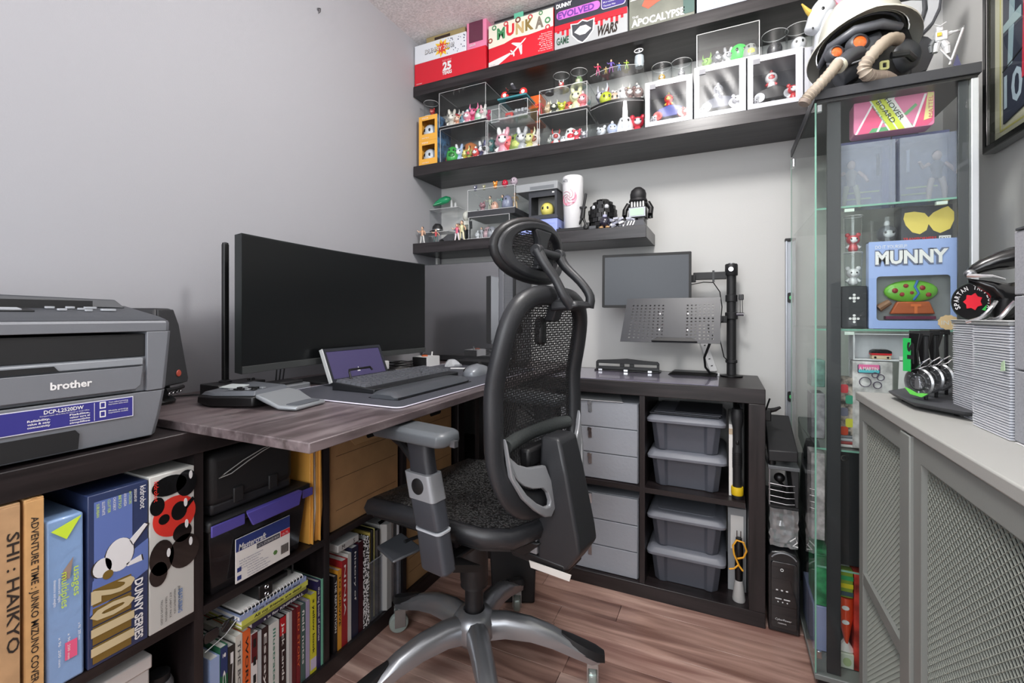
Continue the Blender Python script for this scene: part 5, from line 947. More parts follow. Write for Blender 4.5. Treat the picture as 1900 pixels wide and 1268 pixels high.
for i in range(5): text(('Sket One', 'Tristan Eaton', 'MAD', 'Kronk', 'Thomas Han')[i], frm((x0+.214, YFR-.0016, zq+.082-i*.015), *FY), .0075, WHITE, t, w=.05)
# APOCALYPSE carton
x0, x1 = XA(1168), XA(1289); t = thing('toy_carton', 'grey-green carton with white brushed APOCALYPSE lettering', 'toy box', ((x0+x1)/2, -.15, S1)); part('carton_body', MB().box(x0, x1, YFR, -.03, S1, S1+.20), mat((112, 114, 104), .5, var=.2, vscale=12), t, bevel=.0015)
text('APOCALYPSE', F1(x0+.01, S1+.012), .028, WHITE, t, w=.20, bold=.03); text('THE', F1(x0+.012, S1+.045), .009, WHITE, t, w=.025)
decal([(x0+.05, S1+.088), (x0+.075, S1+.070), (x0+.105, S1+.085), (x0+.14, S1+.098), (x0+.15, S1+.12), (x0+.10, S1+.112), (x0+.06, S1+.108)], MM, mat((206, 92, 70), .5), t, 'emblem'); decal(rect(x0+.005, S1+.118, x0+.09, S1+.122), MM, WHITE, t, 'stroke')
part('can_picture', MB().at(MM).rrect(.04, .075, .006, 0, .0006, x0+.225, S1+.05), mat((70, 96, 90), .5), t); text('X A X', VR(0, 0, 0) if 0 else frm((x0+.262, YFR-.001, S1+.09), (0, 0, -1), (1, 0, 0)), .014, PAPER, t, w=.07); text('Dxx', F1(x0+.18, S1+.098), .02, mat((190, 60, 90), .5), t, w=.05)
x0, x1 = XA(1293), XA(1415); t = thing('toy_carton', 'plain pale blue carton at the right of the top shelf', 'toy box', ((x0+x1)/2, -.15, S1)); part('carton_body', MB().box(x0, x1, YFR, -.03, S1, S1+.19), mat((188, 200, 220), .5), t, bevel=.0015); text('LIGHTNING', F1(x0+.06, S1+.02), .012, mat((150, 166, 196), .5), t, w=.15)
t = thing('document_tray', 'dark flat boxes piled above the MUNKA carton with mint clips', 'box', (.6, -.13, zt)); part('tray_body', MB().box(XA(915), XA(1028), YFR+.02, -.04, zt+.02, zt+.03), BLK, t); part('tray_lid', MB().box(XA(915), XA(1028), YFR+.02, -.04, zt+.0003, zt+.0198), mat((92, 96, 98), .5), t)
for u in (953, 1045): part('mint_clip', MB().box(XA(u), XA(u)+.045, YFR+.012, YFR+.0195, zt+.006, zt+.032), mat((96, 180, 150), .5), t)
# ---------------------------------------------------------------- middle shelf
Y2 = -.235
orange = mat((232, 172, 70), .5)
for i, lab in enumerate(('lower yellow windowed box with a pale egg-shaped toy', 'upper yellow windowed box with a pale egg-shaped toy')):
    zz = S2+i*.1225; x0, x1 = .03, XA(812); t = thing('windowed_box', lab, 'toy box', ((x0+x1)/2, -.18, zz)); o = [(x0, zz+.0003), (x1, zz+.0003), (x1, zz+.122), (x0, zz+.122)]; i_ = [(x0+.018, zz+.032), (x1-.014, zz+.032), (x1-.014, zz+.100), (x0+.018, zz+.100)]
    part('box_front', MB().at(frm((0, Y2-.01, 0), *FY)).frame(o, i_, -.003, 0), orange, t); part('box_shell', MB().box(x0, x0+.002, Y2-.007, -.12, zz+.0003, zz+.122).box(x0+.002, x1-.002, Y2-.007, -.12, zz+.1195, zz+.122).box(x0+.002, x1-.002, Y2-.007, -.12, zz+.0003, zz+.003), orange, t)
    part('picture_side', MB().box(x1-.002, x1, Y2-.007, -.12, zz+.0003, zz+.122), mat((70, 110, 150), .5, var=.8, vscale=40), t); part('box_liner', MB().box(x0+.002, x1-.002, -.15, -.148, zz+.003, zz+.1195), mat((72, 72, 76), .6), t)
    text('MINI', frm((x0+.02, Y2-.0106, zz+.107), *FY), .008, PAPER, t, w=.035); text('series', frm((x0+.02, Y2-.0106, zz+.010), *FY), .007, PAPER, t, w=.04)
    toy('ball', (x0+x1)/2-.010, -.203, zz+.0035, .092, (188, 198, 206), ('pale egg-shaped toy inside the %s yellow box' % ('lower', 'upper')[i]), (220, 220, 220))
tubecase('clear tube on the yellow boxes at left end of the middle shelf', .075, -.205, S2+.246, .036, .075); toy('bear', .083, -.205, S2+.2505, .055, (170, 40, 42), 'dark red toy in the tube on the yellow boxes', (206, 120, 110))
def xr(u0, u1, Y=Y2): return XA(u0, Y), XA(u1, Y)
x0, x1 = xr(817, 905); acase('lower clear case beside the yellow boxes on the middle shelf', x0, x1, Y2, -.07, S2, S2+.165, .003, edge_m)
def row(items, x0, x1, z, case, y=-.19):
    n = len(items)
    for i, (k, h, c1, c2, d) in enumerate(items):
        hw = .30*h*1.3; x = min(max(x0+(x1-x0)*(i+.5)/n, x0+hw-.006), x1-hw+.006); yy = y-.008-.010*((i*5) % 3-1); yy = max(yy, Y2+.004+hw*.9); toy(k, x, yy, z, h*1.25, c1, '%s in %s' % (d, case), c2, rz=(i*37) % 40-20)
random.seed(12)
def backrow(n, x0, x1, z, case, y=-.125, hm=.085, up=.045):
    t = thing('clear_riser', 'low clear step at the back of '+case, 'riser', ((x0+x1)/2, y, z)); part('riser_top', MB().box(x0, x1, y-.035, y+.035, z+up-.002, z+up), edge_m, t); part('riser_leg', MB().box(x0, x0+.002, y-.035, y+.035, z, z+up-.002), ACR, t); part('riser_leg', MB().box(x1-.002, x1, y-.035, y+.035, z, z+up-.002), ACR, t); z += up+.0002
    for i in range(n):
        k = ('eared', 'bear', 'horned', 'round')[(i+n) % 4]; cn, c = (('white', (226, 224, 224)), ('pink', (222, 140, 160)), ('teal', (100, 160, 160)), ('yellow', (214, 200, 90)), ('red', (196, 60, 66)), ('green', (110, 160, 90)), ('grey', (130, 132, 140)))[(i*3+n*2+int(x0*50)) % 7]
        toy(k, x0+(x1-x0)*(i+.5)/n, y, z, hm*(.85+.25*random.random()), c, '%s %s toy, %s from left at back of %s' % (cn, k+('-shaped' if k == 'bear' else ''), ('first', 'second', 'third', 'fourth', 'fifth')[i], case), (230, 226, 222))
cA = 'the lower case beside the yellow boxes'
row([('ball', .04, (206, 50, 48), (240, 240, 240), 'red ball-shaped toy with white top'), ('dome', .07, (60, 160, 70), (30, 100, 40), 'bright green dome toy'), ('eared', .075, (170, 190, 222), (236, 236, 240), 'pale blue long-eared toy'), ('horned', .065, (224, 206, 70), (250, 240, 160), 'yellow horned toy'),
     ('bear', .05, (150, 160, 80), (222, 90, 90), 'olive toy with red arms'), ('round', .055, (216, 76, 76), (240, 240, 240), 'red and white round toy'), ('eared', .075, (90, 90, 130), (236, 236, 236), 'slate violet eared toy'), ('horned', .06, (226, 222, 226), (60, 60, 60), 'white horned toy')], x0+.008, x1-.008, S2+.0035, cA)
backrow(2, x0+.18, x1-.02, S2+.0035, cA)
toy('dome', x0+.115, -.135, S2+.0035, .125, (196, 120, 70), 'large orange mushroom-like toy in the lower case beside the yellow boxes', (226, 180, 80))
x0, x1 = xr(815, 901); acase('upper clear case with black base stacked left on the middle shelf', x0, x1, Y2, -.07, S2+.1655, S2+.345, .012)
row([('horned', .07, (180, 176, 160), (210, 206, 190), 'bone grey horned toy'), ('eared', .075, (206, 200, 190), (236, 230, 220), 'cream eared toy'), ('bear', .06, (220, 160, 130), (240, 210, 190), 'peach bear-like toy'), ('ball', .05, (120, 160, 176), (220, 220, 220), 'teal ball toy'), ('round', .06, (232, 150, 170), (250, 250, 250), 'pink round toy with white face'),
     ('horned', .08, (206, 60, 110), (240, 130, 170), 'magenta horned toy'), ('dome', .065, (150, 200, 160), (230, 240, 230), 'mint dome toy'), ('eared', .065, (226, 224, 220), (232, 180, 190), 'white eared toy with pink face')], x0+.008, x1-.008, S2+.178, 'the upper left case')
backrow(2, x0+.01, x0+.09, S2+.178, 'the upper left case', hm=.08)
toy('ball', (x0+x1)/2-.002, -.135, S2+.178, .115, (110, 150, 166), 'grey-blue ball toy at the back of the upper left case', (200, 200, 200)); toy('bear', x0+.19, -.115, S2+.178, .115, (214, 70, 120), 'tall pink bear-eared toy at the back of the upper left case', (250, 240, 240))
toy('round', x1+.018, -.12, S2+.2, .001, (0, 0, 0), 'x') if 0 else None
x0, x1 = xr(904, 999); acase('single low clear case in the second column of the middle shelf', x0, x1, Y2-.012, -.07, S2, S2+.155, .003, edge_m)
row([('eared', .105, (236, 226, 228), (230, 180, 190), 'white long-eared toy with pink arms'), ('eared', .11, (224, 160, 176), (240, 240, 240), 'pink long-eared toy'), ('round', .075, (230, 86, 88), (240, 120, 120), 'coral red round toy'), ('dome', .085, (130, 150, 70), (196, 206, 110), 'olive green dome toy'), ('eared', .095, (176, 178, 182), (220, 220, 222), 'grey eared toy'),
     ('horned', .09, (200, 196, 120), (220, 220, 180), 'yellowish horned toy'), ('eared', .085, (232, 220, 214), (150, 90, 60), 'cream eared toy with brown arms')], x0+.012, x1-.012, S2+.0035, 'the single low case', y=-.18)
backrow(3, x0+.02, x1-.10, S2+.0035, 'the single low case', hm=.09)
t = thing('toy_picture_card', 'white triangular backing card inside the single low case', 'card', (.55, -.1, S2)); part('card_sheet', MB().at(frm((.545, -.10, S2+.004), *FY)).prism([(-.03, .0), (.03, .0), (.03, .12), (-.035, .12)], 0, .001), PAPER, t); part('card_print', MB().at(frm((.545, -.1012, S2+.004), *FY)).prism([(-.02, .08), (.02, .08), (0, .05)], 0, .0006), mat((90, 130, 90), .5), t)
zc = S2+.156; x0, x1 = xr(925, 978); acase('small clear case with toy truck standing on the low case', x0, x1, Y2+.005, -.12, zc, zc+.075, .003, edge_m)
t = thing('toy_truck', 'small silver and red toy truck in the small clear case', 'toy', ((x0+x1)/2, -.19, zc)); cxm = (x0+x1)/2
part('truck_bed', MB().box(cxm-.01, cxm+.06, -.205, -.165, zc+.014, zc+.034), SILVER, t, bevel=.002); part('cab', MB().box(cxm-.052, cxm-.014, -.207, -.163, zc+.010, zc+.040), mat((196, 70, 66), .4), t, bevel=.004); part('grille', MB().box(cxm-.045, cxm-.022, -.209, -.207, zc+.014, zc+.026), CHROME, t)
for a in (-.038, .0, .045): part('wheel', MB().at(Matrix.Translation((cxm+a, -.208, zc+.012)) @ Matrix.Rotation(R(90), 4, 'X')).lathe([(0, 0), (.008, 0), (.008, .006), (0, .006)], 14), BLACK, t)
for i in range(4): part('load_crate', MB().cb((cxm+.002+i*.016, -.186, zc+.043), (.012, .03, .016-(i % 2)*.004)), mat((170, 172, 176), .4), t)
zt2 = zc+.0755; t = thing('teal_box', 'flat teal picture box under the toy motorbike', 'toy box', (cxm, -.19, zt2)); part('box_body', MB().box(cxm-.075, cxm+.07, Y2-.006, -.12, zt2+.012, zt2+.020), mat((60, 130, 140), .4), t, bevel=.001); part('card_pad', MB().box(cxm-.04, cxm+.04, Y2+.01, -.14, zt2+.0003, zt2+.0118), BLACK, t)
t = thing('toy_motorbike', 'toy motorbike with red and white wheels on the teal box', 'toy', (cxm, -.2, zt2+.02)); zw = zt2+.0203
for a in (-.048, .045):
    part('wheel', MB().at(Matrix.Translation((cxm+a, -.215, zw+.019)) @ Matrix.Rotation(R(90), 4, 'X')).lathe([(.008, -.006), (.017, -.006), (.019, 0), (.017, .006), (.008, .006)], 20), mat((212, 50, 48), .4), t); part('wheel_hub', MB().at(Matrix.Translation((cxm+a, -.215, zw+.019)) @ Matrix.Rotation(R(90), 4, 'X')).lathe([(0, -.007), (.009, -.007), (.009, .007), (0, .007)], 16), PAPER, t)
part('bike_body', MB().tube([(cxm-.045, -.215, zw+.022), (cxm-.02, -.215, zw+.032), (cxm+.01, -.215, zw+.026), (cxm+.042, -.215, zw+.022)], [.006, .010, .011, .005], 8), BLACK, t); part('rider_torso', MB().tube([(cxm+.006, -.215, zw+.034), (cxm-.004, -.215, zw+.050), (cxm-.012, -.215, zw+.060)], [.008, .009, .007], 8), mat((60, 60, 66), .4), t); part('rider_head', MB().ell((cxm-.012, -.215, zw+.064), .0075, n=10, m=6), mat((150, 150, 156), .3), t); part('handlebar', MB().tube([(cxm-.034, -.235, zw+.045), (cxm-.032, -.215, zw+.042), (cxm-.034, -.195, zw+.045)], .002, 6), CHROME, t)
t = thing('orange_box', 'bright orange box behind the toy motorbike', 'toy box', (.64, -.1, zc)); part('box_body', MB().box(XA(976, -.13), XA(1003, -.13), -.13, -.06, zc, zt2+.055), mat((224, 104, 40), .5), t, bevel=.001); part('dark_side', MB().box(XA(976, -.13), XA(1003, -.13), -.1315, -.1302, zc+.01, zc+.07), mat((110, 84, 40), .5), t)
toy('poised_figure', XA(994), -.19, zc, .075, (206, 44, 60), 'small red standing figure right of the toy truck', (206, 44, 60)); acase('slim clear case with pale blue card left of the toy truck', XA(907), XA(923), Y2+.02, -.13, zc, zc+.062, .003, edge_m)
x0, x1 = xr(1001, 1089); acase('lower clear case in the third column of the middle shelf', x0, x1, Y2, -.07, S2, S2+.128, .003, edge_m)
row([('round', .05, (150, 156, 150), (200, 200, 196), 'grey-green round toy'), ('horned', .06, (220, 220, 224), (180, 60, 60), 'white toy with red horns'), ('dome', .035, (206, 210, 214), (240, 240, 240), 'low white dome toy'), ('dome', .065, (230, 232, 232), (214, 40, 60), 'white dome toy with red heart front'), ('bear', .055, (224, 80, 96), (240, 240, 240), 'pinkish red bear-eared toy'), ('horned', .05, (150, 150, 160), (220, 220, 224), 'grey horned toy')], x0+.02, x1-.006, S2+.0035, 'the lower third-column case')
acase('upper clear case with black base in the third column', x0, x1, Y2, -.07, S2+.1285, S2+.245, .012)
row([('round', .06, (190, 166, 130), (230, 210, 180), 'tan round toy'), ('horned', .055, (60, 66, 60), (220, 220, 200), 'dark green-grey horned toy'), ('bear', .055, (190, 196, 60), (240, 240, 120), 'lime yellow bear-eared toy'), ('ball', .045, (196, 84, 70), (230, 200, 190), 'brick red ball toy'), ('eared', .095, (226, 226, 180), (236, 236, 200), 'large pale yellow eared toy'), ('round', .07, (216, 120, 128), (236, 190, 196), 'rose pink round toy')], x0+.008, x1-.008, S2+.141, 'the upper third-column case')
backrow(4, x0+.02, x1-.01, S2+.141, 'the upper third-column case', hm=.065, up=.03)
for u, lab, k, c1, c2 in ((1036, 'left clear tube on the third-column case', 'horned', (214, 60, 60), (240, 240, 240)), (1069, 'right clear tube on the third-column case', 'dome', (120, 150, 100), (220, 200, 180))):
    tubecase(lab, XA(u), -.20, S2+.246, .035, .062); toy(k, XA(u), -.20, S2+.2505, .045, c1, ('red and white toy in the ' if k == 'horned' else 'green dome toy in the ')+lab, c2)
t = thing('jar_lid', 'black round lid lying left of the two clear tubes', 'lid', (XA(1012), -.19, S2+.246)); part('lid_disc', MB().lathe([(0, 0), (.02, 0), (.021, .008), (.0, .010)], 20), mat((60, 60, 64), .4), t, False)
x0, x1 = xr(1093, 1193); acase('lower bow-fronted clear case in the fourth column', x0, x1, Y2+.02, -.06, S2, S2+.125, .003, edge_m, curved=.035)
row([('bear', .065, (226, 228, 232), (200, 204, 210), 'white bear-eared toy with black eyes'), ('round', .06, (190, 200, 226), (236, 236, 240), 'ice blue round toy'), ('dome', .075, (232, 234, 238), (210, 214, 220), 'white glossy dome toy'), ('bear', .085, (206, 40, 62), (226, 206, 210), 'crimson bear-eared toy')], x0+.01, x1-.005, S2+.0035, 'the lower bow-fronted case', y=-.17)
acase('upper bow-fronted clear case with black base in the fourth column', x0, x1, Y2+.02, -.06, S2+.1255, S2+.27, .012, curved=.035)
row([('horned', .09, (150, 150, 170), (210, 210, 220), 'grey-violet horned toy'), ('ball', .055, (190, 200, 60), (220, 220, 140), 'lime green ball toy'), ('ball', .05, (200, 176, 156), (226, 210, 200), 'beige ball toy'), ('dome', .07, (214, 214, 214), (180, 180, 184), 'light grey dome toy'), ('bear', .065, (110, 80, 76), (222, 214, 210), 'brown bear-eared toy'), ('round', .06, (150, 130, 126), (230, 230, 230), 'taupe round toy')], x0+.012, x1-.01, S2+.138, 'the upper bow-fronted case', y=-.17)
backrow(4, x0+.02, x1-.02, S2+.138, 'the upper bow-fronted case', hm=.075)
for u, c1, c2, d, h in ((1106, (200, 60, 90), (190, 90, 130), 'tiny crimson figure with outstretched arm', .052), (1121, (190, 160, 70), (190, 160, 70), 'tiny mustard figure', .030), (1131, (110, 90, 170), (130, 60, 140), 'tiny violet figure with round shield', .055), (1146, (90, 130, 200), (90, 130, 200), 'tiny blue figure with raised arms', .034), (1160, (160, 190, 70), (130, 170, 60), 'tiny lime figure with raised arms', .038)):
    toy('poised_figure', XA(u), -.21, S2+.2705, h, c1, d+' on the bow-fronted case', c2)
t = thing('clear_robot', 'clear plastic toy robot with ring visor on the bow-fronted case', 'toy', (XA(1183), -.2, S2+.2705)); part('robot_body', MB().lathe([(0, 0), (.016, 0), (.020, .02), (.018, .045), (0, .05)], 14), mat((176, 186, 192), .15, coat=.6), t, False); part('robot_head', MB().lathe([(0, .05), (.014, .052), (.014, .068), (0, .074)], 12), SILVER, t, False); part('visor', MB().at(Matrix.Translation((0, -.016, .061)) @ Matrix.Rotation(R(90), 4, 'X')).tube([(.017*math.cos(k*.5236), .008*math.sin(k*.5236), 0) for k in range(12)], .002, 5, closed=True), WHITE, t, False); part('antenna', MB().cyl((0, 0, .074), (0, 0, .088), .002, n=6), SILVER, t, False)
# white windowed boxes with kart-riding toys
wbx = mat((184, 185, 191), .45); back_m = mat((96, 98, 104), .5); FOIL = clear((.93, .94, .95), .03, .8, .26, 'window_film')
for k, (u0, u1, dh, lab, cc) in enumerate(((1197, 1285, .178, 'white windowed box with a red and blue toy vehicle, leftmost of the white boxes', ((60, 70, 150), (212, 44, 40), (214, 186, 60))), (1288, 1384, .196, 'white windowed box with a grey toy vehicle, middle of the white boxes', ((92, 96, 110), (150, 152, 160), (200, 200, 206))),
        (1387, 1490, .192, 'white windowed box with a black toy vehicle left of the gas mask hose', ((26, 26, 28), (50, 50, 54), (190, 60, 66))), (1493, 1522, .185, 'white windowed box partly behind the gas mask hose', ((90, 90, 94), (120, 120, 120), (200, 150, 140))))):
    x0, x1 = xr(u0, u1, -.245); z1 = S2+dh; t = thing('windowed_box', lab, 'toy box', ((x0+x1)/2, -.16, S2)); o = [(x0, S2), (x1, S2), (x1, z1), (x0, z1)]; i_ = [(x0+.018, S2+.020), (x1-(.022 if k < 3 else .006), S2+.020), (x1-(.022 if k < 3 else .006), z1-.022), (x0+.018, z1-.022)]
    part('box_front', MB().at(frm((0, -.245, 0), *FY)).frame(o, i_, -.002, 0), wbx, t); part('box_shell', MB().box(x0, x0+.002, -.243, -.09, S2, z1).box(x1-.002, x1, -.243, -.09, S2, z1).box(x0, x1, -.243, -.09, z1-.002, z1).box(x0, x1, -.243, -.09, S2, S2+.002), wbx, t); part('box_back', MB().box(x0+.002, x1-.002, -.093, -.09, S2+.002, z1-.002), back_m, t)
    bl_ = MB(); nx_ = 14
    bl_.loft([[(i_[0][0]+(i_[1][0]-i_[0][0])*a/nx_, -.2435+.0022*math.sin(a*.9+b*.8)*math.sin(math.pi*a/nx_)*math.sin(math.pi*b/10), i_[0][1]+(i_[2][1]-i_[0][1])*b/10) for b in range(11)] for a in range(nx_+1)], closed=False); part('window_film', bl_, FOIL, t, smooth=80)
    part('hang_tab', MB().box(x0+.018, x0+.04, -.2472, -.2452, z1-.030, z1-.012), mat((130, 130, 136), .5), t)
    cx = (x0+x1)/2; zb2 = S2+.022; v = thing('toy_vehicle', ('%s toy vehicle inside the %s white box' % (('red and blue', 'grey', 'black', 'dull grey')[k], ('leftmost', 'middle', 'third', 'rightmost')[k])), 'toy', (cx, -.18, zb2))
    ma, mbb, mc = [toycol(c) for c in cc]
    part('vehicle_body', MB().loft([[(cx+a, -.18-w_, zb2+.035+h0), (cx+a, -.18+w_, zb2+.035+h0), (cx+a, -.18+w_*.7, zb2+.035+h1), (cx+a, -.18-w_*.7, zb2+.035+h1)] for a, w_, h0, h1 in ((-.065, .012, 0, .012), (-.04, .022, -.008, .03), (.0, .026, -.01, .040), (.04, .024, -.008, .030), (.062, .014, 0, .014))]), ma, v, bevel=.003)
    for a in (-.045, .048): part('wheel', MB().at(Matrix.Translation((cx+a, -.205, zb2+.032)) @ Matrix.Rotation(R(90), 4, 'X')).lathe([(.006, -.006), (.017, -.006), (.019, 0), (.017, .006), (.006, .006), (0, .004)], 18), mbb if k == 0 else SILVER, v)
    part('stand', MB().box(cx-.04, cx+.04, -.20, -.16, zb2, zb2+.010).box(cx-.006, cx+.006, -.185, -.175, zb2+.010, zb2+.03), SILVER, v)
    toy('round', cx-.005, -.18, zb2+.072, .062 if k != 2 else .07, cc[1] if k < 2 else (206, 204, 206), ('round-headed rider toy in the %s white box' % ('leftmost', 'middle', 'third', 'rightmost')[k]), cc[2])
    if k < 3: toy('bear', cx+.062, -.21, zb2, .075 if k else .06, cc[2] if k else (214, 44, 40), ('standing bear-eared toy at right inside the %s white box' % ('leftmost', 'middle', 'third')[k]), (226, 226, 230)); toy('dome', cx-.06, -.205, zb2, .04, (196, 198, 202), ('small silver dome toy at left inside the %s white box' % ('leftmost', 'middle', 'third')[k]), (120, 120, 126))
zk = S2+.1785
for u, lab, c1 in ((1226, 'left clear tube on the leftmost white box', (206, 160, 60)), (1263, 'right clear tube on the leftmost white box', (150, 150, 156))): tubecase(lab, XA(u), -.205, zk, .038, .068); toy('round', XA(u), -.205, zk+.0045, .045, c1, ('amber' if c1[0] > 200 else 'grey')+' round toy in the '+lab, (220, 220, 220))
x0, x1 = xr(1293, 1409); acase('wide clear case on the middle white box with green toys', x0, x1, Y2, -.12, S2+.1965, S2+.325, .003, edge_m)
part('inner_riser', MB().box(x0+.02, x1-.02, -.148, -.13, S2+.2, S2+.262), mat((118, 120, 128), .3, coat=.4), None)
o = bpy.data.objects['inner_riser']; tag(o, 'grey stepped riser inside the wide clear case', 'riser')
row([('horned', .058, (150, 200, 90), (120, 170, 70), 'lime green horned toy'), ('round', .052, (90, 92, 98), (200, 200, 206), 'dark grey round toy with white mark'), ('eared', .06, (214, 216, 218), (150, 150, 156), 'white eared toy'), ('ball', .066, (60, 206, 80), (40, 170, 60), 'glossy bright green ball toy'), ('dome', .055, (150, 152, 150), (226, 216, 110), 'grey dome toy with yellow front')], x0+.015, x1-.01, S2+.2, 'the wide clear case', y=-.188)
for u, lab, c1, c2, hh in ((1440, 'left clear tube on the black-vehicle box', (60, 60, 64), (200, 214, 60), .088), (1486, 'right clear tube on the black-vehicle box', (216, 216, 220), (220, 220, 224), .092)): tubecase(lab, XA(u), -.19, S2+.1925, .042, hh); toy('ball', XA(u), -.19, S2+.197, .06, c1, ('black ball toy with lime base in the ' if c1[0] < 100 else 'white ball toy in the ')+lab, c2)
# ---------------------------------------------------------------- lowest shelf
Y3 = -.235; XC = lambda u, Y=-.22: at(u, 420, Y=Y).x
toy('action_figure', XC(787), -.235, S3, .085, (206, 160, 130), 'small bare-chested fighter figure at the very left of the lowest shelf', (206, 206, 204)); toy('action_figure', XC(812), -.235, S3, .066, (180, 50, 56), 'small red-shirted lunging figure at left of the lowest shelf', (70, 96, 96), rz=30)
t = thing('toy_car', 'grey and black model car between the small figures', 'toy', (XC(828), -.18, S3)); cx = XC(828)
part('car_body', MB().loft([[(cx+a, -.20, S3+.008+h0), (cx+a, -.15, S3+.008+h0), (cx+a, -.155, S3+.01+h1), (cx+a, -.195, S3+.01+h1)] for a, h0, h1 in ((-.06, 0, .010), (-.035, 0, .018), (-.01, 0, .034), (.025, 0, .034), (.05, 0, .016), (.065, 0, .010))]), mat((70, 72, 76), .2, coat=.6), t, bevel=.003)
for a in (-.038, .042): part('wheel', MB().at(Matrix.Translation((cx+a, -.2, S3+.010)) @ Matrix.Rotation(R(90), 4, 'X')).lathe([(0, -.004), (.010, -.004), (.010, .004), (0, .004)], 16), BLACK, t)
# clear stepped risers
for (u0, u1, y0, y1, h, lab) in ((778, 832, -.20, -.12, .062, 'low clear riser holding the dark hat toy'), (797, 850, -.115, -.045, .20, 'tall clear riser holding the green whale toy')):
    a, b = XC(u0, y0), XC(u1, y0); t = thing('clear_riser', lab, 'riser', ((a+b)/2, (y0+y1)/2, S3)); part('riser_top', MB().box(a, b, y0, y1, S3+h-.003, S3+h), edge_m, t); part('riser_leg', MB().box(a, a+.003, y0, y1, S3, S3+h-.003), ACR, t); part('riser_leg', MB().box(b-.003, b, y0, y1, S3, S3+h-.003), ACR, t)
cx = XC(812, -.16); zz = S3+.0625; t = thing('hat_toy', 'black broad-brimmed dome toy on the low clear riser', 'toy', (cx, -.16, zz)); part('brim', MB().lathe([(0, 0), (.040, 0), (.042, .006), (.030, .010), (0, .010)], 22, (cx, -.16, zz)), BLACK, t, smooth=50); part('crown', MB().lathe([(.028, .010), (.026, .03), (.015, .045), (0, .048)], 18, (cx, -.16, zz)), BLK, t, smooth=70); part('white_band', MB().lathe([(.0295, .010), (.029, .016)], 22, (cx, -.16, zz)), SILVER, t)
cx = XC(822, -.08); zz = S3+.2005; t = thing('whale_toy', 'green whale-shaped toy on the tall clear riser', 'toy', (cx, -.08, zz)); gr = mat((44, 166, 110), .35, coat=.4)
part('stand', MB().box(cx-.02, cx-.005, -.085, -.075, zz, zz+.032), ACR, t); part('whale_body', MB().tube([(cx-.062, -.08, zz+.028), (cx-.04, -.08, zz+.036), (cx-.01, -.08, zz+.045), (cx+.025, -.08, zz+.052), (cx+.045, -.08, zz+.055)], [.003, .012, .019, .019, .008], 12), gr, t, smooth=80); part('tail_fluke', MB().loft([[(cx-.06, -.08, zz+.028), (cx-.085, -.10, zz+.036), (cx-.08, -.08, zz+.024), (cx-.085, -.06, zz+.036)], [(cx-.06, -.08, zz+.031), (cx-.085, -.10, zz+.039), (cx-.08, -.08, zz+.027), (cx-.085, -.06, zz+.039)]]), gr, t); part('fin', MB().loft([[(cx-.02, -.095, zz+.04), (cx+.0, -.095, zz+.036), (cx-.03, -.125, zz+.02)], [(cx-.02, -.095, zz+.037), (cx+.0, -.095, zz+.033), (cx-.03, -.125, zz+.017)]]), gr, t)
for u, h, lab in ((838, .052, 'tiny translucent obelisk on the tall riser'), (845, .034, 'tiny white figure with silver base on the tall riser')):
    t = thing('tiny_ornament', lab, 'toy', (XC(u, -.08), -.08, zz)); part('ornament_body', MB().lathe([(0, 0), (.007, 0), (.006, h*.7), (0, h)], 8), mat((206, 208, 208), .3), t, False); part('ornament_base', MB().lathe([(0, 0), (.010, 0), (.010, .003), (0, .003)], 10), SILVER, t, False)
for u, c1, c2, h, y, lab, k in ((851, (90, 110, 150), (200, 196, 200), .10, -.16, 'blue-capped small figure behind the pink one', 'poised_figure'), (848, (210, 90, 120), (230, 220, 224), .085, -.225, 'pink and white small figure on the lowest shelf', 'action_figure'), (857, (206, 206, 160), (220, 214, 180), .10, -.215, 'pale yellow slim figure on the lowest shelf', 'action_figure')): toy(k, XC(u, y), y, S3, h, c1, lab, c2)
cx = XC(867, -.20); t = thing('block_soldier', 'tall grey and white articulated toy with plain round helmet left of the clear cases', 'toy', (cx, -.2, S3)); lg, wg, dk = mat((120, 124, 118), .4), mat((206, 208, 198), .35), mat((34, 36, 38), .4)
for s in (-1, 1): part('leg', MB().box(cx+s*.009-.006, cx+s*.009+.006, -.208, -.192, S3+.010, S3+.055), dk, t, bevel=.002); part('boot', MB().box(cx+s*.009-.006, cx+s*.009+.006, -.214, -.192, S3, S3+.010), wg, t, bevel=.002); part('arm', MB().tube([(cx+s*.020, -.2, S3+.095), (cx+s*.025, -.203, S3+.06)], [.006, .005], 8), dk, t)
part('torso', MB().box(cx-.016, cx+.016, -.210, -.190, S3+.055, S3+.098), lg, t, bevel=.003); part('chest_plate', MB().box(cx-.014, cx+.014, -.213, -.2102, S3+.078, S3+.098), wg, t, bevel=.001); part('round_helmet', MB().ell((cx, -.2, S3+.122), .024, .022, .026, 14, 9), wg, t)
x0, x1 = XC(870, Y3), XC(945, Y3); acase('lower clear case with white glassy figurines on the lowest shelf', x0, x1, Y3, -.07, S3, S3+.105, .003, edge_m)
def glassy(cases, x0, x1, z, names, cols):
    for i, (h, c, lab, k) in enumerate(cases): toy(k, x0+(x1-x0)*(i+.6)/len(cases), -.18-.015*(i % 2), z, h, c, lab, tuple(min(255, v+20) for v in c), rz=(i*53) % 50-25)
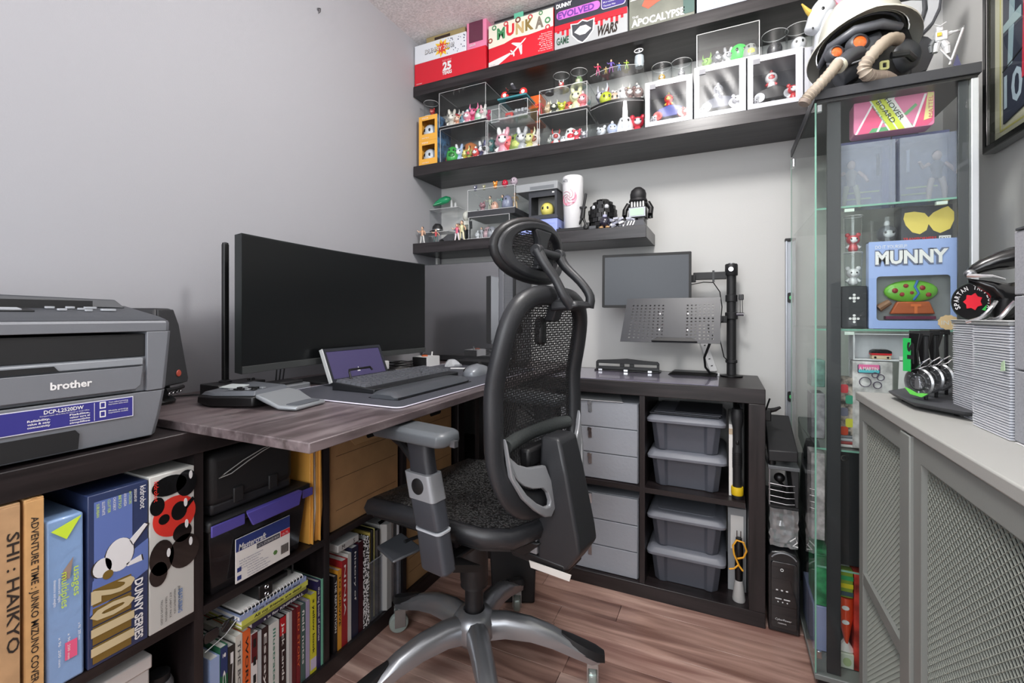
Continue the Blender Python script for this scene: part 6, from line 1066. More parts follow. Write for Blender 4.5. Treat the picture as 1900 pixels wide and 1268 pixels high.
glassy([(.05, (206, 208, 212), 'white snowman-like figurine in the lower figurine case', 'round'), (.06, (170, 172, 178), 'grey slim figurine in the lower figurine case', 'poised_figure'), (.068, (180, 150, 156), 'rose-grey cloaked figurine in the lower figurine case', 'dome'), (.064, (140, 142, 150), 'slate cloaked figurine in the lower figurine case', 'dome'), (.06, (200, 202, 206), 'silver standing figurine in the lower figurine case', 'poised_figure'), (.07, (150, 154, 160), 'tall grey figurine in the lower figurine case', 'poised_figure'), (.065, (196, 198, 196), 'pale figurine at right of the lower figurine case', 'horned')], x0, x1-.01, S3+.0035, None, None)
x0, x1 = XC(868, Y3), XC(955, Y3); acase('upper clear case with thick charcoal base on the lowest shelf', x0, x1, Y3, -.06, S3+.1055, S3+.235, .027, mat((52, 53, 57), .45))
glassy([(.022, (90, 92, 98), 'small dark block figurine in the upper figurine case', 'dome'), (.062, (150, 110, 118), 'rose seated figurine in the upper figurine case', 'bear'), (.08, (170, 172, 150), 'olive-white standing figurine in the upper figurine case', 'poised_figure'), (.05, (206, 160, 140), 'salmon low figurine in the upper figurine case', 'dome'), (.078, (110, 150, 140), 'sea-green figurine in the upper figurine case', 'poised_figure'), (.075, (120, 126, 150), 'blue-grey cloaked figurine in the upper figurine case', 'dome'), (.082, (190, 160, 120), 'tan standing figurine in the upper figurine case', 'poised_figure')], x0+.005, x1-.01, S3+.133, None, None)
for u, h, c1, c2, lab, k in ((882, .034, (70, 74, 100), (220, 220, 226), 'tiny navy and white figurine on the clear case', 'bear'), (898, .03, (150, 150, 110), (230, 226, 210), 'tiny olive figurine on the clear case', 'bear'), (919, .042, (222, 140, 50), (240, 190, 110), 'orange bear-eared figurine on the clear case', 'bear'), (937, .036, (190, 34, 60), (240, 150, 160), 'crimson ball figurine on the clear case', 'ball'), (954, .042, (170, 156, 168), (214, 206, 212), 'mauve-grey ball figurine on the clear case', 'ball')): toy(k, XC(u, -.21), -.21, S3+.2355, h, c1, lab, c2)
t = thing('blue_carton', 'periwinkle blue carton with black lid behind the headrest', 'box', (.62, -.17, S3)); a, b = XC(964, -.22), XC(1034, -.22); pb = mat((150, 164, 226), .5)
part('carton_body', MB().box(a, b, -.22, -.07, S3, S3+.068), pb, t, bevel=.001); part('carton_lid', MB().box(a-.006, b+.003, -.224, -.066, S3+.0683, S3+.080), mat((54, 56, 66), .5), t, bevel=.001); part('side_print', MB().box(b+.0002, b+.001, -.20, -.12, S3+.015, S3+.03), mat((30, 36, 70), .5), t); part('crease', MB().box(a+.012, b-.01, -.2208, -.2202, S3+.046, S3+.047), mat((110, 126, 200), .5), t)
t = thing('windowed_box', 'black windowed box showing a plain yellow ball toy', 'toy box', (.66, -.16, S3+.0805)); a, b = XC(982, -.21), XC(1034, -.21); z0, z1 = S3+.0805, S3+.196; gk = mat((52, 54, 60), .45)
part('box_front', MB().at(frm((0, -.215, 0), *FY)).frame([(a, z0), (b, z0), (b, z1), (a, z1)], [(a+.012, z0+.008), (b-.010, z0+.008), (b-.010, z1-.026), (a+.012, z1-.026)], -.002, 0), gk, t); part('box_shell', MB().box(a, a+.002, -.213, -.10, z0, z1).box(b-.002, b, -.213, -.10, z0, z1).box(a, b, -.213, -.10, z1-.002, z1).box(a, b, -.213, -.10, z0, z0+.002), gk, t); part('box_back', MB().box(a+.002, b-.002, -.104, -.10, z0+.002, z1-.002), mat((190, 190, 186), .6), t); part('corner_mark', MB().box(b-.022, b-.012, -.2165, -.2152, z1-.014, z1-.008), WHITE, t)
toy('ball', (a+b)/2+.004, -.165, z0+.0025, .075, (222, 210, 110), 'plain yellow ball toy inside the black windowed box', (170, 172, 178))
t = thing('glass_slab_box', 'frosted grey box lying on the black windowed box', 'box', (.64, -.15, z1)); part('box_body', MB().box(XC(958, -.22), b+.006, -.225, -.06, z1+.0005, z1+.036), mat((150, 153, 156), .3, coat=.3), t, bevel=.0015); part('box_label', MB().box(a+.01, b-.01, -.2262, -.2253, z1+.006, z1+.020), mat((110, 114, 118), .5), t)
cx = XC(1061, -.2); t = thing('tumbler', 'tall white tumbler with pink swirl disc on the lowest shelf', 'cup', (cx, -.2, S3)); part('tumbler_body', MB().lathe([(0, 0), (.034, 0), (.038, .004), (.046, .19), (.046, .225), (.043, .232), (0, .233)], 30, (cx, -.185, S3+.0145)), mat((226, 226, 228), .3, coat=.4), t, smooth=60)
def wrapdisc(r, mm, d, pts=None):
    P_ = pts or circ(0, 0, r, 26); mb = MB(); f = []
    mb.loft([[(cx+(.043+d+e)*math.sin((p-.006)/.043), -.185-(.043+d+e)*math.cos((p-.006)/.043), S3+.15+q_) for p, q_ in P_] for e in (0, .0005)]); return mb
part('pink_disc', wrapdisc(.036, None, .0012), mat((226, 160, 178), .45), t, smooth=0)
for k in range(6): a0 = k*math.pi/3; part('swirl', MB().tube([(cx+(.0455)*math.sin((r_*math.cos(a0+r_*70)-.006)/.043), -.185-(.0455)*math.cos((r_*math.cos(a0+r_*70)-.006)/.043), S3+.15+r_*math.sin(a0+r_*70)) for r_ in [.004+.005*i for i in range(7)]], .0009, 5), mat((200, 90, 120), .5), t)
text('MTV', frm((cx-.030, -.2325, S3+.215), *FY), .014, SILVER, t, w=.024, bold=.03)
t = thing('camera_slider', 'long black rail box with round knob behind the chair headrest', 'box', (.86, -.22, S3)); a, b = XC(1036, -.245), XC(1106, -.245); part('rail_body', MB().box(a-.01, b, -.245, -.13, S3, S3+.014), BLK, t, bevel=.002); part('rail_end', MB().box(b-.028, b, -.249, -.2452, S3+.0005, S3+.0137), mat((70, 72, 76), .4), t, bevel=.001); part('rail_knob', MB().at(Matrix.Translation((XC(1087, -.25), -.246, S3+.010)) @ Matrix.Rotation(R(90), 4, 'X')).lathe([(0, 0), (.010, 0), (.010, .010), (.006, .012), (0, .012)], 20), BLACK, t)
cx = XC(1078, -.20); zz = S3+.0145; t = thing('rod_robot', 'thin black upright mechanical toy beside the white tumbler', 'toy', (cx+.01, -.2, zz)); cx += .008
for s, e in ((-1, -.018), (1, .012)): part('leg', MB().tube([(cx, -.2, zz+.050), (cx+e, -.2, zz+.02), (cx+e*1.6, -.2, zz)], [.006, .005, .004], 7), BLACK, t)
part('body', MB().tube([(cx-.002, -.2, zz+.045), (cx+.004, -.2, zz+.09)], [.011, .009], 8), BLACK, t); part('collar', MB().box(cx-.012, cx+.016, -.208, -.192, zz+.088, zz+.095), BLK, t); part('barrel', MB().tube([(cx+.004, -.2, zz+.095), (cx+.014, -.2, zz+.150)], .006, 8), BLK, t)
# brick-built dark helmet sculpture (plain)
cx = XC(1118, -.17); t = thing('brick_dome', 'black brick-built dome sculpture with two pale round studs', 'toy', (cx, -.17, S3)); random.seed(9)
rings = ((.0, .040, 12), (.018, .046, 13), (.036, .052, 14), (.054, .055, 15), (.072, .054, 15), (.090, .048, 13), (.106, .036, 10), (.118, .020, 6))
part('core', MB().lathe([(.034, 0), (.046, .05), (.046, .09), (.02, .118), (0, .122)], 16, (cx, -.165, S3+.001)), BLACK, t)
for z_, r_, n_ in rings:
    for k in range(n_):
        a0 = k*2*math.pi/n_+z_*9; M = Matrix.Translation((cx+r_*math.cos(a0), -.165+r_*math.sin(a0), S3+z_+.001)) @ Matrix.Rotation(a0, 4, 'Z'); part('brick', MB().at(M).box(-.010, .004+.003*random.random(), -.011, .011, 0, .017), BLACK if random.random() < .7 else BLK, t, smooth=0)
for s in (-1, 1): part('pale_stud', MB().ell((cx+s*.026, -.165-.042, S3+.098), .011, .009, .011, 12, 7), mat((190, 192, 196), .3), t); part('side_pod', MB().box(cx+s*.062-.012, cx+s*.062+.012, -.20, -.15, S3+.002, S3+.04), BLACK, t, bevel=.003)
cx = XC(1122, -.232); t = thing('bomb_toy', 'shiny dark ball toy with orange feet and pale cap', 'toy', (cx, -.232, S3)); part('ball_body', MB().ell((cx, -.230, S3+.028), .023, n=18, m=12), mat((40, 38, 52), .12, coat=.8), t, smooth=80)
for s in (-1, 1): part('foot', MB().ell((cx+s*.013, -.236, S3+.005), .010, .012, .005, 10, 6), mat((226, 180, 130), .4), t)
part('cap', MB().lathe([(.009, 0), (.009, .009), (0, .010)], 12, (cx, -.230, S3+.0495)), mat((170, 172, 200), .4), t); part('fuse', MB().cyl((cx, -.23, S3+.0595), (cx, -.23, S3+.072), .002, n=6), WHITE, t)
cx = XC(1154, -.21); t = thing('brick_ship', 'small grey and lilac brick-built ship with white accents', 'toy', (cx, -.21, S3)); random.seed(4)
for k in range(34):
    a, b, c_ = (random.random()-.5)*.10, (random.random()-.5)*.06, random.random()*.034; M = Matrix.Translation((cx+a, -.205+b, S3+.006+c_)) @ Matrix.Rotation(random.random()*.8-.4, 4, 'Y'); part('brick', MB().at(M).box(-.010, .010, -.006, .006, -.004, .004), mat([(140, 142, 160), (176, 178, 190), (110, 112, 124), (226, 226, 230)][k % 4], .35), t, smooth=0)
t = thing('slope_brick', 'dark wedge with three white slashes at the shelf front', 'toy', (XC(1172, -.245), -.24, S3)); cx = XC(1172, -.24); part('wedge', MB().loft([[(cx-.03, -.252, S3), (cx+.055, -.252, S3), (cx+.055, -.20, S3), (cx-.03, -.20, S3)], [(cx-.022, -.24, S3+.024), (cx+.045, -.24, S3+.024), (cx+.045, -.21, S3+.024), (cx-.022, -.21, S3+.024)]]), mat((66, 68, 74), .4), t)
for k in range(3): part('slash', MB().at(frm((cx-.018+k*.011, -.2532, S3+.002), (1, 0, 0), (0, .42, 1))).prism([(0, 0), (.005, 0), (.011, .020), (.006, .020)], 0, .001), WHITE, t)
cx = XC(1184, -.17); t = thing('block_clock', 'black block figure alarm clock with pale display on its chest', 'clock', (cx, -.17, S3)); z_ = S3
for s in (-1, 1): part('leg', MB().box(cx+s*.018-.015, cx+s*.018+.015, -.20, -.15, z_, z_+.040), BLACK, t, bevel=.003); part('arm', MB().tube([(cx+s*.038, -.17, z_+.105), (cx+s*.053, -.175, z_+.08), (cx+s*.052, -.19, z_+.052)], [.012, .011, .010], 10), BLACK, t, smooth=70); part('hand', MB().lathe([(.006, 0), (.010, 0), (.010, .012), (.006, .012)], 12, (cx+s*.053, -.195, z_+.036), a0=R(-60), a1=R(220)), BLACK, t)
part('torso', MB().loft([[(cx-w_, -.17-d_, z_+h_), (cx+w_, -.17-d_, z_+h_), (cx+w_, -.17+d_, z_+h_), (cx-w_, -.17+d_, z_+h_)] for h_, w_, d_ in ((.040, .040, .022), (.112, .030, .020))]), BLACK, t, bevel=.003)
for k in range(5): part('chest_rib', MB().box(cx-.024+k*.0115, cx-.019+k*.0115, -.1935, -.190, z_+.088, z_+.110), WHITE, t)
part('clock_bezel', MB().box(cx-.034, cx+.034, -.198, -.192, z_+.046, z_+.085), SILVER, t, bevel=.001); part('clock_display', MB().box(cx-.028, cx+.028, -.1995, -.1982, z_+.051, z_+.080), mat((172, 196, 176), .25), t); part('round_head', MB().lathe([(.0, 0), (.024, .0), (.032, .006), (.033, .03), (.028, .046), (.014, .058), (0, .061)], 22, (cx, -.168, z_+.114)), BLK, t, smooth=60); part('head_rim', MB().lathe([(.036, 0), (.038, .003), (.034, .012)], 22, (cx, -.168, z_+.112)), BLK, t)
# ================================================================ tall glass cabinet
GX0, GX1, GY0, GY1 = 1.643, 1.988, -.62, -.115
GL = clear((.965, .985, .975), .05, 1.1, .01, 'cabinet_glass'); GE = mat((120, 168, 150), .15, coat=.5); FRM = mat((50, 51, 55), .4)
t = thing('glass_cabinet', 'tall glass display cabinet with black frame between the back unit and the mesh cabinet', 'display cabinet', ((GX0+GX1)/2, (GY0+GY1)/2, 0))
part('top_frame', MB().box(GX0, GX1, GY0, GY1, 1.630, 1.657), FRM, t, bevel=.0015); part('top_inner_rim', MB().box(GX0+.006, GX1-.006, GY0+.006, GY1-.006, 1.622, 1.6298), BLACK, t)
part('plinth', MB().box(GX0+.01, GX1, GY0+.012, GY1, .001, .030), BLACK, t, bevel=.001); part('base_rim', MB().box(GX0, GX1, GY0, GY1, .0302, .045), mat((118, 122, 120), .5, bump=.3, bscale=300), t, bevel=.002)
part('glass_front', MB().box(GX0+.006, GX1-.02, GY0+.002, GY0+.006, .047, 1.6218), GL, t); part('glass_door', MB().box(GX0+.001, GX0+.005, GY0+.007, GY1-.004, .047, 1.6218), GL, t)
part('glass_back', MB().box(GX0+.006, GX1-.02, GY1-.006, GY1-.002, .047, 1.6218), GL, t)
for a, b in ((GX0+.0005, GY0+.0015), (GX0+.0005, GY1-.004)): part('glass_edge', MB().box(a, a+.004, b, b+.004, .047, 1.6218), GE, t)
part('corner_post', MB().box(1.674, 1.706, GY0+.016, GY0+.024, .046, 1.6218), mat((40, 42, 46), .45), t, bevel=.001); part('corner_post', MB().box(1.949, 1.969, GY0+.016, GY0+.024, .046, 1.6218), mat((58, 60, 64), .45), t, bevel=.001)
part('corner_post', MB().box(1.970, 1.985, GY0+.006, GY0+.02, .046, 1.6218), mat((196, 200, 204), .3, .4), t, bevel=.002)
for k, z in enumerate((1.335, .998, .665, .335)): s_ = part('glass_shelf', MB().box(GX0+.008, GX1-.024, GY0+.026, GY1-.01, z-.005, z), GL, t); part('shelf_edge', MB().box(GX0+.008, GX1-.024, GY0+.0252, GY0+.0259, z-.005, z), GE, s_)
for z in (1.575, .075):
    part('hinge_clip', MB().box(GX0-.002, GX0+.008, GY1-.07, GY1-.035, z, z+.03), CHROME, t, bevel=.001); part('hinge_clip', MB().box(GX0+.007, GX0+.018, GY0+.006, GY0+.016, z+.01 if z < 1 else 1.598, z+.03 if z < 1 else 1.618), CHROME, t, bevel=.001)
for z in (1.325, .988):
    for x in (1.716, 1.91): part('shelf_pin', MB().box(x, x+.022, GY0+.0255, GY0+.036, z-.006, z+.0025), mat((200, 214, 206), .3), t)
YI = -.568; G = lambda u, v, Y=YI: at(u, v, Y=Y)
FG = lambda x, z, d=0: frm((x, YI-.0008-d, z), *FY)
# pink and green board box
a, b = G(1584, 262), G(1738, 185); pkb = mat((216, 120, 160), .4, coat=.3); t = thing('board_box', 'pink, lime and green box with slanting HOVER BOARD lettering', 'toy box', ((a.x+b.x)/2, YI+.02, 1.533))
M = frm((a.x, YI, 1.534), *FY); W, H = b.x-a.x-.004, .092; part('box_body', MB().at(M).rrect(W, H, .008, -.05, 0, W/2, H/2), pkb, t, bevel=.001); KW = W/.207; M = M @ Matrix.Diagonal((KW, 1, 1, 1)); W = .207
def band(x0, w_, sl, c, d): decal([(x0, .001), (x0+w_, .001), (x0+w_+sl, H-.001), (x0+sl, H-.001)], M, mat(c, .45), t, 'printed_band', d=d)
hot = (224, 84, 128); band(.012, .050, .045, hot, .0004); band(.003, .006, .052, (240, 232, 236), .0008); band(.060, .006, .044, (240, 232, 236), .0008); decal([(.04, .001), (.155, .001), (.15, .012), (.05, .012)], M, mat((90, 160, 110), .45), t, 'printed_band', d=.0006); decal([(.130, .04), (.138, .035), (.165, .058), (.16, .064)], M, mat((110, 170, 120), .45), t, 'printed_band', d=.0006)
band(.092, .062, -.052, (222, 230, 220), .0010); band(.0965, .016, -.052, (196, 206, 60), .0013); band(.117, .016, -.052, (206, 214, 70), .0013); band(.146, .006, -.052, (236, 226, 226), .0012); band(.150, .030, .03, hot, .0007) if 0 else None
decal([(.158, .002), (.190, .002), (.203, .014), (.203, .085), (.190, .085)], M, mat(hot, .45), t, 'printed_band', d=.0005); decal([(.152, .002), (.158, .002), (.188, .085), (.182, .085)], M, mat((240, 232, 236), .45), t, 'printed_band', d=.0008)
Mt = lambda x, z: frm((a.x+x*KW, YI-.0018, 1.534+z), (.49, 0, -.87), (.87, 0, .49))
text('BOARD', Mt(.058, .080), .0115, DKI, t, w=.07); text('HOVER', Mt(.080, .085), .0115, DKI, t, w=.07); text('feel the force', Mt(.046, .072), .006, mat((60, 110, 60), .5), t, w=.06)
part('tag_panel', MB().at(M).prism([(.180, .015), (.200, .02), (.205, .085), (.190, .088)], .0005, .0012), mat((232, 220, 150), .45), t); text('MATTEL', frm((a.x+.202*KW, YI-.0016, 1.534+.022), (0, 0, 1), (-1, 0, 0)), .009, mat((210, 90, 120), .5), t, w=.055)
# two blister packs with figures
lil = clear((.80, .83, .90), .10, 1.3, .08, 'blister', haze=.22, hcol=(.55, .58, .68)); cardm = mat((92, 98, 140), .5)
for k, (u0, u1, lab, c1, c2, fx_) in enumerate(((1558, 1664, 'clear blister pack with khaki-trousered figure on the upper glass shelf', (150, 136, 110), (196, 194, 130), .25), (1667, 1778, 'clear blister pack with dark-clad figure on the upper glass shelf', (50, 52, 66), (206, 180, 150), .72))):
    x0, x1 = G(u0, 320).x, G(u1, 320).x; z0, z1 = 1.3355, 1.5325; t = thing('blister_pack', lab, 'toy pack', ((x0+x1)/2, YI+.03, z0)); w_ = x1-x0
    part('card_back', MB().box(x0, x1, YI+.052, YI+.054, z0, z1), mat((120, 126, 140), .5, var=.3, vscale=30), t); part('card_header', MB().box(x0, x1, YI+.050, YI+.0519, z1-.022, z1), cardm, t); part('card_stripe', MB().box(x1-.02 if k == 0 else x0, x1 if k == 0 else x0+.006, YI+.050, YI+.0519, z0, z1-.022), cardm, t)
    part('blister_bubble', MB().box(x0+.003, x1-.003, YI, YI+.0015, z0+.002, z1-.022).box(x0+.003, x0+.0045, YI+.0015, YI+.05, z0+.002, z1-.022).box(x1-.0045, x1-.003, YI+.0015, YI+.05, z0+.002, z1-.022).box(x0+.0045, x1-.0045, YI+.0015, YI+.05, z1-.0235, z1-.022), lil, t)
    for j in range(3): part('green_print', MB().box(x0+.01+j*.01, x0+w_*(.5+.15*j), YI+.050, YI+.0516, z0+.012+j*.018, z0+.016+j*.018), mat((190, 206, 120), .5), t)
    text('SPECIAL EDITION', frm((x0+.005, YI+.0495, z1-.016), *FY), .008, PAPER, t, w=.07)
    toy('action_figure', x0+w_*fx_, YI+.025, z0+.003, .135, c1, ('khaki' if k == 0 else 'dark')+'-clad action figure inside its blister pack', c2); 
    part('accessory', MB().tube([(x0+w_*(.75 if k == 0 else .25), YI+.035, z0+.09), (x0+w_*(.75 if k == 0 else .25), YI+.035, z0+.15)], .004, 8), mat((180, 184, 190), .4) if k else BLK, t)
# black box with yellow winged emblem
a, b = G(1668, 450), G(1782, 386); t = thing('emblem_box', 'black box with yellow double-winged emblem behind the pale blue box', 'toy box', ((a.x+b.x)/2, YI+.06, 1.0)); YW = YI+.032
x0, x1 = at(1672, 420, Y=YW).x, GX1-.026; part('box_body', MB().box(x0, x1, YW, YW+.06, .999, 1.329), mat((56, 58, 64), .45), t, bevel=.001)
Mw = frm(((x0+x1)/2+.004, YW-.0006, 1.286), *FY); wl = [(-.050, .028), (-.030, .030), (-.008, .024), (.0, .012), (.010, .024), (.028, .034), (.040, .038), (.052, .022), (.052, .0), (.044, -.022), (.024, -.032), (.010, -.024), (.0, -.006), (-.004, -.022), (-.018, -.032), (-.034, -.026), (-.048, -.006), (-.053, .012)]
decal(wl, Mw, mat((222, 200, 96), .45), t, 'emblem', d=.0006); text('TRANSFORMERS', frm((x0+.004, YW-.0006, 1.238), *FY), .008, RED, t, w=.07, bold=.02); part('edge_tag', MB().box(x1-.028, x1-.004, YW-.0012, YW-.0003, 1.236, 1.247), PAPER, t); text('EXIT', frm((x1-.026, YW-.0014, 1.238), *FY), .006, DKI, t, w=.02)
# pale blue MUNNY box
a, b = G(1612, 600), G(1782, 452); x0, x1, z0, z1 = a.x, b.x-.002, .999, 1.236; pb2 = mat((150, 172, 222), .45, coat=.2)
t = thing('windowed_box', 'pale blue windowed box lettered DO IT YOURSELF! MUNNY', 'toy box', ((x0+x1)/2, YI, z0)); zw0, zw1 = z0+.022, z0+.142
cxw = (x0+x1)/2; ow = [(x1, z1), (x0, z1), (x0, z0), (x1, z0)]
n_ = rr(x1-x0-.034, zw1-zw0, .008, cxw, (zw0+zw1)/2, 4); o_ = rr(x1-x0, z1-z0, .0006, cxw, (z0+z1)/2, 4)
part('box_front', MB().at(frm((0, YI+.002, 0), *FY)).frame(o_, n_, 0, .002), pb2, t, smooth=0); part('box_shell', MB().box(x0, x0+.002, YI+.002, YI+.028, z0, z1).box(x1-.002, x1, YI+.002, YI+.028, z0, z1).box(x0, x1, YI+.002, YI+.028, z1-.002, z1).box(x0, x1, YI+.002, YI+.028, z0, z0+.002), pb2, t); part('box_back', MB().box(x0+.002, x1-.002, YI+.0285, YI+.0305, z0, z1), mat((160, 160, 156), .6), t)
part('window_film', MB().box(x0+.012, x1-.012, YI+.0022, YI+.003, zw0-.004, zw1+.004), FOIL, t)
text('DO IT YOURSELF!', FG(x0+.014, z1-.020), .009, PAPER, t, w=.068); text('MUNNY', FG(x0+.013, z1-.062), .034, mat((96, 104, 130), .5), t, w=.155, bold=.10); text('MUNNY', FG(x0+.014, z1-.061, .0008), .033, WHITE, t, w=.152, bold=.04)
part('age_sticker', MB().at(FG(x1-.022, z0+.018)).prism([(.022*math.cos(k*math.pi/12)*(1 if k % 2 else .9), .020*math.sin(k*math.pi/12)*(1 if k % 2 else .9)) for k in range(24)], 0, .0006), mat((230, 196, 150), .5), t); text('INT', FG(x1-.036, z0+.012, .0008), .011, WHITE, t, w=.026)
cz = z0+.085; t = thing('turtle_toy', 'green domed toy with red spots inside the pale blue box', 'toy', (cxw, YI+.015, z0+.003)); gg = mat((120, 196, 60), .35, coat=.4)
part('green_shell', MB().ell((cxw, YI+.016, cz+.016), .058, .0115, .030, 20, 10), gg, t, smooth=80)
for p, q_, r_ in ((-.035, .018, .007), (-.012, .030, .006), (-.02, .008, .006), (.022, .024, .007), (.035, .006, .006), (.0, .012, .006)): part('red_spot', MB().ell((cxw+p, YI+.0065, cz+q_), r_, .003, r_, 8, 5), mat((160, 50, 50), .4), t)
part('blue_seam', MB().tube([(cxw+.012, YI+.0055, cz+.044), (cxw+.006, YI+.004, cz+.028), (cxw+.014, YI+.0045, cz+.010), (cxw+.004, YI+.006, cz-.008)], .003, 6), mat((60, 110, 180), .4), t)
part('orange_body', MB().loft([[(cxw-.045, YI+.008, cz-.045), (cxw+.05, YI+.008, cz-.045), (cxw+.05, YI+.024, cz-.045), (cxw-.045, YI+.024, cz-.045)], [(cxw-.03, YI+.008, cz-.012), (cxw+.038, YI+.008, cz-.012), (cxw+.038, YI+.024, cz-.012), (cxw-.03, YI+.024, cz-.012)]]), mat((190, 96, 50), .45), t, bevel=.003)
part('brown_paw', MB().tube([(cxw-.07, YI+.014, cz-.03), (cxw-.045, YI+.014, cz-.012)], [.011, .008], 10), mat((150, 110, 80), .45), t); part('mauve_base', MB().box(cxw-.055, cxw+.05, YI+.007, YI+.026, z0+.026, z0+.034), mat((110, 40, 70), .4), t); text('T', frm((cxw-.002, YI+.007, cz-.042), *FY), .022, mat((230, 120, 60), .5), t, bold=.06)
# clear capsule toys at left of the middle shelf
for k, (z, c1, lab, h) in enumerate(((1.118, (210, 210, 212), 'lower clear cup with white masked toy left of the pale blue box', .092), (1.2115, (196, 60, 70), 'upper clear cup with red masked toy left of the pale blue box', .10))):
    x = G(1583, 450).x+.002; t = thing('clear_cup', lab, 'cup', (x, YI+.012, z)); part('cup_shell', MB().lathe([(.0, 0), (.019, 0), (.0225, h), (.021, h), (.018, .002), (0, .002)], 24), ACR, t, False); part('cup_rim', MB().at(Matrix.Translation((0, 0, h))).tube([(.022*math.cos(j*math.pi/12), .022*math.sin(j*math.pi/12), 0) for j in range(24)], .0011, 5, closed=True), edge_m, t, False)
    toy('bear', x, YI+.012, z+.0025, .062, c1, lab.replace('clear cup with', 'cup content, a').replace(' left of', ' by')[:60] if 0 else ('white' if k == 0 else 'red')+' masked toy standing in its clear cup', (226, 226, 228))
t = thing('clear_cup', 'larger smoky clear cup with grey toy behind the pale blue box', 'cup', (1.835, YI+.075, .999)); part('cup_shell', MB().lathe([(.0, .12), (.03, .12), (.038, .31), (.036, .31), (.028, .122), (0, .122)], 24), ACR, t, False); part('pedestal', MB().lathe([(.03, 0), (.03, .118), (0, .119)], 20), edge_m, t, False)
toy('round', 1.835, YI+.075, 1.2215, .085, (96, 98, 102), 'grey toy inside the larger smoky cup', (206, 206, 206))
for k in range(1):
    t = thing('card_case', 'black flat case with two white cross-shaped marks below the cups', 'box', (G(1584, 570).x, YI+.01, .999)); x0, x1 = G(1561, 570).x, G(1609, 570).x; part('case_body', MB().box(x0, x1, YI, YI+.05, .999, 1.1165), mat((40, 42, 46), .4), t, bevel=.002)
    for z in (1.026, 1.083):
        for p, q_ in ((0, 0), (.009, 0), (-.009, 0), (0, .009), (0, -.009)): part('cross_mark', MB().at(FG((x0+x1)/2+p, z+q_-.0)).rrect(.0085 if not (p or q_) else .0065, .0085 if not (p or q_) else .0065, .0028, 0, .0006), WHITE, t)
# shelf below: white tray box, toy head, art bag, white card
x0, x1 = G(1583, 640).x, G(1663, 640).x+.05; t = thing('white_tray', 'white open tray box standing below the pale blue box', 'box', ((x0+x1)/2, YI+.05, .90)); z0, z1 = .915, .985
part('tray_shell', MB().box(x0, x1, YI+.05, YI+.054, z0, z1).box(x0, x1, YI, YI+.054, z0-.004, z0).box(x0, x0+.004, YI, YI+.05, z0, z1).box(x0, x1, YI, YI+.05, z1-.003, z1), mat((206, 208, 212), .5), t, bevel=.0008)
for xx in (x0, x1-.006): part('support', MB().box(xx, xx+.006, YI+.038, YI+.05, .6655, z0-.0045), edge_m, t)
cx = G(1637, 650).x; t = thing('toy_bust', 'small blocky toy head with black cap and red band on the white tray', 'toy', (cx, YI+.02, z0)); part('face', MB().box(cx-.021, cx+.021, YI+.006, YI+.03, z0+.0003, z0+.011), mat((210, 190, 160), .5), t, bevel=.002); part('red_band', MB().box(cx-.0225, cx+.0225, YI+.005, YI+.031, z0+.0112, z0+.0165), RED, t, bevel=.001); part('black_cap', MB().at(frm((cx, YI+.0305, z0+.0165), *FY)).prism([(-.023, 0), (.023, 0), (.022, .006), (.014, .010), (-.014, .010), (-.022, .006)], 0, .026), BLACK, t, bevel=.001)
for s in (-1, 1): part('eye', MB().ell((cx+s*.014, YI+.0055, z0+.005), .003, .0015, .003, 8, 5), EYE_M, t)
x0, x1 = G(1582, 700).x, G(1658, 700).x; t = thing('art_bag', 'white sketch-covered bag with pink and teal A label below the tray', 'bag', ((x0+x1)/2, YI+.02, .6655)); part('bag_body', MB().box(x0, x1, YI+.001, YI+.035, .6655, .9095), mat((196, 194, 194), .5, var=.35, vscale=45), t, bevel=.004)
part('label_plate', MB().at(FG(x0+.036, .888)).rrect(.05, .024, .003, 0, .0008), mat((70, 60, 90), .4), t); part('pink_half', MB().at(FG(x0+.036, .8905, .0008)).rrect(.046, .013, .002, 0, .0004, 0, .003), mat((224, 110, 160), .4), t); part('teal_half', MB().at(FG(x0+.036, .882, .0008)).rrect(.046, .008, .002, 0, .0004), mat((90, 190, 200), .4), t); text('A MARTIN', FG(x0+.014, .8845, .0014), .009, WHITE, t, w=.042, bold=.02)
for k, (p, q_, r_) in enumerate(((.028, .852, .013), (.05, .872, .007), (.062, .866, .008), (.055, .845, .009))): part('sketch_ring', MB().at(FG(x0+p, q_)).tube([(r_*math.cos(j*math.pi/7), r_*math.sin(j*math.pi/7), .0008) for j in range(14)], .0012, 5, closed=True), mat((80, 70, 90), .5), t)
t = thing('white_card', 'white folded card with pale green patch right of the art bag', 'card', (G(1680, 700).x, YI+.01, .6655)); x0 = G(1662, 700).x; part('card_leaf', MB().loft([[(x0, YI, .6655), (x0+.05, YI, .6655), (x0+.055, YI, .925), (x0+.008, YI, .925)], [(x0, YI+.002, .6655), (x0+.05, YI+.002, .6655), (x0+.055, YI+.002, .925), (x0+.008, YI+.002, .925)]]), WHITE, t); part('green_patch', MB().box(x0+.022, x0+.042, YI-.0008, YI-.0002, .83, .875), mat((150, 200, 140), .5), t)
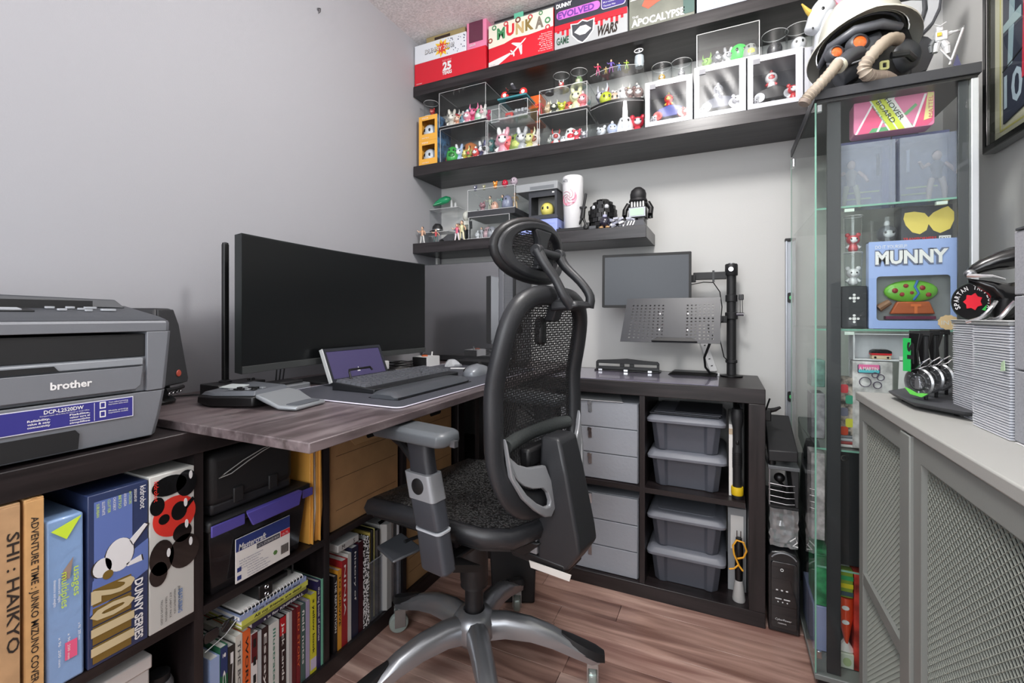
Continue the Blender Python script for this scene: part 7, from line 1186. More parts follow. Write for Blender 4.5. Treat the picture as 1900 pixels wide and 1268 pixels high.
# narrow visible strip of lower shelves
def strip(nm, lab, cat, x0, x1, z0, z1, m, d=.06, extra=None):
    t = thing(nm, lab, cat, ((x0+x1)/2, YI, z0)); part('item_body', MB().box(x0, x1, YI+.004, YI+d, z0, z1), m, t, bevel=.002); return t
xa, xb = 1.709, 1.75
t = strip('toy_packet', 'lime, red and teal printed packet low beside the art bag', 'toy pack', xa, xb-.003, .70, .86, mat((150, 140, 130), .5, var=.9, vscale=60))
for k, (z, c) in enumerate(((.83, (206, 60, 70)), (.80, (60, 150, 120)), (.765, (110, 112, 130)), (.735, (206, 206, 70)), (.712, (196, 70, 40)))): part('colour_patch', MB().at(frm((xa+.012+.012*(k % 2), YI+.0035, z), *FY)).rrect(.018, .024, .005, 0, .0008), mat(c, .4), t)
for k, c in enumerate(((206, 206, 204), (150, 60, 60), (180, 182, 186), (120, 124, 130))): strip('slim_case', ('%s slim case in the flat pile at %s of the narrow shelf gap' % (('white', 'red-edged', 'pale grey', 'mid grey')[k], ('bottom', 'second place', 'third place', 'top')[k])), 'case', xa, xb+.03, .6655+k*.0085, .6735+k*.0085, mat(c, .4), .10)
t = strip('black_case', 'tall black case with chrome ring seen beside the mesh cabinet', 'case', xa, xb+.05, .3355, .655, mat((34, 35, 38), .4), .12); part('chrome_ring', MB().at(frm((xa+.012, YI+.0035, .635), *FY)).tube([(.007*math.cos(k*math.pi/8), .007*math.sin(k*math.pi/8), .001) for k in range(16)], .002, 6, closed=True), CHROME, t)
t = strip('snack_packet', 'yellow and green printed packet above the orange bag', 'toy pack', xa, xb-.008, .245, .322, mat((126, 150, 50), .45), .03)
for k, c in enumerate(((60, 80, 90), (206, 190, 40), (50, 150, 90))): part('colour_stripe', MB().box(xa, xb-.008, YI+.003, YI+.0038, .250+k*.022, .262+k*.022), mat(c, .45), t)
t = thing('orange_bag', 'glossy orange bag with white patches standing low in the glass cabinet', 'bag', (1.728, YI, .047)); part('bag_body', MB().loft([[(1.7285+w_*math.cos(k*math.pi/8), YI+.022+.016*math.sin(k*math.pi/8), z) for k in range(16)] for z, w_ in ((.115, .004), (.15, .012), (.19, .018), (.240, .018))]), mat((214, 72, 40), .3, coat=.5), t); part('bag_neck', MB().loft([[(1.7285+w_*math.cos(k*math.pi/8)*(1+.15*(k % 2)), YI+.022+.014*math.sin(k*math.pi/8), z) for k in range(16)] for z, w_ in ((.090, .020), (.115, .005))]), PAPER, t)
for z in (.215, .175): part('white_patch', MB().at(frm((1.7245, YI+.0055, z), *FY)).prism(circ(0, 0, .009, 14, .006), 0, .0015), WHITE, t)
t = strip('pale_box', 'pale cream box with faint green face at the bottom of the glass cabinet', 'toy box', xa, xb-.006, .047, .088, mat((206, 212, 196), .5), .05); part('faint_face', MB().at(frm((1.728, YI+.0035, .066), *FY)).prism(circ(0, 0, .010, 16, .012), 0, .0006), mat((170, 186, 140), .5), t)
strip('red_spine_box', 'red and orange box edge beside the mesh cabinet', 'toy box', xb-.006, xb+.03, .047, .32, mat((190, 60, 50), .5, var=.6, vscale=20), .06)
strip('green_carton', 'green printed carton seen through the cabinet door', 'toy box', 1.66, 1.70, .18, .33, mat((60, 150, 100), .5, var=.5, vscale=30), .12).location.y += .05
strip('blue_panel_box', 'pale periwinkle tall carton seen through the cabinet door', 'toy box', 1.655, 1.70, .047, .178, mat((150, 160, 200), .5), .2).location.y += .05
for k, (z0, z1, c, lab) in enumerate(((.70, .80, (150, 150, 156), 'grey packet seen through the cabinet door'), (.82, .90, (110, 150, 140), 'teal-grey packet seen through the cabinet door'), (.36, .62, (196, 190, 192), 'tall pale figure box seen through the cabinet door'))): strip('small_packet', lab, 'toy pack', 1.655, 1.69, z0 if k != 0 else .6655, z1, mat(c, .45, var=.4, vscale=40), .08).location.y += .08
# ---------------------------------------------------------------- things on the glass cabinet
ZT = 1.6575; hat_m = mat((188, 187, 177), .38, coat=.2)
t = thing('gas_mask', 'black gas mask with orange lenses and two ribbed beige hoses under the hard hat', 'mask', (1.79, -.46, ZT)); mk = mat((58, 60, 65), .45); mkd = mat((26, 27, 30), .5); hose_m = mat((158, 146, 132), .55)
hc = Vector((1.795, -.42, 1.775))
part('mask_head', MB().loft([[(hc.x+a*r_x*math.cos(k*math.pi/12)+ox, hc.y+r_y*math.sin(k*math.pi/12)+oy, z) for k in range(24)] for z, r_x, r_y, ox, oy, a in ((ZT+.002, .060, .05, -.01, 0, 1), (ZT+.03, .085, .08, -.005, -.01, 1), (ZT+.08, .105, .10, 0, -.005, 1), (ZT+.14, .115, .115, .005, 0, 1), (ZT+.19, .105, .11, .005, .01, 1), (ZT+.22, .06, .07, .005, .02, 1))]), mkd, t, smooth=80)
part('face_plate', MB().loft([[(hc.x-.045+w_*math.cos(k*math.pi/10), -.535-d_*max(0, -math.sin(k*math.pi/10))+.03*max(0, math.sin(k*math.pi/10)), z+.022*math.cos(k*math.pi/10)) for k in range(20)] for z, w_, d_ in ((ZT+.045, .035, .02), (ZT+.07, .050, .035), (ZT+.10, .060, .038), (ZT+.125, .066, .030), (ZT+.145, .060, .012))]), mk, t, smooth=70)
for (u, v, rx_) in ((1552, 97, .013), (1595, 78, .0155)):
    p = at(u, v, Y=-.572); Ml = frm((p.x, -.572, p.z), (1, .25, .28), (-.28, 0, 1)); part('lens_surround', MB().at(Ml).lathe([(rx_*1.75, -.02), (rx_*1.6, 0), (rx_*1.15, .004), (rx_*1.1, 0)], 24), mk, t, smooth=60); part('orange_lens', MB().at(Ml).lathe([(rx_*1.12, 0), (rx_*.7, .003), (0, .004)], 24), mat((206, 96, 36), .12, coat=.8), t, smooth=80)
p = at(1568, 105, Y=-.60); part('snout', MB().tube([(p.x+.035, -.57, p.z+.012), (p.x+.012, -.595, p.z), (p.x-.012, -.605, p.z-.022)], [.022, .020, .018], 14), mk, t, smooth=70); part('hose_ring', MB().cyl((p.x-.012, -.605, p.z-.020), (p.x-.019, -.609, p.z-.028), .0205, n=20), mat((206, 204, 186), .5), t)
def ribbed(name, P_, r, n=6, step=3, caps=True):
    P_ = smoothpath(P_, n, False); rr_ = [r*(1.0 if i % 2 else .78) for i in range(len(P_))]; return part(name, MB().tube(P_, rr_, 16), hose_m, t, smooth=50)
A_ = [at(u, v, Y=y) for u, v, y in ((1556, 116, -.615), (1543, 133, -.63), (1528, 150, -.64), (1512, 167, -.65), (1500, 180, -.655), (1494, 188, -.655))]; ribbed('ribbed_hose', A_, .0155, 5); part('hose_end', MB().tube([A_[-1], A_[-1]+Vector((-.004, -.001, -.008))], [.0165, .0135], 16), mat((140, 126, 116), .5), t)
A_ = [at(u, v, Y=y) for u, v, y in ((1668, 74, -.55), (1655, 72, -.58), (1640, 80, -.61), (1622, 98, -.63), (1608, 116, -.635), (1603, 128, -.635), (1608, 138, -.63), (1620, 142, -.61), (1640, 143, -.59))]; ribbed('ribbed_hose', A_, .0165, 4); part('hose_tail', MB().tube(smoothpath([A_[-3], A_[-2], A_[-1], A_[-1]+Vector((.02, .02, -.004))], 3, False), .016, 14), mat((150, 136, 126), .5), t, smooth=70)
p = at(1683, 100, Y=-.50); part('ear_cup', MB().at(frm((p.x, -.50, p.z), (1, .5, 0), (0, 0, 1))).lathe([(.045, -.05), (.043, 0), (.03, .012), (0, .014)], 24), mk, t, smooth=60); part('strap_buckle', MB().at(frm((at(1640, 122, Y=-.585).x, -.585, at(1640, 122, Y=-.585).z), (1, .3, .1), (0, 0, 1))).frame(rr(.022, .024, .004), rr(.010, .013, .002), 0, .004), mat((190, 190, 130), .4), t); part('rubber_strap', MB().tube([(p.x-.055, -.575, p.z-.03), (p.x-.02, -.57, p.z-.03), (p.x+.005, -.53, p.z-.03)], .009, 8), mkd, t)
part('brow_ridge', MB().tube([(hc.x-.115, -.46, ZT+.135), (hc.x-.10, -.53, ZT+.155), (hc.x-.05, -.565, ZT+.17), (hc.x+.01, -.56, ZT+.175), (hc.x+.06, -.53, ZT+.17)], [.008, .012, .013, .013, .010], 10), mat((84, 86, 92), .4), t, smooth=80)
part('face_rim', MB().tube([at(1535, 118, Y=-.55), at(1552, 122, Y=-.60), at(1580, 118, Y=-.60), at(1610, 108, Y=-.60), at(1628, 96, Y=-.58)], .003, 6), SILVER, t)
t = thing('hard_hat', 'off-white hard hat resting on the gas mask', 'helmet', (1.79, -.43, ZT+.23)); Mh = Matrix.Translation((1.785, -.440, 1.842)) @ Matrix.Rotation(R(-2), 4, 'Y') @ Matrix.Rotation(R(-12), 4, 'X')
rings = []
for z, k_, dx in ((0, 1.0, 0), (.02, .985, 0), (.055, .94, 0), (.09, .84, .0), (.12, .66, 0), (.138, .42, 0), (.146, .15, 0), (.147, .02, 0)): rings.append([(.108*k_*math.cos(j*math.pi/20), .128*k_*math.sin(j*math.pi/20), z) for j in range(40)])
inner = [[(.104*k_*math.cos(j*math.pi/20), .124*k_*math.sin(j*math.pi/20), z-.004) for j in range(40)] for z, k_ in ((.138, .40), (.12, .65), (.09, .83), (.055, .93), (.02, .98), (0.004, .99))]
part('hat_shell', MB().at(Mh).loft(list(reversed(rings))+[rings[0]]) if 0 else MB().at(Mh).loft(rings, caps=False).loft(inner, caps=False), hat_m, t, smooth=80)
br = []
for k_, z in ((1.0, .006), (1.08, .0), (1.17, -.010), (1.20, -.014), (1.195, -.019), (1.08, -.006), (.99, -.002)): br.append([(.112*k_*math.cos(j*math.pi/20)*(1+.02*(k_ > 1.05)), .132*k_*math.sin(j*math.pi/20)*(1+(.20*(k_-1)*5*.22 if math.sin(j*math.pi/20) < -.3 else 0)), z-.012*(k_-1)*5*abs(math.cos(j*math.pi/20))) for j in range(40)])
part('hat_brim', MB().at(Mh).loft(br, caps=False), hat_m, t, smooth=80); part('centre_ridge', MB().at(Mh).tube([(0, -.118, .05), (0, -.09, .108), (0, -.04, .140), (0, .02, .149), (0, .08, .118)], [.004, .008, .009, .009, .004], 8), hat_m, t, smooth=80); part('harness_ring', MB().at(Mh).tube([(.092*math.cos(j*math.pi/16), .112*math.sin(j*math.pi/16), .006) for j in range(32)], .004, 6, closed=True), mat((70, 72, 78), .5), t, smooth=80)
# unicorn bust
t = thing('unicorn_bust', 'white unicorn head ornament with gold horn behind the hard hat', 'ornament', (1.735, -.27, ZT)); um = mat((196, 200, 206), .35, coat=.3); ux = 1.725
pn = [(ux-.005, -.26, ZT), (ux-.005, -.26, ZT+.16), (ux+.006, -.26, ZT+.27), (ux+.004, -.262, ZT+.35), (ux-.008, -.265, ZT+.385)]
part('neck', MB().tube(smoothpath(pn, 3, False), [.040-.001*i for i in range(13)], 16), um, t, smooth=80); part('head', MB().tube(smoothpath([(ux+.012, -.26, ZT+.405), (ux-.012, -.268, ZT+.375), (ux-.030, -.275, ZT+.335), (ux-.038, -.278, ZT+.315)], 3, False), [.030, .034, .034, .032, .030, .027, .025, .024, .023, .016], 14), um, t, smooth=80)
part('horn', MB().tube([(ux-.030, -.272, ZT+.372), (ux-.048, -.280, ZT+.388), (ux-.066, -.288, ZT+.412)], [.013, .008, .002], 10), mat((206, 176, 84), .35, .3), t); part('eye', MB().ell((ux-.008, -.298, ZT+.375), .005, .003, .006, 10, 6), EYE_M, t); part('nostril', MB().ell((ux-.036, -.298, ZT+.318), .003, .002, .004, 8, 5), EYE_M, t)
part('mane', MB().tube([(ux+.02, -.262, ZT+.43), (ux+.045, -.26, ZT+.40), (ux+.06, -.26, ZT+.34)], [.010, .016, .010], 8), mat((232, 130, 150), .5), t); part('ear', MB().tube([(ux+.010, -.272, ZT+.425), (ux+.012, -.275, ZT+.455)], [.010, .002], 8), um, t)
bpy.data.objects['unicorn_bust'].location += Vector((-.010, -.050, 0))
# winged shield ornament
t = thing('crescent_mask', 'large grey-white crescent-horned ornament behind the hard hat', 'ornament', (1.97, -.23, ZT)); 
def sheet(nm, pts, y0_, m_, th=.008, bow=.0):
    y0_ -= .05; ps = [at(u, v, Y=y0_) for u, v in pts]; n = len(ps); return part(nm, MB().loft([[(p.x, y0_+d, p.z) for p in ps] for d in (0, th)]), m_, t, bevel=.002)
gw = mat((176, 178, 180), .4, coat=.2); gd = mat((60, 62, 67), .4)
sheet('white_plate', [(1665, 5), (1690, 0), (1712, 0), (1716, 14), (1712, 36), (1702, 55), (1695, 60), (1680, 50)], -.25, gw, .03); sheet('crescent_blade', [(1716, -30), (1748, -30), (1742, 14), (1730, 40), (1710, 62), (1703, 60), (1713, 42), (1722, 16)], -.255, mat((176, 178, 182), .4), .02); sheet('blade_edge', [(1748, -30), (1752, -30), (1746, 18), (1733, 44), (1711, 66), (1708, 62), (1729, 41), (1742, 14)], -.257, gd, .03); sheet('blade_edge', [(1712, -30), (1719, -30), (1720, 14), (1713, 38), (1700, 60), (1697, 58), (1709, 37), (1714, 14)], -.262, gd, .02)
sheet('neck_piece', [(1700, 64), (1722, 68), (1738, 80), (1735, 96), (1720, 130), (1690, 140), (1690, 80)], -.24, gd, .05); sheet('slot', [(1680, 22), (1693, 22), (1697, 29), (1690, 30), (1682, 27)], -.2525, BLACK, .002); sheet('slot', [(1686, 38), (1692, 38), (1692, 44), (1688, 42)], -.2525, BLACK, .002); part('stand', MB().box(1.92, 1.99, -.30, -.262, ZT, ZT+.11), gd, t, bevel=.004)
# white robot with staff on rock
t = thing('robot_model', 'white and grey robot model with staff crouching on a rock base', 'toy', (1.93, -.50, ZT)); rw, rg = mat((196, 198, 200), .35), mat((92, 96, 98), .45); random.seed(21)
Q = lambda u, v, Y=-.52: at(u, v, Y=Y)
part('rock_base', MB().loft([[(1.922+r_*1.25*math.cos(k*math.pi/8)*(.85+.3*random.random()), -.51+r_*.9*math.sin(k*math.pi/8)*(.85+.3*random.random()), z) for k in range(16)] for z, r_ in ((ZT, .045), (ZT+.012, .046), (ZT+.026, .034), (ZT+.036, .018))]), mat((176, 180, 160), .8, var=.3, vscale=60), t, smooth=20)
for (a, b, r0, r1, m_) in (((1735, 98), (1738, 82), .006, .008, rw), ((1738, 82), (1745, 75), .009, .008, rw), ((1758, 100), (1756, 86), .006, .008, rw), ((1756, 86), (1748, 76), .009, .008, rw), ((1733, 76), (1727, 86), .007, .006, rg), ((1727, 86), (1728, 98), .006, .004, rg), ((1752, 66), (1766, 60), .007, .005, rw), ((1766, 60), (1782, 56), .0035, .003, rw)): part('limb', MB().tube([Q(*a), Q(*b)], [r0, r1], 8), m_, t)
p = Q(1745, 70); part('torso', MB().box(p.x-.013, p.x+.013, -.53, -.508, p.z-.012, p.z+.014), rw, t, bevel=.003); part('chest_light', MB().cb((p.x-.006, -.5315, p.z+.004), (.009, .003, .009)), mat((220, 180, 70), .3), t); p = Q(1742, 58); part('head', MB().box(p.x-.007, p.x+.007, -.528, -.512, p.z-.004, p.z+.010), rw, t, bevel=.002); part('crest', MB().tube([(p.x-.012, -.53, p.z+.016), (p.x, -.53, p.z+.008), (p.x+.012, -.53, p.z+.016)], .0016, 5), rw, t)
part('staff', MB().tube([Q(1787, 52, -.53), Q(1762, 120, -.53)], .0028, 6), rw, t); part('second_staff', MB().tube([Q(1745, 92, -.535), Q(1765, 112, -.535)], .0022, 6), rw, t); part('blade', MB().loft([[Q(1775, 58, -.53), Q(1790, 46, -.53), Q(1788, 54, -.53)], [Q(1775, 58, -.528), Q(1790, 46, -.528), Q(1788, 54, -.528)]]), SILVER, t); part('dark_fin', MB().loft([[Q(1768, 122, -.545), Q(1784, 122, -.545), Q(1776, 100, -.545)], [Q(1768, 122, -.541), Q(1784, 122, -.541), Q(1776, 100, -.541)]]), mat((70, 70, 100), .4), t)
# ================================================================ framed jersey picture on the right wall
FRL = lambda y, z, x=XR-.022: frm((x, y, z), (0, -1, 0), (0, 0, 1))
t = thing('framed_jersey', 'black-framed picture of a dark number 10 jersey on the right wall', 'picture', (XR-.01, -.62, 1.50)); ya, yb, za, zb3 = -.355, -1.05, 1.495, 2.30
MFr = frm((XR-.028, 0, 0), (0, -1, 0), (0, 0, 1)); o = [(-ya, za), (-yb, za), (-yb, zb3), (-ya, zb3)]; i_ = [(-ya+.020, za+.020), (-yb-.020, za+.020), (-yb-.020, zb3-.020), (-ya+.020, zb3-.020)]
part('frame', MB().at(MFr).frame(o, i_, -.026, .004), mat((18, 19, 20), .2, coat=.6), t, bevel=.003); part('backing_mat', MB().at(MFr).prism(i_, -.02, -.016), mat((206, 200, 178), .6), t); part('inner_line', MB().at(MFr).frame([(-ya+.045, za+.045), (-yb-.045, za+.045), (-yb-.045, zb3-.045), (-ya+.045, zb3-.045)], [(-ya+.050, za+.050), (-yb-.05, za+.05), (-yb-.05, zb3-.05), (-ya+.05, zb3-.05)], -.016, -.0155), mat((200, 190, 110), .5), t)
jb = mat((50, 54, 72), .6); part('jersey', MB().at(MFr).prism([(.425, 1.555), (.555, 1.575), (.62, 1.60), (.62, 1.95), (.56, 2.10), (.50, 2.13), (.425, 2.13)], -.0158, -.012), jb, t); part('red_panel', MB().at(MFr).prism([(.515, 1.64), (.60, 1.66), (.60, 2.10), (.53, 2.10)], -.012, -.0105), mat((206, 50, 74), .6), t); part('pale_stripe', MB().at(MFr).prism([(.45, 1.70), (.47, 1.70), (.50, 2.10), (.47, 2.10)], -.0119, -.0108), mat((150, 170, 180), .6), t); part('pale_stripe', MB().at(MFr).prism([(.43, 1.80), (.51, 1.80), (.51, 1.83), (.43, 1.82)], -.0119, -.0104), mat((160, 180, 186), .6), t); part('cream_shoulder', MB().at(MFr).prism([(.53, 2.0), (.62, 1.93), (.62, 2.13), (.53, 2.13)], -.0104, -.0095), mat((226, 216, 180), .6), t)
text('10', MFr @ Matrix.Translation((.432, 1.595, -.0118)), .085, mat((176, 190, 204), .6), t, w=.085, bold=.02); part('picture_glass', MB().at(MFr).prism(i_, -.004, -.002), GL, t); part('number_underline', MB().at(MFr).prism([(.425, 1.695), (.515, 1.715), (.515, 1.719), (.425, 1.699)], -.0119, -.0108), BLK, t)
# ================================================================ grey mesh-door cabinet
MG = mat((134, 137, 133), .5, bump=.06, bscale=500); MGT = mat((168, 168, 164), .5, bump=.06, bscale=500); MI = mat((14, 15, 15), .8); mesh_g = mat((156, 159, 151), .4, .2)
CX, CZ, C0, C1 = 1.732, .837, -.664, -1.95
t = thing('mesh_cabinet', 'grey metal cabinet with expanded-mesh doors along the right wall', 'cabinet', ((CX+XR)/2, -1.3, 0))
part('cabinet_top', MB().box(CX-.006, XR-.004, C1, C0+.004, CZ-.022, CZ), MGT, t, bevel=.003); part('side_panel', MB().box(CX+.003, XR-.006, C0-.018, C0, .02, CZ-.0225), MG, t, bevel=.001); part('back_panel', MB().box(XR-.014, XR-.006, C1, C0-.0185, .02, CZ-.0225), MI, t); part('floor_panel', MB().box(CX+.01, XR-.016, C1, C0-.0185, .03, .045), MI, t); part('inner_shelf', MB().box(CX+.03, XR-.016, C1, C0-.0185, .365, .38), MI, t); part('side_panel', MB().box(CX+.003, XR-.006, C1, C1+.018, .02, CZ-.0225), MG, t)
for yy in (C0-.04, C1+.02): part('foot', MB().box(CX+.02, CX+.05, yy, yy+.03, .0005, .0198), BLACK, t)
def meshdoor(ya, yb, rail):
    MD = frm((CX, 0, 0), (0, -1, 0), (0, 0, 1)); z0, z1 = .03, .812; f = .034
    o = [(-ya, z0), (-yb, z0), (-yb, z1), (-ya, z1)]; i_ = [(-ya+f, z0+f), (-yb-f*.55, z0+f), (-yb-f*.55, z1-f-.008), (-ya+f, z1-f-.008)]
    d = part('door', MB().at(MD).frame(o, i_, -.016, 0), MG, t, bevel=.0012)
    if rail: part('cross_rail', MB().at(MD).box(-ya+f, -yb-f*.55, .36, .388, -.014, -.001), MG, d)
    y0, y1, pw, ph = i_[0][0], i_[1][0], .0142, .0125; mb = MB().at(MD); n = int((y1-y0)/(pw/2))+1; rows_ = int((i_[2][1]-i_[0][1])/(ph/2)); s_ = .0014
    for k in range(n):
        c = y0+k*pw/2; pts = []
        for j in range(rows_+1):
            off = (pw/4) if (j+k) % 2 else -pw/4; pts.append((min(max(c+off, y0), y1), z0+f+j*ph/2))
        mb.loft([[(a-s_, b, -.010), (a+s_, b, -.0085), (a+s_*.6, b, -.0115)] for a, b in pts], caps=False)
    part('expanded_mesh', mb, mesh_g, d, kind='stuff', smooth=0); return d
meshdoor(C0-.006, -.990, True); d2 = meshdoor(-1.045, -1.48, False); meshdoor(-1.484, -1.93, False)
part('pull_channel', MB().at(frm((CX, 0, 0), (0, -1, 0), (0, 0, 1))).prism(rect(.992, .03, 1.043, .812), -.016, .006), MG, t, bevel=.002)
# plaque with medals
zc2 = CZ+.0005; t = thing('medal_stand', 'dark plaque stand with hooked posts holding medals on the mesh cabinet', 'medal stand', (1.86, -.80, zc2)); pq = mat((62, 63, 67), .5)
P5 = [(1.772, -.748), (1.771, -.90), (1.825, -.985), (1.97, -.985), (2.03, -.90), (2.03, -.72), (1.95, -.625), (1.867, -.621)]; cxp, cyp = 1.89, -.80
part('plaque_base', MB().loft([[(cxp+(x-cxp)*k, cyp+(y-cyp)*k, z) for x, y in P5] for z, k in ((zc2+.007, .93), (zc2+.013, .985), (zc2+.0165, 1.0), (zc2+.0185, .98))]), pq, t); 
for x, y in ((1.80, -.78), (1.84, -.93), (1.98, -.93), (1.98, -.72)): part('foot', MB().cyl((x, y, zc2), (x, y, zc2+.0085), .012, n=12), BLACK, t)
posts = [(at(1708, 745, Y=-.87).x, -.87), (at(1727, 730, Y=-.82).x, -.82), (at(1746, 722, Y=-.77).x, -.77)]; zb4 = zc2+.019
for k, (x, y) in enumerate(posts):
    part('hook_post', MB().box(x+.006, x+.012, y-.003, y+.003, zb4, zb4+.135).box(x-.018, x+.014, y-.006, y+.006, zb4+.135, zb4+.146), BLACK, t, bevel=.001)
    m_ = thing('medal', ('large silver medal on a %s hanging from the %s hook post' % (('green and black ribbon', 'black ribbon', 'black ribbon')[k], ('nearest', 'middle', 'farthest')[k])), 'medal', (x-.006, y, zb4+.02)); xc = x-.006; zc3 = zb4+.040-.003*(k == 0)
    Mm = frm((xc, y-.009, zc3), (.55, -.83, 0), (0, 0, 1)); part('medal_disc', MB().at(Mm).lathe([(0, -.003), (.030, -.003), (.031, 0), (.028, .0025), (.024, .0008), (0, .0008)], 30), mat((150, 152, 154), .3, .9), m_, smooth=40); part('relief_ring', MB().at(Mm).tube([(.016*math.cos(j*math.pi/10), .016*math.sin(j*math.pi/10), .001) for j in range(20)], .0022, 6, closed=True), mat((96, 98, 100), .4, .8), m_)
    for j in range(12): part('relief_spoke', MB().at(Mm @ Matrix.Rotation(j*math.pi/6, 4, 'Z')).box(.004, .023, -.0011, .0011, .0006, .0022), mat((176, 178, 180), .3, .9), m_, smooth=0)
    part('relief_figure', MB().at(Mm).loft([[(-.004, -.014, .001), (.004, -.014, .001), (.004, -.014, .004), (-.004, -.014, .004)], [(-.005, .0, .001), (.005, .0, .001), (.005, 0, .004), (-.005, 0, .004)], [(-.002, .012, .001), (.002, .012, .001), (.002, .012, .003), (-.002, .012, .003)]]), mat((190, 190, 192), .3, .8), m_)
    if k == 0: part('green_rim', MB().at(Mm).prism([(-.026, -.014), (-.014, -.027), (.010, -.030), (.022, -.021), (.012, -.021), (.0, -.023), (-.014, -.017)], .0028, .0045), mat((110, 214, 90), .4), m_); part('green_ribbon', MB().at(frm((xc-.020, y-.014, zb4+.06), (.55, -.83, 0), (0, 0, 1))).box(-.008, .008, 0, .07, 0, .002), mat((40, 176, 84), .5), m_, bevel=.0005); text('ST', frm((xc-.020, y-.017, zb4+.122), (0, 0, -1), (.55, -.83, 0)), .013, BLK, m_, w=.045, bold=.06)
    part('ribbon', MB().at(frm((xc, y-.006, zb4+.055), (.55, -.83, 0), (0, 0, 1))).loft([[(-.012, .0, 0), (.006, .0, 0), (.006, .0, .003), (-.012, .0, .003)], [(-.016, .05, .004), (.004, .05, .004), (.004, .05, .008), (-.016, .05, .008)], [(-.010, .086, 0), (.012, .086, 0), (.012, .086, .010), (-.010, .086, .010)]]), BLACK, m_, bevel=.001)
    part('silver_cord', MB().tube([(xc-.006, y-.012, zb4+.066), (xc+.004, y-.020, zb4+.080), (xc+.016, y-.014, zb4+.088), (xc+.024, y-.004, zb4+.082), (xc+.014, y-.01, zb4+.072), (xc+.004, y-.012, zb4+.068)], .0016, 6, closed=True), CHROME, m_)
# stacks of clear slim cases
random.seed(8)
def stack(x0, x1, y0, y1, n, dz, where):
    first = None
    for k in range(n):
        if first is None:
            first = thing('slim_clear_case', 'clear slim disc case in the '+where, 'case', ((x0+x1)/2, (y0+y1)/2, zc2), 0, 'slim clear cases in the '+where); w_, d_ = (x1-x0)/2, (y1-y0)/2
            part('case_shell', MB().box(-w_, w_, -d_, d_, .0006, dz*.62), stk_m, first, False, smooth=0); part('case_gap', MB().box(-w_+.0015, w_-.0015, -d_+.0015, d_-.0015, dz*.62, dz-.0001), stk_g, first, False, smooth=0)
        else: clone(first, ((x0+x1)/2+(random.random()-.5)*.0012, (y0+y1)/2+(random.random()-.5)*.0012, zc2+k*dz))
stk_m = mat((222, 224, 230), .25, coat=.4); stk_g = mat((150, 153, 162), .4)
stack(1.838, 1.965, -1.008, -.896, 41, .0044, 'farther tall stack on the mesh cabinet'); stack(1.823, 1.950, -1.135, -1.018, 41, .0044, 'nearer tall stack on the mesh cabinet'); zs = zc2+41*.0044
for x0, x1, y0, y1, lab in ((1.836, 1.967, -1.010, -.894, 'grey lid plate on the farther stack of clear cases'), (1.821, 1.952, -1.137, -1.016, 'grey lid plate on the nearer stack of clear cases')): t = thing('lid_plate', lab, 'plate', ((x0+x1)/2, (y0+y1)/2, zs)); part('plate_body', MB().box(x0, x1, y0, y1, zs+.0004, zs+.006), mat((150, 152, 152), .4), t, bevel=.0015); part('plate_lip', MB().box(x0-.001, x1+.001, y0-.001, y1+.001, zs+.0061, zs+.0085), mat((172, 174, 174), .4), t, bevel=.001)
# round SPARTAN patch and black fork-like saddle
t = thing('round_badge', 'round black SPARTAN TRIFECTA badge with red emblem on the clear case stacks', 'badge', (1.905, -.95, zs+.009)); pbd = at(1808, 560, Y=-.93); Mb = frm((pbd.x, -.93, pbd.z), (.62, -.78, 0), (0, 0, 1)); part('badge_disc', MB().at(Mb).lathe([(0, -.004), (.036, -.004), (.0375, -.002), (.0375, .001), (.036, .003), (0, .003)], 36), BLACK, t, smooth=40)
part('badge_rim', MB().at(Mb).tube([(.0365*math.cos(j*math.pi/18), .0365*math.sin(j*math.pi/18), .002) for j in range(36)], .0014, 6, closed=True), mat((50, 60, 54), .4), t); part('red_emblem', MB().at(Mb).prism([((.016 if j % 2 else .012)*math.cos(j*math.pi/7), (.017 if j % 2 else .0125)*math.sin(j*math.pi/7)) for j in range(14)], .003, .0042), mat((226, 44, 60), .4), t); part('green_flash', MB().at(Mb).prism([(.014, -.016), (.022, -.006), (.020, -.018)], .003, .0042), mat((60, 180, 80), .4), t)
for j, ch in enumerate('SPARTAN TRIFECTA'):
    if ch != ' ': a0 = R(205-j*15.3); text(ch, Mb @ Matrix.Rotation(a0-math.pi/2, 4, 'Z') @ Matrix.Translation((-.003, .0235, .0032)), .0085, WHITE, t, w=.0055 if ch != 'I' else .0018, bold=.02)
t = thing('bike_saddle', 'glossy black curved saddle-like piece with chrome rails on the clear cases', 'saddle', (1.93, -1.0, zs+.009)); gb_ = mat((14, 14, 16), .25, coat=.3); Qs = lambda u, v, Y=-1.0: at(u, v, Y=Y)
mb = MB(); rings = []
for (u, v, w_, h_) in ((1793, 508, .006, .006), (1803, 502, .012, .010), (1820, 494, .017, .013), (1845, 486, .022, .016), (1872, 480, .026, .020), (1885, 478, .026, .020)):
    p = Qs(u, v, -.99); rings.append([(p.x, p.y+w_*math.cos(k*math.pi/7), p.z+h_*math.sin(k*math.pi/7)) for k in range(14)])
part('upper_beak', mb.loft(rings), gb_, t, smooth=80); rings = []
for (u, v, w_, h_) in ((1797, 521, .006, .004), (1815, 526, .012, .007), (1835, 533, .018, .012), (1850, 545, .020, .022), (1868, 560, .020, .034), (1885, 560, .020, .036)):
    p = Qs(u, v, -.99); rings.append([(p.x, p.y+w_*math.cos(k*math.pi/7), p.z+h_*math.sin(k*math.pi/7)) for k in range(14)])
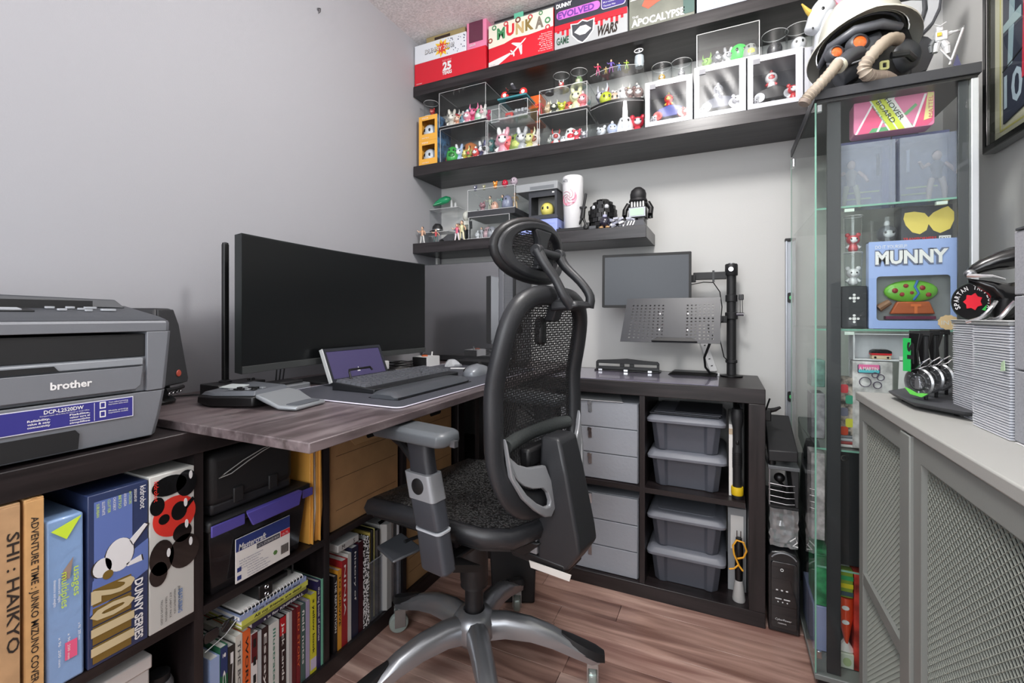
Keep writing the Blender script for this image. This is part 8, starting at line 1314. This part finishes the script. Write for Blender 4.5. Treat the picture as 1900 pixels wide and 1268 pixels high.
part('lower_beak', MB().loft(rings), gb_, t, smooth=80); part('silver_lip', MB().tube([Qs(1795, 512, -1.008), Qs(1812, 512, -1.015), Qs(1840, 512, -1.02), Qs(1865, 518, -1.02)], [.004, .004, .003, .002], 8), CHROME, t); part('shaft', MB().tube([Qs(1868, 556, -.99), Qs(1862, 580, -.99), Qs(1858, 592, -.99)], [.022, .018, .014], 12), gb_, t)
part('chrome_rail', MB().tube(smoothpath([Qs(1793, 598, -1.01), Qs(1820, 590, -1.02), Qs(1838, 574, -1.02), Qs(1848, 560, -1.01)], 4, False), .0035, 8), CHROME, t); part('chrome_rail', MB().tube(smoothpath([Qs(1832, 597, -1.06), Qs(1855, 590, -1.06), Qs(1872, 572, -1.06), Qs(1884, 560, -1.06)], 4, False), .0035, 8), CHROME, t); part('front_pad', MB().ell(tuple(Qs(1800, 508, -1.0)), .009, .009, .008, 12, 8), SILVER, t)
# grey felt storage tower
t = thing('felt_tower', 'pale grey felt-covered block tower at the right edge on the mesh cabinet', 'storage tower', (1.90, -1.30, zc2)); fm = mat((158, 160, 166), .9, bump=.5, bscale=900, var=.08, vscale=300)
zt_ = [zc2+.001, .95, 1.035+.03, 1.165]; 
for k in range(3): part('felt_block', MB().box(1.826, 2.06, -1.45, -1.141, zt_[k]+.001, zt_[k+1]-.0005), fm, t, bevel=.002)
part('top_cap', MB().box(1.824, 2.062, -1.452, -1.148, zt_[3], zt_[3]+.004), mat((70, 72, 76), .5), t, bevel=.001); part('white_base_strip', MB().box(1.824, 2.062, -1.452, -1.148, zc2, zc2+.0012), WHITE, t)
t = thing('green_tag', 'small pale green tag stuck on the nearer stack of clear cases', 'tag', (1.82, -1.125, .93)); part('tag_sheet', MB().at(frm((1.8205, -1.118, .945), (0, -1, 0), (0, 0, 1))).prism([(0, 0), (.012, .002), (.010, .018), (.002, .014)], 0, .001), mat((180, 206, 170), .5), t)
# ================================================================ between the units: UPS, bagged items, rack, level
t = thing('power_supply_tower', 'black uninterruptible power tower with lit symbols on the floor by the back unit', 'power supply', (1.592, -.24, 0)); u_ = mat((24, 24, 26), .3, coat=.3)
part('tower_body', MB().at(frm((1.592, -.40, 0), *FY)).prism([(-.044, .003), (.044, .003), (.045, .245), (.036, .262), (0, .268), (-.036, .262), (-.045, .245)], -.30, 0), u_, t, bevel=.004, seg=3); part('face_panel', MB().at(frm((1.592, -.4005, .125), *FY)).rrect(.074, .215, .008, 0, .004), mat((14, 14, 16), .12, coat=.7), t, bevel=.0015); part('top_arc', MB().tube([(1.592+.040*math.sin(a), -.402, .226+.036*math.cos(a)) for a in [R(-60+12*k) for k in range(11)]], .0022, 6), mat((130, 132, 136), .3), t)
part('power_button', MB().at(frm((1.586, -.405, .208), *FY)).tube([(.004*math.cos(k*math.pi/6), .004*math.sin(k*math.pi/6), 0) for k in range(12)], .001, 5, closed=True), WHITE, t)
for k in range(3): part('symbol', MB().at(frm((1.572+k*.014, -.4050, .142), *FY)).rrect(.006, .004, .001, 0, .0006), WHITE, t); part('indicator_dot', MB().at(frm((1.575+k*.013, -.4050, .104), *FY)).rrect(.004, .004, .0018, 0, .0006), WHITE, t)
for k in range(2): part('gauge_bar', MB().at(frm((1.576+k*.024, -.4050, .114), *FY)).rrect(.018, .003, .001, 0, .0006), WHITE, t)
text('CyberPower', frm((1.567, -.4048, .044), *FY), .0065, WHITE, t, w=.046, shear=.2); text('1500VA', frm((1.575, -.4048, .033), *FY), .004, PAPER, t, w=.024)
bag = clear((.86, .87, .88), .16, 2.0, .10, 'plastic_bag', haze=.22, hcol=(.62, .63, .64)); t = thing('bagged_parts', 'crinkled clear plastic bag of parts on the black power tower', 'bag', (1.59, -.3, .27)); random.seed(2)
def crinkle(x0, x1, y0, y1, z0, z1, nx, nz, m_, nm):
    mb = MB(); rows_ = []
    for j in range(nz+1):
        z = z0+(z1-z0)*j/nz; rows_.append([(x+(random.random()-.5)*.006, y+(random.random()-.5)*.008, z+(random.random()-.5)*.004) for x, y in [(x0+(x1-x0)*i/nx, y0) for i in range(nx)]+[(x1, y0+(y1-y0)*i/4) for i in range(4)]+[(x1-(x1-x0)*i/nx, y1) for i in range(nx)]+[(x0, y1-(y1-y0)*i/4) for i in range(4)]])
    part(nm, mb.loft(rows_), m_, t, smooth=15)
crinkle(1.552, 1.634, -.385, -.20, .275, .40, 8, 9, bag, 'crinkled_film'); part('contents_block', MB().box(1.562, 1.625, -.37, -.22, .281, .375), mat((110, 114, 116), .5, var=.6, vscale=30), t, bevel=.004); part('white_cord', MB().tube([(1.61, -.392, .30), (1.625, -.394, .315), (1.63, -.392, .30), (1.618, -.394, .288), (1.632, -.392, .286)], .002, 6), WHITE, t)
t = thing('wire_rack', 'black open shelf rack with a dark camera-like object inside', 'rack', (1.59, -.3, .405)); part('rack_top', MB().box(1.548, 1.638, -.392, -.18, .528, .540), mat((92, 95, 98), .4), t, bevel=.002); part('rack_side', MB().loft([[(1.625, -.39, .41), (1.634, -.39, .41), (1.634, -.20, .41), (1.625, -.20, .41)], [(1.612, -.385, .53), (1.636, -.385, .53), (1.636, -.20, .53), (1.612, -.20, .53)]]), BLK, t, bevel=.002); part('rack_floor', MB().box(1.550, 1.634, -.39, -.2, .404, .410), BLK, t)
for k in range(4): part('rack_wire', MB().tube([(1.550, -.385, .42+k*.02), (1.60, -.392, .418+k*.02), (1.624, -.388, .42+k*.02)], .0014, 5), CHROME, t)
part('rack_strut', MB().box(1.5505, 1.554, -.388, -.382, .41, .528), SILVER, t); t = thing('webcam', 'small black webcam-like lump inside the open rack', 'webcam', (1.585, -.33, .41)); part('camera_body', MB().ell((1.585, -.34, .488), .017, .016, .016, 14, 9), BLACK, t, smooth=80); part('camera_arm', MB().tube([(1.585, -.34, .475), (1.60, -.33, .455), (1.59, -.33, .411)], .006, 8), BLACK, t)
t = thing('black_router_box', 'black flat-topped wedge box over the open rack by the white wall', 'box', (1.59, -.3, .56)); part('box_body', MB().loft([[(1.549, -.395, .555), (1.632, -.395, .560), (1.632, -.20, .60), (1.549, -.20, .60)], [(1.549, -.395, .590), (1.632, -.395, .594), (1.630, -.18, .67), (1.551, -.18, .67)]]), BLK, t, bevel=.003); part('box_foot', MB().cyl((1.56, -.37, .5403), (1.56, -.37, .560), .012, n=14).cyl((1.61, -.25, .5403), (1.61, -.25, .575), .012, n=14), BLACK, t)
t = thing('hanging_clip', 'black clamp with lever hooked on the back unit side', 'clamp', (1.552, -.3, .70)); part('clamp_body', MB().box(1.5415, 1.562, -.33, -.29, .672, .712), BLACK, t, bevel=.003); part('clamp_lever', MB().tube([(1.555, -.31, .705), (1.575, -.315, .712), (1.590, -.32, .722)], [.008, .007, .004], 8), BLACK, t); part('top_prong', MB().tube([(1.546, -.33, .712), (1.552, -.335, .735), (1.557, -.335, .752)], .003, 6), BLACK, t)
t = thing('spirit_level', 'long silver spirit level leaning upright against the back wall', 'level', (1.655, -.03, .1)); lv = mat((176, 179, 186), .35, .6)
for a, b in ((1.634, 1.640), (1.662, 1.668)): part('level_flange', MB().box(a, b, -.045, -.018, .02, 1.327), lv, t, bevel=.001)
part('level_web', MB().box(1.6402, 1.6618, -.036, -.028, .02, 1.325), lv, t); part('end_cap', MB().box(1.633, 1.669, -.046, -.017, 1.3275, 1.337), BLK, t)
for z in (1.105, .718): part('vial_housing', MB().at(frm((1.651, -.037, z), *FY)).rrect(.020, .040, .006, 0, .006), BLACK, t); part('green_vial', MB().at(frm((1.651, -.0435, z), *FY)).rrect(.010, .014, .004, 0, .003), mat((80, 190, 110), .3), t)
t = thing('black_bag', 'slumped black plastic bag beside the power tower behind the cabinet glass', 'bag', (1.69, -.05, 0)); part('bag_mass', MB().loft([[(1.72+w_*math.cos(k*math.pi/8), -.055+.035*math.sin(k*math.pi/8), z) for k in range(16)] for z, w_ in ((.001, .045), (.15, .045), (.35, .042), (.5, .035), (.56, .02))]), mat((34, 36, 42), .35, bump=.8, bscale=30, coat=.3), t, smooth=60); part('bag_tie', MB().tube([(1.72, -.055, .56), (1.73, -.06, .585)], [.010, .016], 8), mat((34, 36, 42), .35), t)
